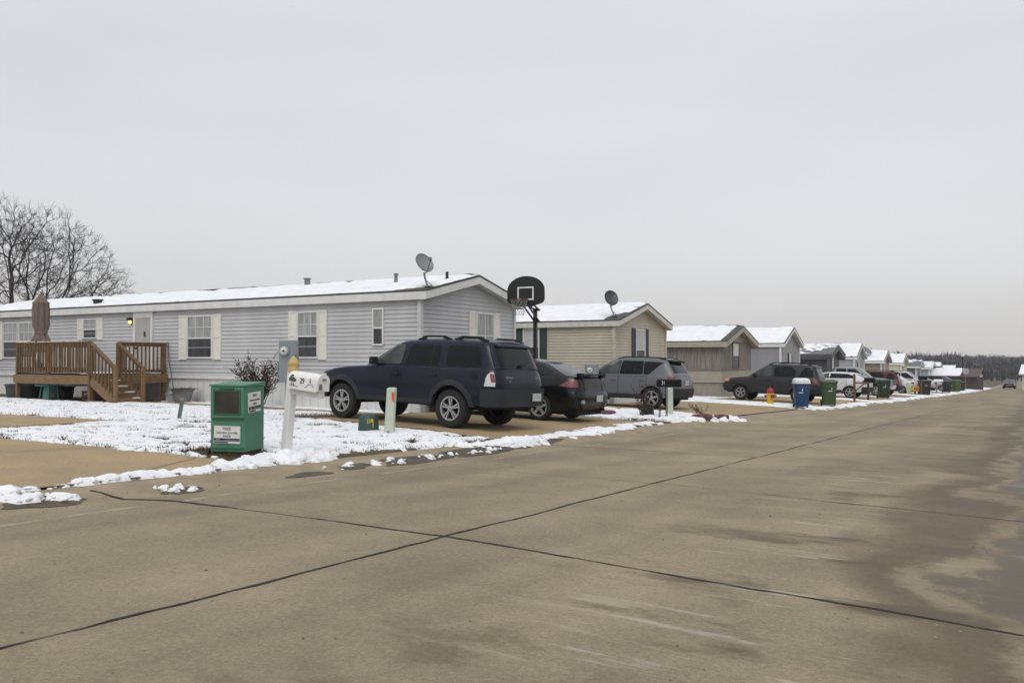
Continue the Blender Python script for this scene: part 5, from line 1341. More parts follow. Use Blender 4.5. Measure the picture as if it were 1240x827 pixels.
q = MB(); n = 28; q.tube([Vector((.23 * math.cos(a), -.38 + .23 * math.sin(a), 3.05)) for a in [6.2832 * k / n for k in range(n + 1)]], .012, 6, cap=False); q.bb(-.10, .10, -.15, .0, 3.0, 3.07)
ro = q.build('rim', mat('rim_red', (.07, .018, .016), .5, var=.3), bh)
q = MB(); K = 12
for k in range(K):
    for s_ in (1, -1):
        pts = []
        for j in range(6):
            a = 6.2832 * (k + s_ * j * .5) / K; rr = .228 - .02 * j - (.01 if j > 3 else 0); pts.append(Vector((rr * math.cos(a), -.38 + rr * math.sin(a), 3.04 - .085 * j)))
        q.tube(pts, .0035, 3, cap=False)
q.build('net', mat('net_cord', (.30, .30, .29), .8), ro, fix=False)

# ------------------------------------------------------------------ hydrant
M_HYEL = mat('hydrant_yellow', (.62, .42, .015), .5, var=.1); M_HRED = mat('hydrant_red', (.30, .018, .04), .5, var=.12)
hy_ = empty('fire_hydrant', (-9.55, 34.1, Tf(-9.55, 34.1) + .02), R(40)); tag(hy_, 'yellow fire hydrant with red bonnet and caps', 'fire hydrant')
q = MB(); q.lathe([(.17, 0), (.17, .03), (.12, .05), (.115, .40), (.15, .42), (.15, .46), (.12, .48)], 20); q.build('barrel', M_HYEL, hy_, smooth=35)
q = MB(); q.lathe([(.13, .48), (.14, .50), (.13, .58), (.09, .65), (.04, .68), (.035, .72), (.0, .725)], 20); q.build('bonnet', M_HRED, hy_, smooth=35)
for (dx, dy, r_) in ((.2, 0, .06), (-.2, 0, .06), (0, -.22, .08)):
    q = MB(); q.tube([(dx * .5, dy * .5, .36), (dx * .95, dy * .95, .36)], r_ * .8, 14); s_ = q.build('outlet', M_HYEL, hy_)
    q = MB(); q.tube([(dx * .9, dy * .9, .36), (dx * 1.15, dy * 1.15, .36)], r_, 14); q.tube([(dx * 1.15, dy * 1.15, .36), (dx * 1.3, dy * 1.3, .36)], r_ * .35, 6); q.build('cap', M_HRED, s_)

# ------------------------------------------------------------------ wheelie bins
def bin_(label, x, y, rz, body, lid, h=1.07, w_=.58, d_=.66, logo=None, lidh=.09):
    t = empty('wheelie_bin', (x, y, Tf(x, y) + .03), rz); tag(t, label, 'wheelie bin', 'wheelie bins at the kerb')
    mb_ = mat('bin_' + body[0], body[1], .5, var=.12, scale=4); ml = mat('bin_' + lid[0], lid[1], .5, var=.08, scale=4)
    q = MB()
    rows = []
    for z, k in ((.06, .80), (.10, .84), (h * .74, .97), (h * .75, 1.02), (h * .92, 1.04), (h * .93, 1.10), (h * .96, 1.10)):
        a, b_ = w_ / 2 * k, d_ / 2 * k; rows.append([(math.copysign(abs(math.cos(g)) ** .3, math.cos(g)) * a, math.copysign(abs(math.sin(g)) ** .3, math.sin(g)) * b_ + .04 * (1 - k), z) for g in [6.2832 * (j + .5) / 24 for j in range(24)]])
    q.grid(rows, closed=True); q.add(rows[0], [tuple(range(24))]); q.add(rows[-1], [tuple(range(24))]); bo_ = q.build('body', mb_, t, smooth=30)
    q = MB(); rows = []
    for z, k in ((h * .955, 1.13), (h * .975, 1.15), (h * .975 + lidh * .7, 1.06), (h * .975 + lidh, .8), (h * .98 + lidh, .02)):
        a, b_ = w_ / 2 * k, d_ / 2 * k; rows.append([(math.copysign(abs(math.cos(g)) ** .3, math.cos(g)) * a, math.copysign(abs(math.sin(g)) ** .3, math.sin(g)) * b_, z) for g in [6.2832 * (j + .5) / 24 for j in range(24)]])
    q.grid(rows, closed=True); q.build('lid', ml, t, smooth=35)
    q = MB(); q.tube([(-w_ * .45, d_ * .62, h * .93), (w_ * .45, d_ * .62, h * .93)], .018, 8); q.bar((-w_ * .4, d_ * .5, h * .9), (-w_ * .4, d_ * .63, h * .93), .04, .04); q.bar((w_ * .4, d_ * .5, h * .9), (w_ * .4, d_ * .63, h * .93), .04, .04); q.build('handle', mb_, t)
    for s_ in (-1, 1):
        q = MB(); q.lathe([(.02, -.03), (.11, -.03), (.13, -.02), (.13, .02), (.11, .03), (.02, .03)], 18, (s_ * w_ * .46, d_ * .40, .13), axis='x'); q.build('wheel', M_TUB, t, smooth=40)
    if logo:
        q = MB(); yf = -d_ / 2 * 1.01
        z0 = Vector((logo[0], yf - .004, h * logo[1])); k2 = 9
        arc = [(.075 * math.cos(R(-60 + 25 * k)), .09 * math.sin(R(-60 + 25 * k))) for k in range(k2)]; inn = [(.045 * math.cos(R(-60 + 25 * k)), .055 * math.sin(R(-60 + 25 * k))) for k in range(k2)]
        for k in range(k2 - 1):
            pl = [arc[k], arc[k + 1], inn[k + 1], inn[k]]
            q.prism(pl, .03, lambda u, v, w_: z0 + Vector((u, w_, v)))
        q.prism([(-.09, -.15), (.08, -.15), (.08, -.12), (-.09, -.12)], .03, lambda u, v, w_: z0 + Vector((u, w_, v)))
        q.build('emblem', mat('white_print', (.6, .62, .62), .5), bo_)
    return t
bin_('blue recycling bin with tall white lid at the kerb', -8.15, 33.4, R(22), ('blue', (.009, .048, .135)), ('white', (.66, .67, .68)), 1.0, .56, .62, (-.05, .74), .19)
bin_('green wheelie bin with white emblem in front of the white wagon', -7.95, 37.3, R(20), ('green', (.034, .068, .022)), ('green', (.040, .080, .028)), 1.06, .6, .7, (.02, .74))
bin_('dark green wheelie bin in front of the silver pickup', -8.5, 55.0, R(24), ('dark_green', (.012, .03, .016)), ('dark_green', (.012, .03, .016)), 1.12, .66, .74, (-.05, .74))
bin_('black wheelie bin behind the brown mailbox post', -8.35, 73.6, R(24), ('black', (.015, .017, .018)), ('black', (.015, .017, .018)), 1.15, .8, .8, (0, .78))
bin_('blue bin between the black bin and white mailbox', -8.9, 77.2, R(24), ('blue', (.009, .048, .135)), ('pale_lid', (.35, .40, .42)), 1.1, .6, .7)
bin_('bright green bin far along the verge before the sign', -8.4, 101.5, R(26), ('leaf_green', (.045, .10, .02)), ('leaf_green', (.045, .10, .02)), 1.25, .75, .8)
bin_('black bin beside the pale hooded car', -8.5, 92.5, R(26), ('black', (.015, .017, .018)), ('black', (.015, .017, .018)), 1.1, .7, .8)
bin_('small dark bin under the far street sign', -8.5, 108.5, R(26), ('black', (.015, .017, .018)), ('black', (.015, .017, .018)), 1.0, .7, .8)

# ------------------------------------------------------------------ far mailboxes, crate, sign
def mail_post(label, x, y, mpost, mbox, h=1.15, arm=True, bs=(.5, .18, .2)):
    t = empty('mailbox', (x, y, Tf(x, y)), R(-2)); tag(t, label, 'mailbox', 'mailboxes farther along the street')
    q = MB(); q.bar((0, 0, -.1), (0, 0, h + (.25 if arm else 0)), .1, .1); q.build('post', mpost, t)
    if arm: q = MB(); q.bar((0, 0, h - .2), (.75, 0, h - .2), .08, .08); q.bar((.05, 0, h - .62), (.5, 0, h - .22), .06, .06); q.build('arm', mpost, t)
    if mbox:
        q = MB(); a_ = [(-bs[1] / 2, 0), (bs[1] / 2, 0), (bs[1] / 2, bs[2] * .55)] + [(bs[1] / 2 * math.cos(a), bs[2] * .55 + bs[2] * .45 * math.sin(a)) for a in [math.pi * k / 8 for k in range(1, 8)]] + [(-bs[1] / 2, bs[2] * .55)]
        x0 = .12 if arm else -.2; z0 = h - .16 if arm else h
        q.prism(a_, bs[0], lambda u, v, w_: Vector((x0 + w_, u, z0 + v))); q.build('box', mbox, t, smooth=35)
        q = MB(); q.box((x0 + bs[0] + .01, 0, z0 + bs[2] * .4), (.02, bs[1], bs[2] * .8)); q.build('door', mbox, t)
    return t
mail_post('brown timber mailbox post with braced arm and no box', -8.45, 45.6, M_WOOD, None, 1.2)
t = mail_post('small black mailbox on thin legs before the silver pickup', -8.5, 49.8, M_BLACK, M_BLKBOX, 1.0, False, (.55, .25, .28))
mail_post('brown mailbox post beside the yellow newspaper tube', -8.35, 71.6, M_WOOD, M_BLKBOX, 1.25, False, (.6, .3, .3))
mail_post('white mailbox on a weathered post beyond the blue bin', -8.4, 82.5, M_BOARD, M_WBOX, 1.1, False, (.7, .32, .22))
cr = empty('newspaper_tube', (-8.75, 71.2, Tf(-8.75, 71.2)), R(30)); tag(cr, 'yellow and red newspaper tube on a short stand', 'newspaper tube')
q = MB(); q.bb(-.22, .22, -.22, .22, .35, .72); q.build('tube', M_YEL, cr, bevel=.02); q = MB(); q.bb(-.18, .18, -.235, -.22, .40, .66); q.build('front_panel', mat('red_panel', (.30, .05, .03), .6), cr); q = MB(); q.bb(-.06, .06, -.06, .06, -.1, .35); q.build('stand', M_WOOD, cr)
sg = empty('stop_sign', (-8.3, 112, Tf(-8.3, 112)), R(35)); tag(sg, 'grey backed octagonal road sign on a post', 'road sign')
q = MB(); q.tube([(0, 0, 0), (0, 0, 2.7)], .04, 8); q.build('post', M_GREYM, sg)
q = MB(); q.prism([(.4 * math.cos(R(22.5 + 45 * k)), .4 * math.sin(R(22.5 + 45 * k))) for k in range(8)], .02, lambda u, v, w_: Vector((u * 1.0, -.06 + w_, 2.35 + v))); q.build('sign_panel', M_GALV, sg)
lp = empty('lamp_post', (-8.9, 116, Tf(-8.9, 116))); tag(lp, 'slim dark lamp post with pale globe against the woods', 'lamp post')
q = MB(); q.tube([(0, 0, 0), (0, 0, 4.0)], .05, 8); q.build('pole', M_BLACK, lp); q = MB(); q.tube([(0, 0, 3.85), (0, 0, 4.1)], [.09, .16], 10); q.build('collar', M_BLACK, lp); q = MB(); q.lathe([(.05, 4.08), (.18, 4.18), (.2, 4.3), (.12, 4.44), (0, 4.48)], 14); q.build('globe', mat('pale_globe', (.6, .6, .6), .3), lp, smooth=60)

# ------------------------------------------------------------------ low buildings across the end of the row
def shed(name, label, cx, cy, rz, ln, wd, eave, rise, wall_m, roof_m, snow, cat='building', endm=None):
    t = empty(name, (cx, cy, Tf(cx, cy) - .1), rz); tag(t, label, cat)
    q = MB(); q.bb(-ln / 2, ln / 2, -wd / 2, wd / 2, -.3, eave); q.build('wall', wall_m, t)
    q = MB(); o_ = .4
    for s_ in (-1, 1):
        v = [(-ln / 2 - o_, s_ * (wd / 2 + o_), eave - .05), (ln / 2 + o_, s_ * (wd / 2 + o_), eave - .05), (ln / 2 + o_, 0, eave + rise), (-ln / 2 - o_, 0, eave + rise)]
        q.add(v + [(a, b_, c - .12) for a, b_, c in v], [(0, 1, 2, 3), (7, 6, 5, 4), (0, 4, 5, 1), (1, 5, 6, 2), (2, 6, 7, 3), (3, 7, 4, 0)])
    rf = q.build('roof', roof_m, t)
    if snow:
        q = MB(); s_ = -1; x0, x1 = snow
        v = [(x0, s_ * (wd / 2 + o_ - .05), eave - .0), (x1, s_ * (wd / 2 + o_ - .05), eave - .0), (x1, s_ * .05, eave + rise + .0), (x0, s_ * .05, eave + rise + .0)]
        q.add(v + [(a, b_, c + .06) for a, b_, c in v], [(3, 2, 1, 0), (4, 5, 6, 7), (0, 1, 5, 4), (1, 2, 6, 5), (2, 3, 7, 6), (3, 0, 4, 7)]); q.build('roof_snow', M_SNOW, rf)
    q = MB()
    for s_ in (-1, 1):
        x = s_ * (ln / 2 + .01); q.add([(x, -wd / 2, eave - .2), (x, wd / 2, eave - .2), (x, 0, eave + rise - .12)], [(0, 1, 2)])
    q.build('gable', endm or wall_m, t)
    for x in np.arange(-ln / 2 + 1.5, ln / 2 - 1, 3.2): q = MB(); q.bb(x, x + .9, -wd / 2 - .03, -wd / 2 - .003, .9, 1.9); q.build('window', M_DARKGL, t)
    return t
M_WINE = mat('wine_metal', (.075, .04, .042), .6, var=.15); M_BRSH = mat('brown_shed', (.05, .03, .027), .8, var=.2)
shed('carport', 'long low dark brown building with half snowy roof beside the far sign', -10.5, 127, R(-4), 5.6, 6, 1.9, .95, M_BRSH, M_WINE, (-3.1, .9), 'building', mat('white_gable', (.6, .6, .6), .6))
shed('farm_shed', 'pale snowy roofed building beyond the last gabled homes', -17.2, 148, R(-4), 8.6, 8, 2.3, 1.1, M_GALV, M_GALV, (-5, 5))
shed('white_house', 'white house with snowy roof at the right picture edge', 1.6, 141, R(-4), 9, 7, 2.3, 1.3, mat('white_siding', (.5, .5, .5), .6), M_GALV, (-4.9, 4.9), 'house')
# ------------------------------------------------------------------ vehicles
M_TYRE = mat('tyre_rubber', (.012, .012, .012), .85, var=.3, scale=12); M_RIM = mat('alloy', (.34, .34, .345), .38, metal=.5, var=.1)
M_CGLASS = mat('tinted_glass', (.005, .0055, .0065), .12, var=.2, spec=.2); M_CGLASS2 = mat('clear_car_glass', (.016, .021, .021), .08, c2=(.055, .066, .062), scale=2.6, spec=.4)
M_PLAST = mat('grey_plastic', (.024, .026, .030), .65, var=.12, scale=5, spec=.3); M_SEAM = mat('seam_black', (.004, .004, .004), .8)
M_RED = mat('tail_red', (.14, .010, .012), .25, var=.3, scale=20, coat=.5); M_CLEAR = mat('clear_lens', (.52, .50, .50), .2, var=.15, scale=20, coat=.5)
M_AMBER = mat('amber_lens', (.55, .28, .16), .25, var=.2); M_PLATE = mat('licence_plate', (.33, .37, .38), .5, c2=(.42, .45, .44), scale=30)
M_UNDER = mat('underbody', (.008, .008, .008), .9); M_CHROME = mat('chrome', (.5, .5, .51), .2, metal=.8)
def paint_mat(nm, c, rough=.32, coat=.7, dust=.25):
    if nm in _M: return _M[nm]
    m = bpy.data.materials.new(nm); nt, N, L, b = nodes_of(m)
    tc = N.new('ShaderNodeTexCoord'); v = tc.outputs['Object']
    d = smooth01(N, L, noise_node(N, L, v, 2.2, 6, .65), .40, .72)
    cc = mixc(N, L, math_node(N, L, 'MULTIPLY', d, dust), c, tuple(min(1, x * .8 + .035) for x in c))
    L.new(cc, b.inputs['Base Color']); b.inputs['Roughness'].default_value = rough; b.inputs['Coat Weight'].default_value = coat; b.inputs['Coat Roughness'].default_value = .12
    b.inputs['Specular IOR Level'].default_value = .22
    _M[nm] = m; return m

class Car:
    def __init__(s, S):
        s.S = S; s.n = S.get('n', 9.0); s.gn = S.get('gn', 7.0)
        s.zr = S['ends']; s.wz = S['wz']; s.top = S['top']
    def xr(s, z): return float(np.interp(z, [e[0] for e in s.zr], [e[1] for e in s.zr]))
    def xf(s, z): return float(np.interp(z, [e[0] for e in s.zr], [e[2] for e in s.zr]))
    def w(s, z): return float(np.interp(z, [e[0] for e in s.wz], [e[1] for e in s.wz]))
    def topz(s, x): return float(np.interp(x, [e[0] for e in s.top], [e[1] for e in s.top]))
    def bodyY(s, x, z):
        a = (x - s.xr(z)) / max(.1, s.xf(z) - s.xr(z)) * 2 - 1; a = max(-.999, min(.999, a))
        return s.w(z) * (1 - abs(a) ** s.n) ** (1 / s.n)
    def sill(s, x):
        S = s.S; zb = float(np.interp(x, [S['ends'][0][1], -.5, S['wb'] + .5, S['ends'][0][2]], [S['sill'] + S.get('rise_r', .06), S['sill'], S['sill'], S['sill'] + S.get('rise_f', .02)]))
        for xw in (0, S['wb']):
            dx = abs(x - xw); ra = S['arch']
            if dx < ra: zb = max(zb, S['r'] * .97 + math.sqrt(max(0, ra * ra - dx * dx)))
        return zb
    def plan(s):
        S = s.S; r0, f0 = s.xr(.6), s.xf(.6); Lh = (f0 - r0) / 2; mid = (f0 + r0) / 2
        xs_ = list(np.linspace(r0 + .12, f0 - .12, 44))
        for xw in (0, S['wb']):
            ra = S['arch']; xs_ += [xw + ra * math.cos(a) for a in np.linspace(0, math.pi, 21)] + [xw - ra - .004, xw + ra + .004]
        aa = sorted({round((x - mid) / Lh, 4) for x in xs_})
        aa = [a for a in aa if abs(a) < .955]
        P = []
        for b in (0.0, .2, .4, .58, .72, .82, .89): P.append((-(1 - b ** s.n) ** (1 / s.n), b))
        mids = [(a, (1 - abs(a) ** s.n) ** (1 / s.n)) for a in aa]
        fr = [(-a, b) for a, b in P][::-1]
        return P + mids + fr
    def body(s, mb):
        S = s.S; pl = s.plan(); r6, f6 = s.xr(.6), s.xf(.6)
        T_ = (0, .06, .2, .35, .5, .65, .8, .9, .965, 1.0); K = (1, 1, 1, 1, 1, 1, 1, .997, .988, .965)
        for sg in (1, -1):
            rows = []
            for a, b in pl:
                xn = (r6 + f6) / 2 + (f6 - r6) / 2 * a
                zb = s.sill(xn); zt = s.topz(xn); col_ = []
                for t, k in zip(T_, K):
                    z = zb + (zt - zb) * t; z -= 0
                    x = (s.xr(z) + s.xf(z)) / 2 + (s.xf(z) - s.xr(z)) / 2 * a
                    col_.append((x, sg * s.w(z) * b * k, z))
                x, y, z = col_[-1]; cr = S.get('crown', .05)
                for kk in (.93, .75, .45, .0): col_.append((x, y * kk, z + cr * (1 - kk * kk) * min(1, b * 1.0)))
                rows.append(col_)
            mb.grid(rows)
    # greenhouse
    def gz(s, x): return float(np.interp(x, [e[0] for e in s.S['roof']], [e[1] for e in s.S['roof']]))
    def gp(s, a, b, t):
        """a: -1 rear .. 1 front, b: 0..1 half width, t: 0 belt .. 1 roof"""
        S = s.S; (r0, f0), (r1, f1) = S['gbase'], S['gtop']; w0, w1 = S['gw']
        xb = (r0 + f0) / 2 + (f0 - r0) / 2 * a; xt = (r1 + f1) / 2 + (f1 - r1) / 2 * a
        x = xb + (xt - xb) * t; zb = s.topz(xb) - .015 + S.get('crown', .05) * (1 - (min(1, b)) ** 2); zt = s.gz(xt)
        bul = S.get('bulge', .02) * math.sin(math.pi * min(1, t)) 
        return Vector((x, (w0 + (w1 - w0) * t + bul) * b, zb + (zt - zb) * t))
    def green(s, mb):
        gn = s.gn
        P = [(-(1 - b ** gn) ** (1 / gn), b) for b in (0, .2, .4, .6, .76, .86)] + [(a, (1 - abs(a) ** gn) ** (1 / gn)) for a in np.linspace(-.93, .93, 26)]
        P = P + [(-a, b) for a, b in P[:6]][::-1]
        for sg in (1, -1):
            rows = []
            for a, b in P:
                c = []
                for t, k in ((0, 1), (.25, 1), (.5, 1), (.75, 1), (.90, .995), (.96, .975), (1.0, .93)):
                    p = s.gp(a, b, t); c.append((p.x, sg * p.y * k, p.z))
                x, y, z = c[-1]
                for kk in (.9, .7, .4, 0): c.append((x, y * kk, z + s.S.get('rcrown', .04) * (1 - kk * kk) * b))
                rows.append(c)
            mb.grid(rows)
    def gside(s, x, z, off=.005):
        S = s.S; zb = s.topz(x) - .015; (r0, f0), (r1, f1) = S['gbase'], S['gtop']
        t = 0
        for _ in range(4):
            zz = s.gz(max(r1, min(f1, x))); t = max(0, min(1, (z - zb) / max(.05, zz - zb)))
        rr, ff = r0 + (r1 - r0) * t, f0 + (f1 - f0) * t
        a = max(-.995, min(.995, (x - rr) / (ff - rr) * 2 - 1)); b = (1 - abs(a) ** s.gn) ** (1 / s.gn)
        return ((S['gw'][0] + (S['gw'][1] - S['gw'][0]) * t + S.get('bulge', .02) * math.sin(math.pi * t)) * b) + off
    def side_poly(s, mb, poly, sg, off):
        P = []
        n = len(poly)
        # rounded corners
        for i in range(n):
            p0, p1, p2 = (Vector((*poly[(i + k) % n], 0)) for k in (-1, 0, 1)); rr = s.S.get('wr', .05)
            d0 = (p0 - p1); d2 = (p2 - p1); l0 = min(rr, d0.length * .45); l2 = min(rr, d2.length * .45)
            a = p1 + d0.normalized() * l0; c = p1 + d2.normalized() * l2
            for t in (0, .35, .65, 1): P.append((1 - t) ** 2 * a + 2 * t * (1 - t) * p1 + t * t * c)
        ed = []
        for i in range(len(P)):
            a, b = P[i], P[(i + 1) % len(P)]; m = max(1, int((b - a).length / .12))
            for k in range(m): ed.append(a.lerp(b, k / m))
        c = sum(ed, Vector()) / len(ed)
        rings = [[c.lerp(e, k) for e in ed] for k in (1, .66, .33)]
        vs = []; m = len(ed)
        for r_ in rings: vs += [(q.x, sg * s.gside(q.x, q.y, off), q.y) for q in r_]
        vs.append((c.x, sg * s.gside(c.x, c.y, off), c.y)); fs = []
        for k in (0, 1):
            for i in range(m): fs.append((k * m + i, k * m + (i + 1) % m, (k + 1) * m + (i + 1) % m, (k + 1) * m + i))
        for i in range(m): fs.append((2 * m + i, 2 * m + (i + 1) % m, 3 * m))
        # rim back to the body so the pane has an edge
        o = len(vs); vs += [(q.x, sg * s.gside(q.x, q.y, -.01), q.y) for q in ed]
        for i in range(m): fs.append((i, (i + 1) % m, o + (i + 1) % m, o + i))
        mb.add(vs, fs)
    def end_glass(s, mb, end, t0, t1, v0, off=.006, v1=None):
        gn = s.gn; rows = []; v1 = v1 or v0
        for j in range(7):
            t = t0 + (t1 - t0) * j / 6; row = []
            vv = v0 + (v1 - v0) * j / 6
            for i in range(13):
                v = -vv + 2 * vv * i / 12; b = abs(v); a = end * (1 - b ** gn) ** (1 / gn)
                p = s.gp(a, b, t); nx = end * .8
                row.append((p.x + nx * off, math.copysign(p.y, v), p.z + off * .6))
            rows.append(row)
        mb.grid(rows)
    def corner(s, mb, end, sg, th0, th1, z0, z1, off, n=8, nz=4):
        """patch of the rounded plan outline, theta 0 = middle of the end, 90 = side"""
        rows = []
        def pt(th, z, o):
            th = abs(th); q = R(min(th, 89.9)); a = math.cos(q) ** (2 / s.n); b = max(math.sin(q), 1e-6) ** (2 / s.n)
            x = (s.xr(z) + s.xf(z)) / 2 + end * (s.xf(z) - s.xr(z)) / 2 * a; y = s.w(z) * b
            nx = a ** (s.n - 1); ny = b ** (s.n - 1); l = math.hypot(nx, ny) or 1
            return x + end * nx / l * o, y + ny / l * o
        for i in range(n + 1):
            th = th0 + (th1 - th0) * i / n
            za = z0(i / n) if callable(z0) else z0; zb = z1(i / n) if callable(z1) else z1
            row = []
            for j in range(nz + 3):
                if j == 0: z, o = za, -.02
                elif j == nz + 2: z, o = zb, -.02
                else: z, o = za + (zb - za) * (j - 1) / nz, off
                x, y = pt(th, z, o); yy = sg * y * (1 if th >= 0 else -1)
                row.append((x, yy, z))
            rows.append(row)
        mb.grid(rows)
        for k in (0, -1): mb.add(rows[k], [tuple(range(len(rows[k])))])
    def sidepatch(s, mb, x0, x1, z0, z1, sg, off, nx=14, nz=5):
        rows = []
        for i in range(nx + 1):
            row = []
            for j in range(nz + 1):
                t = j / nz; xa = x0(t) if callable(x0) else x0; xb = x1(t) if callable(x1) else x1
                x = xa + (xb - xa) * i / nx; zz0 = z0(x) if callable(z0) else z0; zz1 = z1(x) if callable(z1) else z1
                z = zz0 + (zz1 - zz0) * t; row.append((x, sg * (s.bodyY(x, z) + off), z))
            rows.append(row)
        mb.grid(rows)

def wheel(parent, x, y, r_, tw, sg, spokes=5, rim_r=None, rimm=None, five=True):
    rr = rim_r or r_ * .62; s_ = sg
    q = MB(); q.lathe([(rr, -tw / 2 + .02), (rr + .02, -tw / 2), (r_ - .035, -tw / 2), (r_ - .006, -tw / 2 + .03), (r_, -tw / 4), (r_, tw / 4), (r_ - .006, tw / 2 - .03), (r_ - .035, tw / 2), (rr + .02, tw / 2), (rr, tw / 2 - .02)], 36, (x, y, r_), axis='y', cap=False)
    wo = q.build('wheel', M_TYRE, parent, smooth=35)
    q = MB(); yo = y + s_ * (tw / 2 - .035)
    q.lathe([(rr + .004, y - yo - s_ * .05), (rr + .004, s_ * .03), (rr - .025, s_ * .026), (rr - .03, -s_ * .05)], 36, (x, yo, r_), axis='y', cap=False)
    for k in range(spokes):
        a = 2 * math.pi * k / spokes + .3
        for d_ in ((-.16, .16) if five else (0,)):
            c0 = Vector((math.cos(a + d_ * .6) * rr * .18, 0, math.sin(a + d_ * .6) * rr * .18)); c1 = Vector((math.cos(a + d_) * (rr - .012), 0, math.sin(a + d_) * (rr - .012)))
            base = Vector((x, yo, r_)); w_ = rr * (.082 if five else .17)
            t_ = Vector((-math.sin(a), 0, math.cos(a)))
            P_ = [c0 - t_ * w_ * .9, c0 + t_ * w_ * .9, c1 + t_ * w_ * .75, c1 - t_ * w_ * .75]
            fr_ = [base + p_ + Vector((0, s_ * (.022 if i < 2 else .016), 0)) for i, p_ in enumerate(P_)]; bk = [base + p_ + Vector((0, -s_ * .03, 0)) for p_ in P_]
            q.add(fr_ + bk, [(0, 1, 2, 3), (0, 4, 5, 1), (1, 5, 6, 2), (2, 6, 7, 3), (3, 7, 4, 0)])
    q.lathe([(rr * .26, -s_ * .02), (rr * .25, s_ * .028), (rr * .12, s_ * .034), (.0, s_ * .034)], 16, (x, yo, r_), axis='y')
    ro = q.build('rim', rimm or M_RIM, wo, smooth=30)
    q = MB(); q.lathe([(rr - .005, -s_ * .055), (.0, -s_ * .055)], 28, (x, yo, r_), axis='y'); q.build('brake_disc', M_UNDER, ro)

def set_on_ground(o, x, y, head, wb, up=.02, track=1.5):
    """heading: world direction of the car's nose; origin at the rear axle"""
    f = Vector((math.cos(head), math.sin(head), 0)); l = Vector((-f.y, f.x, 0)); P0 = Vector((x, y, 0)); P1 = P0 + f * wb
    hgt = lambda p: Tf(p.x, p.y) + up
    z0 = (hgt(P0 + l * track / 2) + hgt(P0 - l * track / 2)) / 2; z1 = (hgt(P1 + l * track / 2) + hgt(P1 - l * track / 2)) / 2
    zl = (hgt(P0 + l * track / 2) + hgt(P1 + l * track / 2)) / 2; zr_ = (hgt(P0 - l * track / 2) + hgt(P1 - l * track / 2)) / 2
    F = (f * wb + Vector((0, 0, z1 - z0))).normalized(); Lv = (l * track + Vector((0, 0, zl - zr_))); U = F.cross(Lv).normalized(); Lv = U.cross(F)
    M4 = Matrix.Identity(4)
    for i in range(3): M4[i][0] = F[i]; M4[i][1] = Lv[i]; M4[i][2] = U[i]
    o.rotation_euler = M4.to_euler(); o.location = (x, y, z0)

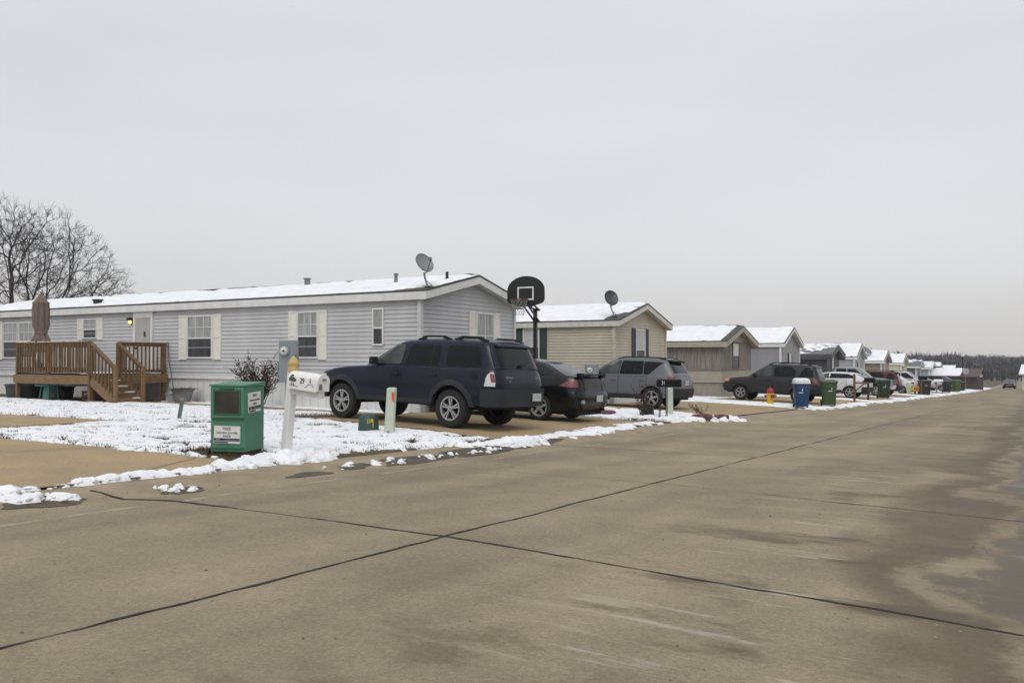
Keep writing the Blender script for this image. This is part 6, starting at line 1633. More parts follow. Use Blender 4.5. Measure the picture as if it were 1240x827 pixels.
def make_car(name, label, S, x, y, head, paint):
    t = empty(name); tag(t, label, S.get('cat', 'car'), 'cars parked along the street'); set_on_ground(t, x, y, head, S['wb'])
    C = Car(S); wb = S['wb']; W_ = max(q[1] for q in S['wz'])
    q = MB(); C.body(q); C.green(q); q.build('body', paint, t, smooth=38)
    q = MB(); r0, f0 = C.xr(.5), C.xf(.5); q.bb(r0 + .14, f0 - .14, -W_ + .30, W_ - .30, S['sill'] - .06, .80); q.bb(S['arch'] + .03, wb - S['arch'] - .03, -W_ + .1, W_ - .1, S['sill'] - .02, S['sill'] + .2)
    q.bb(r0 + .08, -S['arch'] - .02, -W_ + .12, W_ - .12, S['sill'] + S.get('rise_r', .06) + .02, .7); q.bb(wb + S['arch'] + .02, f0 - .08, -W_ + .12, W_ - .12, S['sill'] + .05, .6)
    q.tube([(r0 - .02, -W_ * .5, S['sill'] + .06), (r0 + .4, -W_ * .5, S['sill'] + .04)], .03, 8)
    q.bar((0, -W_ + .2, S['r']), (0, W_ - .2, S['r']), .1, .1); q.bar((wb, -W_ + .2, S['r']), (wb, W_ - .2, S['r']), .1, .1)
    q.build('underbody', M_UNDER, t)
    for sg in (1, -1):
        for xx in (0, wb): wheel(t, xx, sg * (W_ - S['tw'] / 2 - .025), S['r'], S['tw'], sg, S.get('spokes', 5), S.get('rim'), S.get('rimm'), S.get('five', False))
    for sg in (1, -1):
        for k, (poly, gm) in enumerate(S['win']):
            q = MB(); C.side_poly(q, poly, sg, .007); wo = q.build('window', gm, t, smooth=60)
            if S.get('trim', True):
                q = MB(); c = Vector((sum(p[0] for p in poly) / len(poly), sum(p[1] for p in poly) / len(poly)))
                C.side_poly(q, [tuple(c + (Vector(p) - c) * 1.0 + (Vector(p) - c).normalized() * .026) for p in poly], sg, .003); q.build('window_seal', M_SEAM, wo)
    q = MB(); C.end_glass(q, 1, *S.get('ws', (.06, .94, .86)), v1=S.get('ws1')); q.build('windscreen', M_CGLASS2, t, smooth=60)
    q = MB(); C.end_glass(q, -1, *S.get('bl', (.08, .90, .84)), v1=S.get('bl1')); q.build('rear_window', S.get('blm', M_CGLASS), t, smooth=60)
    # doors: a panel a hair proud of the body with a dark seam around it
    for (x0, x1, cut) in S.get('doors', []):
        for sg in (1, -1):
            q = MB(); zt = lambda x: C.topz(x) - .035; zb = lambda x: max(S['sill'] + .09, C.sill(x) + .04)
            q.cur = 1; C.sidepatch(q, x0 - .006, x1 + .006, zb, lambda x: C.topz(x) - .02, sg, .0025); q.cur = 0; C.sidepatch(q, x0 + .004, x1 - .004, lambda x: zb(x) + .008, zt, sg, .005)
            do = q.build('door', [paint, M_SEAM], t, smooth=40)
            hz = C.topz(x0) - S.get('hdl', .16); xh = x0 + .07
            q = MB(); q.bb(xh, xh + .18, sg * (C.bodyY(xh, hz) + .004), sg * (C.bodyY(xh, hz) + .035), hz - .022, hz + .022); q.build('handle', S.get('hm', M_SEAM), do, bevel=.006)
            if S.get('mould'):
                q = MB(); C.sidepatch(q, x0 + .01, x1 - .01, S['mould'][0], S['mould'][1], sg, .018, 12, 2); q.build('side_moulding', S['mould'][2], do)
    if S.get('flare'):
        for sg in (1, -1):
            for xw in (0, wb):
                q = MB(); rows = []
                for k in range(27):
                    a = math.pi * k / 26 * 1.16 - .25; row = []
                    for (dr, o_) in ((-.015, -.05), (-.012, .03), (.03, .036), (.085, .026), (.10, -.01)):
                        rr = S['arch'] + dr; xx = xw + rr * math.cos(a); z = max(S['r'] * .97 + rr * math.sin(a), S['sill'] - .02); row.append((xx, sg * (C.bodyY(max(C.xr(z) + .05, min(C.xf(z) - .05, xx)), z) + o_), z))
                    rows.append(row)
                q.grid(rows); q.build('wheel_arch', S['flare'], t, smooth=50)
    if S.get('cladding'):
        for sg in (1, -1):
            q = MB(); C.sidepatch(q, S['arch'] + .02, wb - S['arch'] - .02, lambda x: C.sill(x) - .015, lambda x: C.sill(x) + S['cladding'][0], sg, .022, 16, 3); q.build('sill_cladding', S['cladding'][1], t, smooth=50)
    for (end, th, z0, z1, off, m_, nm) in S.get('bumpers', []):
        q = MB(); C.corner(q, end, 1, -th, th, z0, z1, off, 26, 5); q.build(nm, m_, t, smooth=50)
    for (end, a0, a1, z0, z1, m_, nm, off) in S.get('lights', []):
        for sg in (1, -1):
            q = MB(); C.corner(q, end, sg, a0, a1, z0, z1, off); q.build(nm, m_, t, smooth=50)
    for f_ in S.get('extra', []): f_(t, C, paint)
    # mirrors
    if S.get('mirror'):
        xm, zm = S['mirror']
        for sg in (1, -1):
            y0 = C.gside(xm, zm, 0) if zm > C.topz(xm) else C.bodyY(xm, zm)
            q = MB(); q.box((xm, sg * (y0 + .12), zm + .02), (.09, .20, .15), taper=.9); q.bar((xm + .02, sg * (y0 - .03), zm - .03), (xm, sg * (y0 + .08), zm - .01), .04, .05); q.build('mirror', S.get('mm', M_SEAM), t, bevel=.015)
    return t

def plate(y, z, w_=.31, h=.155, end=-1, off=.0):
    def f_(t, C, paint):
        x = (C.xr(z) if end < 0 else C.xf(z)) + end * (.012 + off)
        q = MB(); q.bb(x - .006, x + .006, y - w_ / 2, y + w_ / 2, z - h / 2, z + h / 2); q.build('licence_plate', M_PLATE, t)
    return f_
def rack(x0, x1, yk, h=.07, m_=None, legs=2, cross=0):
    def f_(t, C, paint):
        for sg in (1, -1):
            q = MB(); y = sg * C.S['gw'][1] * yk
            z = lambda x: C.gz(x) + C.S.get('rcrown', .04) * (1 - yk * yk)
            xs_ = np.linspace(x0, x1, 14)
            q.tube([(x, y, z(x) + h * min(1, 6 * min((x - x0), (x1 - x)) / (x1 - x0)) ** .6 + .0) for x in xs_], .020, 8)
            q.bar((x0 - .05, y, z(x0) - .01), (x0 + .14, y, z(x0) + h * .7), .05, .05); q.bar((x1 + .05, y, z(x1) - .01), (x1 - .14, y, z(x1) + h * .7), .05, .05)
            q.build('roof_rail', m_ or M_SEAM, t, smooth=40)
        if cross:
            q = MB()
            for k in range(cross): x = x0 + (x1 - x0) * (k + .6) / (cross + .2); q.bar((x, -C.S['gw'][1] * yk, C.gz(x) + .06), (x, C.S['gw'][1] * yk, C.gz(x) + .06), .05, .03)
            q.build('roof_bar', m_ or M_SEAM, t)
    return f_
def wiper(t, C, paint):
    q = MB(); p = C.gp(-1, 0, .04); q.tube([(p.x - .02, -.02, p.z + .03), (p.x + .02, -.32, p.z + .10)], .009, 6); q.box((p.x - .02, .0, p.z + .02), (.05, .09, .05)); q.build('rear_wiper', M_SEAM, t)
def badge(txt, y, z, size=.05):
    def f_(t, C, paint):
        x = C.xr(z) - .006; text_mesh('badge', txt, size, M_CHROME, t, frame4(Vector((x, y, z)), (0, -1, 0), (.02, 0, 1)), .002)
    return f_
def grille(z0, z1, yk, m_, bars=3):
    def f_(t, C, paint):
        q = MB(); zc = (z0 + z1) / 2; x = C.xf(zc); w_ = C.w(zc) * yk
        q.bb(x - .05, x + .012, -w_, w_, z0, z1); g = q.build('grille', M_SEAM, t)
        q = MB()
        for k in range(bars + 1): z = z0 + (z1 - z0) * k / bars; q.bb(x + .0, x + .03, -w_ - .01, w_ + .01, z - .014, z + .014)
        q.bb(x, x + .03, -w_ - .02, -w_ + .01, z0, z1); q.bb(x, x + .03, w_ - .01, w_ + .02, z0, z1); q.build('grille_bar', m_, g)
    return f_
def fuel(x, z, sg=1):
    def f_(t, C, paint):
        q = MB(); n_ = 20; vs = [(x + .085 * math.cos(a), sg * (C.bodyY(x, z) + .003), z + .085 * math.sin(a)) for a in [6.2832 * k / n_ for k in range(n_)]]
        q.cur = 1; q.add(vs, [tuple(range(n_))]); q.cur = 0
        q.add([(x + (a - x) * .9, b + sg * .002, z + (c - z) * .9) for a, b, c in vs], [tuple(range(n_))]); q.build('fuel_flap', [paint, M_SEAM], t)
    return f_
def third_light(z_t=.97, w_=.3):
    def f_(t, C, paint):
        p = C.gp(-1, 0, z_t); q = MB(); q.bb(p.x - .05, p.x + .05, -w_ / 2, w_ / 2, p.z + .0, p.z + .03); q.build('high_brake_light', M_RED, t)
    return f_
def roof_spoiler(depth=.16, zt=1.0, m_=None):
    def f_(t, C, paint):
        p = C.gp(-1, 0, zt); y = C.S['gw'][1] * .86; q = MB()
        v = [(p.x + .12, -y, p.z + .02), (p.x + .12, y, p.z + .02), (p.x - depth, y * .95, p.z - .03), (p.x - depth, -y * .95, p.z - .03)]
        q.add(v + [(a, b, c - .05) for a, b, c in v], [(0, 1, 2, 3), (7, 6, 5, 4), (0, 4, 5, 1), (1, 5, 6, 2), (2, 6, 7, 3), (3, 7, 4, 0)]); q.build('spoiler', m_ or paint, t, bevel=.015)
    return f_

NAVY = paint_mat('navy_paint', (.0034, .0062, .017), .28, .20, .05); BLACKP = paint_mat('black_paint', (.003, .0034, .004), .26, .28, .06); GREYP = paint_mat('grey_paint', (.115, .122, .133), .38, .3, .15)
CHARP = paint_mat('charcoal_paint', (.026, .025, .027), .4, .25, .15); WHITEP = paint_mat('white_paint_car', (.55, .55, .56), .35, .3, .1); SILVERP = paint_mat('silver_paint', (.20, .225, .22), .35, .3, .15)
REDP = paint_mat('dark_red_paint', (.09, .008, .013), .35, .3, .1); PALEP = paint_mat('pale_lilac_paint', (.36, .32, .34), .35, .5)

# --- dark blue body-on-frame wagon (front of the row)
DUR = dict(wb=2.95, r=.385, tw=.26, arch=.475, sill=.46, rise_r=.06, rise_f=.02, n=10, gn=9, spokes=5, rim=.235, five=True, cat='car', crown=.035, rcrown=.05, bulge=.018, wr=.06,
    ends=[(.40, -1.06, 3.70), (.75, -1.08, 3.78), (.95, -1.08, 3.74), (1.12, -1.02, 3.60), (1.3, -.98, 3.5)],
    wz=[(.4, .875), (.6, .905), (.85, .925), (1.1, .90), (1.22, .865)],
    top=[(-1.2, 1.19), (-.6, 1.19), (2.0, 1.17), (2.35, 1.155), (2.9, 1.125), (3.3, 1.07), (3.55, 1.0), (3.8, .93)],
    gbase=(-1.03, 2.48), gtop=(-.80, 1.55), gw=(.845, .715), roof=[(-1.0, 1.645), (-.7, 1.70), (0, 1.725), (.8, 1.725), (1.3, 1.70), (1.6, 1.655)],
    win=[([(-.66, 1.215), (.17, 1.215), (.17, 1.61), (-.53, 1.605), (-.60, 1.55)], M_CGLASS), ([(.36, 1.215), (.54, 1.215), (.54, 1.62), (.36, 1.615)], M_CGLASS), ([(.57, 1.215), (1.21, 1.215), (1.13, 1.62), (.57, 1.62)], M_CGLASS),
         ([(1.33, 1.215), (2.16, 1.215), (1.98, 1.33), (1.64, 1.55), (1.48, 1.61), (1.28, 1.62)], M_CGLASS2)],
    ws=(.05, .93, .87), bl=(.06, .90, .90), bl1=.93, doors=[(.28, 1.25, 0), (1.27, 2.22, 0)], hdl=.17, mirror=(2.02, 1.25), flare=M_PLAST, cladding=(.09, M_PLAST),
    bumpers=[(-1, 62, .46, .80, .075, M_PLAST, 'rear_bumper'), (1, 60, .44, .72, .06, M_PLAST, 'front_bumper')],
    lights=[(-1, 33, 57, .85, lambda u: .87 + .25 * math.sqrt(max(0, 1 - (max(0, u - .12) / .88) ** 2.4)), M_CLEAR, 'tail_light', .016), (-1, 34, 44, .93, 1.09, M_RED, 'tail_light_red', .022), (1, 28, 60, .78, .95, M_CLEAR, 'headlight', .01)],
    extra=[plate(-.42, .64, off=.085), rack(-.62, .08, .86, .06), rack(.28, 1.02, .86, .06), wiper, badge('DURANGO', .42, 1.02, .05), badge('SLT', .42, .95, .045), badge('4x4', -.55, 1.02, .05), fuel(-.55, 1.0), roof_spoiler(.07), grille(.74, .92, .5, M_CHROME)])
make_car('parked_car', 'dark navy blue sport utility car with grey plastic arches on the nearest driveway', DUR, -9.78, 13.72, R(179.2), NAVY)

def deck_spoiler(t, C, paint):
    q = MB(); z = 1.10; y = .70; x = -.98
    rows = []
    for k in range(13):
        v = -1 + 2 * k / 12; rows.append([(x + .22 - .06 * abs(v), y * v, z - .015), (x + .1 - .06 * abs(v), y * v, z + .012), (x - .04 + .10 * v * v, y * v, z + .02), (x - .05 + .10 * v * v, y * v, z + .0), (x + .1, y * v, z - .012)])
    q.grid(rows, closed=True); q.add(rows[0], [(0, 1, 2, 3, 4)]); q.add(rows[-1], [(0, 1, 2, 3, 4)])
    for s_ in (-.45, .45): q.bb(x + .02, x + .14, s_ * 1.2 - .07, s_ * 1.2 + .07, 1.03, z + .03)
    q.build('spoiler', M_SEAM, t, smooth=50)
def fog(t, C, paint):
    for s_ in (1, -1):
        q = MB(); x = C.xr(.42) + .035; q.lathe([(.05, -.04), (.048, .02), (.0, .03)], 14, (x - .05, s_ * .62, .47), axis='x'); q.build('reflector_lamp', M_GALV, t)
def trunk_line(t, C, paint):
    q = MB()
    for s_ in (1, -1):
        P_ = [Vector((C.xr(z) - .004, s_ * y, z)) for y, z in ((.46, .66), (.46, .80), (.47, .95), (.52, 1.03))]
        q.tube(P_, .006, 5)
    q.build('boot_seam', M_SEAM, t)
GA = dict(wb=2.72, r=.315, tw=.22, arch=.375, sill=.22, rise_r=.10, rise_f=.0, n=7, gn=5, spokes=5, rim=.215, five=False, crown=.03, rcrown=.045, bulge=.03,
    ends=[(.2, -.93, 3.54), (.45, -1.02, 3.66), (.62, -1.04, 3.68), (.70, -.98, 3.6), (.95, -.95, 3.45), (1.06, -.90, 3.4)],
    wz=[(.2, .80), (.4, .87), (.6, .895), (.8, .88), (1.05, .80)],
    top=[(-1.1, 1.045), (-.75, 1.06), (-.3, 1.03), (.3, .98), (1.9, .95), (2.3, .93), (3.0, .83), (3.5, .70), (3.7, .6)],
    gbase=(-.72, 2.25), gtop=(.02, 1.15), gw=(.80, .56), roof=[(-.2, 1.28), (.1, 1.36), (.6, 1.40), (1.15, 1.37)],
    win=[([(-.20, 1.06), (.44, 1.03), (.44, 1.29), (.14, 1.27)], M_CGLASS), ([(.5, 1.02), (1.55, .99), (1.32, 1.15), (.98, 1.31), (.5, 1.32)], M_CGLASS)],
    ws=(.05, .95, .85), bl=(.05, .93, .80), blm=mat('sky_sheen_glass', (.085, .088, .098), .3, var=.25, scale=3, stretch=(1, 3, 1)), doors=[(-.10, .45, 0), (.48, 1.75, 0)], mirror=(1.6, 1.02), cladding=(.10, BLACKP),  # rear glass: the sky's reflection is put into its paler grey colour
    lights=[(-1, 24, 62, lambda u: .80 + .02 * u, lambda u: .83 + .15 * math.sin(math.pi * min(1, .25 + .75 * u)) ** .8, M_RED, 'tail_light', .012), (1, 25, 60, .55, .68, M_CLEAR, 'headlight', .01)],
    bumpers=[(-1, 60, .30, .70, .03, BLACKP, 'rear_bumper'), (1, 60, .25, .55, .03, BLACKP, 'front_bumper')],
    extra=[plate(-.12, .55, off=.04), deck_spoiler, fog, trunk_line, grille(.45, .58, .4, M_SEAM)])
make_car('parked_car', 'black four door saloon with rear spoiler parked behind the navy car', GA, -9.98, 17.35, R(180), BLACKP)

CMP = dict(wb=2.635, r=.345, tw=.225, arch=.41, sill=.36, rise_r=.07, rise_f=.02, n=8, gn=7, spokes=5, rim=.235, five=False, crown=.03, rcrown=.03, bulge=.02,
    ends=[(.35, -.80, 3.44), (.6, -.86, 3.52), (.85, -.86, 3.50), (1.05, -.80, 3.40), (1.2, -.76, 3.3)],
    wz=[(.35, .86), (.6, .895), (.85, .905), (1.08, .865)],
    top=[(-.9, 1.12), (0, 1.09), (2.0, 1.05), (2.4, 1.03), (3.0, .99), (3.4, .92), (3.6, .85)],
    gbase=(-.78, 2.55), gtop=(-.42, 1.45), gw=(.83, .64), roof=[(-.6, 1.58), (-.3, 1.615), (.6, 1.635), (1.2, 1.62), (1.5, 1.58)],
    win=[([(.30, 1.12), (.32, 1.52), (-.36, 1.50), (-.20, 1.42), (.12, 1.12)], M_CGLASS), ([(.36, 1.12), (1.16, 1.11), (1.10, 1.54), (.38, 1.53)], M_CGLASS), ([(1.22, 1.11), (2.10, 1.10), (1.92, 1.25), (1.62, 1.45), (1.45, 1.535), (1.18, 1.54)], M_CGLASS2)],
    doors=[(.18, 1.17, 0), (1.19, 2.2, 0)], mirror=(1.98, 1.12), cladding=(.10, M_PLAST), bl=(.12, .88, .80), hm=GREYP,
    bumpers=[(-1, 60, .38, .68, .04, M_PLAST, 'rear_bumper'), (1, 60, .36, .62, .04, M_PLAST, 'front_bumper')],
    lights=[(-1, 30, 56, .86, 1.06, M_RED, 'tail_light', .012), (1, 25, 50, .80, .93, M_CLEAR, 'headlight', .012)],
    extra=[plate(.0, .86), rack(-.3, 1.3, .88, .035, M_SEAM), roof_spoiler(.17, 1.0, M_SEAM), third_light(.94), grille(.78, .92, .45, M_CHROME)])
make_car('parked_car', 'mid grey compact wagon parked beyond the electric meter and black mailbox', CMP, -10.8, 25.75, R(180), GREYP)

ESC = dict(wb=2.62, r=.355, tw=.225, arch=.42, sill=.40, rise_r=.06, rise_f=.02, n=9, gn=8, spokes=5, rim=.22, five=True, crown=.03, rcrown=.04, bulge=.02,
    ends=[(.38, -.88, 3.42), (.6, -.94, 3.50), (.9, -.92, 3.45), (1.1, -.86, 3.35), (1.3, -.82, 3.3)],
    wz=[(.38, .85), (.6, .885), (.9, .895), (1.12, .85)],
    top=[(-1, 1.14), (0, 1.13), (1.9, 1.11), (2.3, 1.10), (2.9, 1.05), (3.3, .98), (3.5, .9)],
    gbase=(-.84, 2.40), gtop=(-.62, 1.50), gw=(.82, .67), roof=[(-.8, 1.66), (-.5, 1.70), (.6, 1.715), (1.3, 1.70), (1.6, 1.66)],
    win=[([(-.60, 1.19), (.02, 1.17), (-.10, 1.35), (-.22, 1.59), (-.56, 1.58)], M_CGLASS), ([(.22, 1.16), (1.10, 1.15), (1.06, 1.61), (.36, 1.61), (.14, 1.40)], M_CGLASS), ([(1.18, 1.15), (2.08, 1.14), (1.90, 1.28), (1.55, 1.58), (1.46, 1.61), (1.16, 1.61)], M_CGLASS2)],
    doors=[(.16, 1.13, 0), (1.15, 2.16, 0)], mirror=(1.98, 1.17), flare=M_PLAST, cladding=(.10, M_PLAST), mould=(.68, .76, CHARP), hdl=.14,
    bumpers=[(-1, 60, .42, .74, .05, M_PLAST, 'rear_bumper'), (1, 60, .40, .76, .05, M_PLAST, 'front_bumper')],
    lights=[(-1, 34, 56, .88, 1.10, M_RED, 'tail_light', .012), (1, 28, 58, .84, .97, M_AMBER, 'headlight', .014)],
    extra=[plate(.0, .9), rack(-.45, 1.35, .86, .075, M_SEAM, cross=2), roof_spoiler(.06), grille(.80, .94, .45, M_CHROME)])
make_car('parked_car', 'dark charcoal wagon with black roof rails behind the yellow hydrant', ESC, -9.45, 38.95, R(180), CHARP)

WSU = dict(CMP, wb=2.85, ends=[(.35, -.98, 3.66), (.6, -1.04, 3.76), (.85, -1.03, 3.72), (1.05, -.96, 3.55), (1.2, -.92, 3.45)], top=[(-1.1, 1.12), (0, 1.10), (2.1, 1.03), (2.6, 1.0), (3.3, .92), (3.8, .78)],
    gbase=(-.95, 2.75), gtop=(-.25, 1.55), roof=[(-.5, 1.42), (-.1, 1.47), (.8, 1.50), (1.6, 1.44)], spokes=5,
    win=[([(-.32, 1.17), (1.15, 1.13), (1.10, 1.41), (.2, 1.40), (-.12, 1.32)], M_CGLASS), ([(1.20, 1.13), (2.2, 1.09), (1.95, 1.22), (1.60, 1.36), (1.2, 1.41)], M_CGLASS2)], extra=[plate(0, .86), roof_spoiler(.1), grille(.7, .85, .4, M_CHROME)], hm=WHITEP)
make_car('parked_car', 'white crossover car behind the green wheelie bin', WSU, -9.75, 52.0, R(180), WHITEP)

def pickup_spec():
    return dict(wb=3.5, r=.39, tw=.27, arch=.48, sill=.50, rise_r=.06, rise_f=.02, n=11, gn=9, spokes=6, rim=.235, five=False, crown=.03, rcrown=.03, bulge=.02,
    ends=[(.45, -1.15, 4.35), (.75, -1.18, 4.46), (1.0, -1.15, 4.44), (1.15, -1.12, 4.38), (1.35, -1.1, 4.3)], wz=[(.45, .93), (.7, .985), (1.0, .985), (1.28, .93)],
    top=[(-1.2, 1.28), (.5, 1.28), (2.6, 1.24), (3.1, 1.22), (3.8, 1.18), (4.2, 1.12), (4.5, 1.02)],
    gbase=(.62, 3.10), gtop=(.74, 2.25), gw=(.90, .74), roof=[(.6, 1.86), (1.0, 1.90), (1.8, 1.90), (2.3, 1.86)],
    win=[([(.90, 1.32), (1.55, 1.31), (1.52, 1.77), (.92, 1.77)], M_CGLASS), ([(1.66, 1.31), (2.75, 1.28), (2.5, 1.45), (2.2, 1.70), (2.1, 1.76), (1.64, 1.77)], M_CGLASS)],
    doors=[(.85, 1.6, 0), (1.62, 2.78, 0)], mirror=(2.6, 1.38), flare=M_PLAST, bl=(.15, .85, .8),
    bumpers=[(-1, 60, .50, .72, .06, M_CHROME, 'rear_bumper'), (1, 60, .48, .74, .07, M_CHROME, 'front_bumper')],
    lights=[(-1, 38, 60, .85, 1.2, M_RED, 'tail_light', .01), (1, 30, 58, .86, 1.06, M_CLEAR, 'headlight', .014)], extra=[grille(.80, 1.08, .55, M_CHROME, 2)], cat='pickup')
def bed(t, C, paint):
    q = MB(); q.bb(-1.05, .5, -.80, .80, 1.285, 1.33); q.build('bed_cover', M_SEAM, t)
P1 = pickup_spec(); P1['extra'] = P1['extra'] + [bed]
make_car('parked_pickup', 'silver pickup nosed towards the street behind the dark green bin', P1, -13.25, 60.95, R(0), SILVERP)
RS = dict(ESC, flare=None, cladding=None, mould=None, extra=[plate(0, .9), rack(-.45, 1.3, .86, .05, M_SEAM), roof_spoiler(.14, 1.0, M_SEAM)], ws=(.06, .92, .86))
make_car('parked_car', 'dark red wagon with black roof rails beyond the silver pickup', RS, -9.85, 65.1, R(180), REDP)
WS = dict(GA, extra=[plate(-.0, .75, off=.02)], cladding=None)
make_car('parked_car', 'white saloon with bright red tail lights behind the pale utility post', WS, -10.15, 75.2, R(180), WHITEP)
P2 = pickup_spec(); P2['extra'] = [grille(.80, 1.08, .55, M_CHROME, 2)]; P2['gbase'] = (-1.0, 3.1); P2['gtop'] = (-.85, 2.2); P2['roof'] = [(-.9, 1.84), (0, 1.90), (1.8, 1.90), (2.3, 1.86)]
P2['win'] = P2['win'] + [([(-.7, 1.33), (.1, 1.33), (.1, 1.76), (-.6, 1.76)], M_CGLASS), ([(.25, 1.33), (.8, 1.32), (.8, 1.77), (.25, 1.77)], M_CGLASS)]; P2['cat'] = 'car'
P2['extra'] = P2['extra'] + [rack(-.6, 1.6, .86, .05, M_SEAM)]
make_car('parked_car', 'big pale silver wagon with dark roof rack seen above the bins', P2, -13.4, 86.8, R(0), paint_mat('pale_silver', (.42, .43, .43), .35, .5))
make_car('parked_car', 'black saloon between the pale silver wagon and the lilac car', dict(WS), -10.4, 91.8, R(180), BLACKP)
make_car('parked_car', 'pale lilac saloon with its bonnet to the street far along', dict(GA, extra=[grille(.45, .62, .4, M_CHROME)], cladding=None), -12.3, 99.6, R(0), PALEP)
make_car('parked_car', 'charcoal car by the lamp post at the end of the row', dict(CMP, extra=[], doors=[]), -11.8, 110.5, R(0), CHARP)
make_car('moving_car', 'dark car coming along the road in the far distance', dict(GA, extra=[grille(.45, .62, .4, M_CHROME)], cladding=None), -5.2, 153.5, R(-90), BLACKP)
# ------------------------------------------------------------------ bare trees
M_BARK = mat('bare_bark', (.038, .032, .03), .95, c2=(.075, .064, .058), scale=2)
def bare_tree(label, x, y, h, spread, seed, stems=5, levels=5, z=None, lean=0):
    t = empty('bare_tree', (x, y, Tf(x, y) if z is None else z)); tag(t, label, 'tree', 'bare trees')
    q = random.Random(seed); tr = MB(); cr = MB()
    def grow(p, d, l, r_, lev):
        n = 4 if lev < 2 else 3; pts = [p]; rad = [r_]; dd = d.copy()
        for k in range(n):
            wob = .16 if lev < 2 else .24
            dd = (dd + Vector((q.gauss(0, wob), q.gauss(0, wob), q.gauss(.06 if lev < 3 else .03, wob * .6)))).normalized()
            pts.append(pts[-1] + dd * l / n); rad.append(r_ * (1 - .42 * (k + 1) / n))
        (tr if lev < 2 else cr).tube(pts, rad, 7 if lev < 2 else (5 if lev < 4 else 3), cap=False)
        if lev >= levels: return
        nb = (3, 4, 3, 3, 3, 3)[min(lev, 5)]
        for b in range(nb):
            f_ = .30 + .70 * (b + q.random() * .6) / nb; f_ = min(f_, 1)
            i = min(n - 1, int(f_ * n)); pp_ = pts[i].lerp(pts[i + 1], f_ * n - i) if i < n else pts[-1]
            ax = dd.orthogonal().normalized(); ax.rotate(Matrix.Rotation(q.uniform(0, 6.283), 3, dd))
            nd = (dd * 1.0 + ax * q.uniform(.45, .95) + Vector((0, 0, .12))).normalized()
            grow(pp_, nd, l * q.uniform(.58, .80), max(rad[i] * q.uniform(.45, .62), .008), lev + 1)
        grow(pts[-1], dd, l * q.uniform(.62, .8), rad[-1] * .95, lev + 1)
    for s_ in range(stems):
        a = 6.283 * s_ / stems + q.uniform(-.4, .4); tilt = q.uniform(.12, .75) if stems > 1 else .05
        d = Vector((math.cos(a) * tilt * spread + lean, math.sin(a) * tilt * spread, 1)).normalized()
        grow(Vector((.25 * math.cos(a), .25 * math.sin(a), -.3)), d, h * q.uniform(.30, .36), h * .020 * q.uniform(.8, 1.2), 0)
    tr.build('trunk', M_BARK, t, fix=False, smooth=60); cr.build('crown', M_BARK, t, fix=False)
    return t
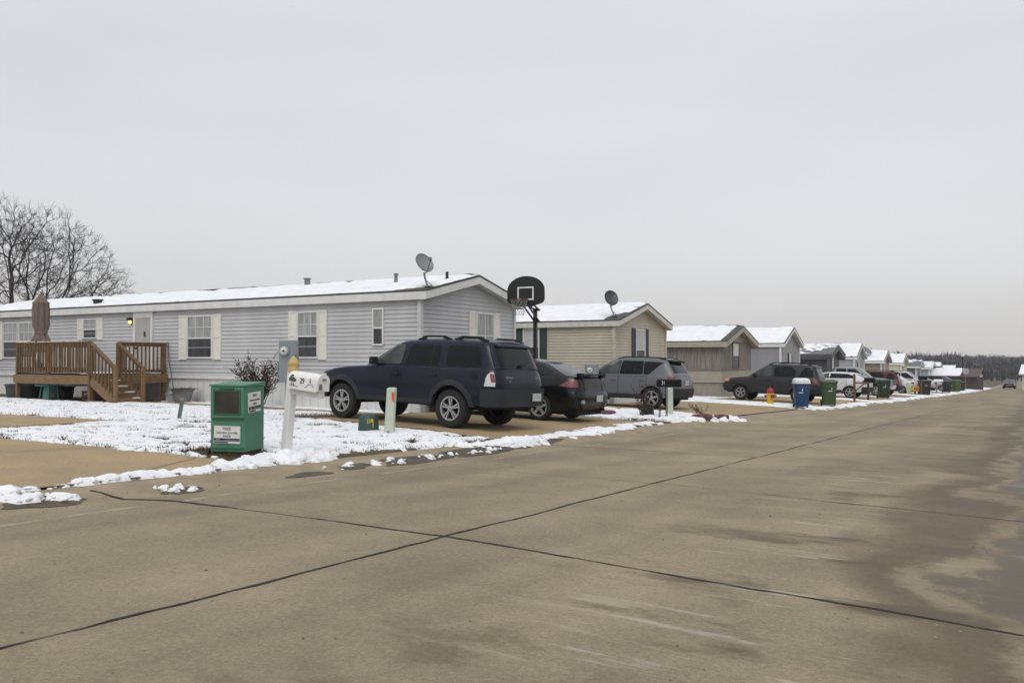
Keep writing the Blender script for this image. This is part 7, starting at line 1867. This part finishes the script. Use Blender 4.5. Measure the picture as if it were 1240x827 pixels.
def crown_tree(label, x, y, h, rx, base_z, seed, n=900, off=(0, 0)):
    """limbs that divide again and again towards points spread through a rounded crown"""
    t = empty('bare_tree', (x, y, Tf(x, y))); tag(t, label, 'tree', 'bare trees')
    r_ = np.random.RandomState(seed); q = random.Random(seed); tr = MB(); cr = MB()
    P = []
    while len(P) < n:
        v = r_.uniform(-1, 1, 3); l = np.linalg.norm(v)
        if l > 1 or l < r_.uniform(.1, .92) or v[2] < -.35: continue
        lob = 1 + .10 * math.sin(3 * math.atan2(v[1], v[0]) + seed) + .07 * math.sin(5 * v[2] + 4 * v[0])
        P.append((v[0] * rx * lob + off[0], v[1] * rx * lob + off[1], base_z + (h - base_z) * (v[2] * lob * .74 + .26)))
    P = np.array(P)
    def grow(p, d, T_, lev):
        m = len(T_); cen = T_.mean(0); rad = .0080 * m ** .52 + .008
        vec = cen - p; dist = np.linalg.norm(vec)
        if m == 1:
            e = T_[0]; md = (p + e) / 2 + r_.randn(3) * .03 * dist + d * dist * .12
            cr.tube([p, md, e], [.014, .011, .008], 3, cap=False)
            dd = (e - md) / (np.linalg.norm(e - md) + 1e-6)
            for _ in range(5):
                s0 = md + (e - md) * r_.uniform(.1, 1.0); k = (dd + r_.randn(3) * .55 + np.array([0, 0, .15])); k /= np.linalg.norm(k); l = r_.uniform(.35, 1.0)
                e2 = s0 + k * l; cr.tube([s0, s0 + k * l * .5 + r_.randn(3) * .05, e2], [.010, .008, .006], 3, cap=False)
                if q.random() < .6: k2 = k + r_.randn(3) * .5; cr.tube([s0 + k * l * .5, s0 + k * l * .5 + k2 / np.linalg.norm(k2) * l * .5], [.008, .005], 3, cap=False)
            return
        f_ = .26 if lev < 2 else .34
        e = p + vec * f_ + np.array([0, 0, .05 * dist if lev < 3 else 0]) + r_.randn(3) * dist * .018
        md = (p + e) / 2 + d * dist * f_ * .18 + r_.randn(3) * dist * .010
        (tr if lev < 3 else cr).tube([p, md, e], [rad * 1.1, rad, rad * .9], 7 if lev < 4 else 4, cap=False)
        nd = (e - md); nd = nd / (np.linalg.norm(nd) + 1e-6)
        dirs = T_ - e; dirs = dirs / (np.linalg.norm(dirs, axis=1, keepdims=True) + 1e-6)
        k = 2 if m < 40 or q.random() < .5 else 3
        k = min(k, m); C_ = dirs[r_.choice(m, k, replace=False)].copy()
        for _ in range(4):
            lab = np.argmax(dirs @ C_.T, 1)
            for j in range(k):
                if (lab == j).any(): C_[j] = dirs[lab == j].mean(0)
        for j in range(k):
            sub = T_[lab == j]
            if len(sub) == m: sub1, sub2 = T_[: m // 2], T_[m // 2:]; grow(e, nd, sub1, lev + 1); grow(e, nd, sub2, lev + 1); break
            if len(sub): grow(e, nd, sub, lev + 1)
    ang = np.arctan2(P[:, 1], P[:, 0]); order = np.argsort(ang + r_.uniform(0, 6.28)); ns = 5
    inner = np.hypot(P[:, 0], P[:, 1]) < rx * .42
    grp = [P[inner]] + [P[order][[i for i in range(s_ * n // ns, (s_ + 1) * n // ns) if not inner[order][i]]] for s_ in range(ns)]
    for s_, g in enumerate(grp):
        if len(g): c = g.mean(0); a = math.atan2(c[1], c[0]); grow(np.array([.35 * math.cos(a) * (s_ > 0), .35 * math.sin(a) * (s_ > 0), -.3]), np.array([0, 0, 1.0]), g, 0)
    tr.build('trunk', M_BARK, t, fix=False, smooth=60); cr.build('crown', M_BARK, t, fix=False)
    return t
crown_tree('large bare many stemmed tree behind the left end of the grey home', -69.5, 33.7, 14.5, 8.4, 1.5, 4, 2300)
crown_tree('lower bare spreading tree right of the large one above the snowy roof', -91, 50.5, 8.6, 6.0, 1.5, 9, 420)
for k, (d_, px) in enumerate(((250, 1047), (262, 1052), (246, 1061), (270, 1070), (255, 1079), (280, 1092), (262, 1058))):
    x_ = (px - 620) / 1000; c33, s33 = math.cos(R(33)), math.sin(R(33)); X_, Y_ = d_ * (x_ * c33 - s33), d_ * (x_ * s33 + c33)
    bare_tree('bare tree %s on the skyline over the far roofs' % ('tallest, rising' if k == 0 else 'standing'), X_, Y_, 11.5 - .3 * k, .8, 30 + k, stems=2, levels=3)['group'] = 'skyline trees'
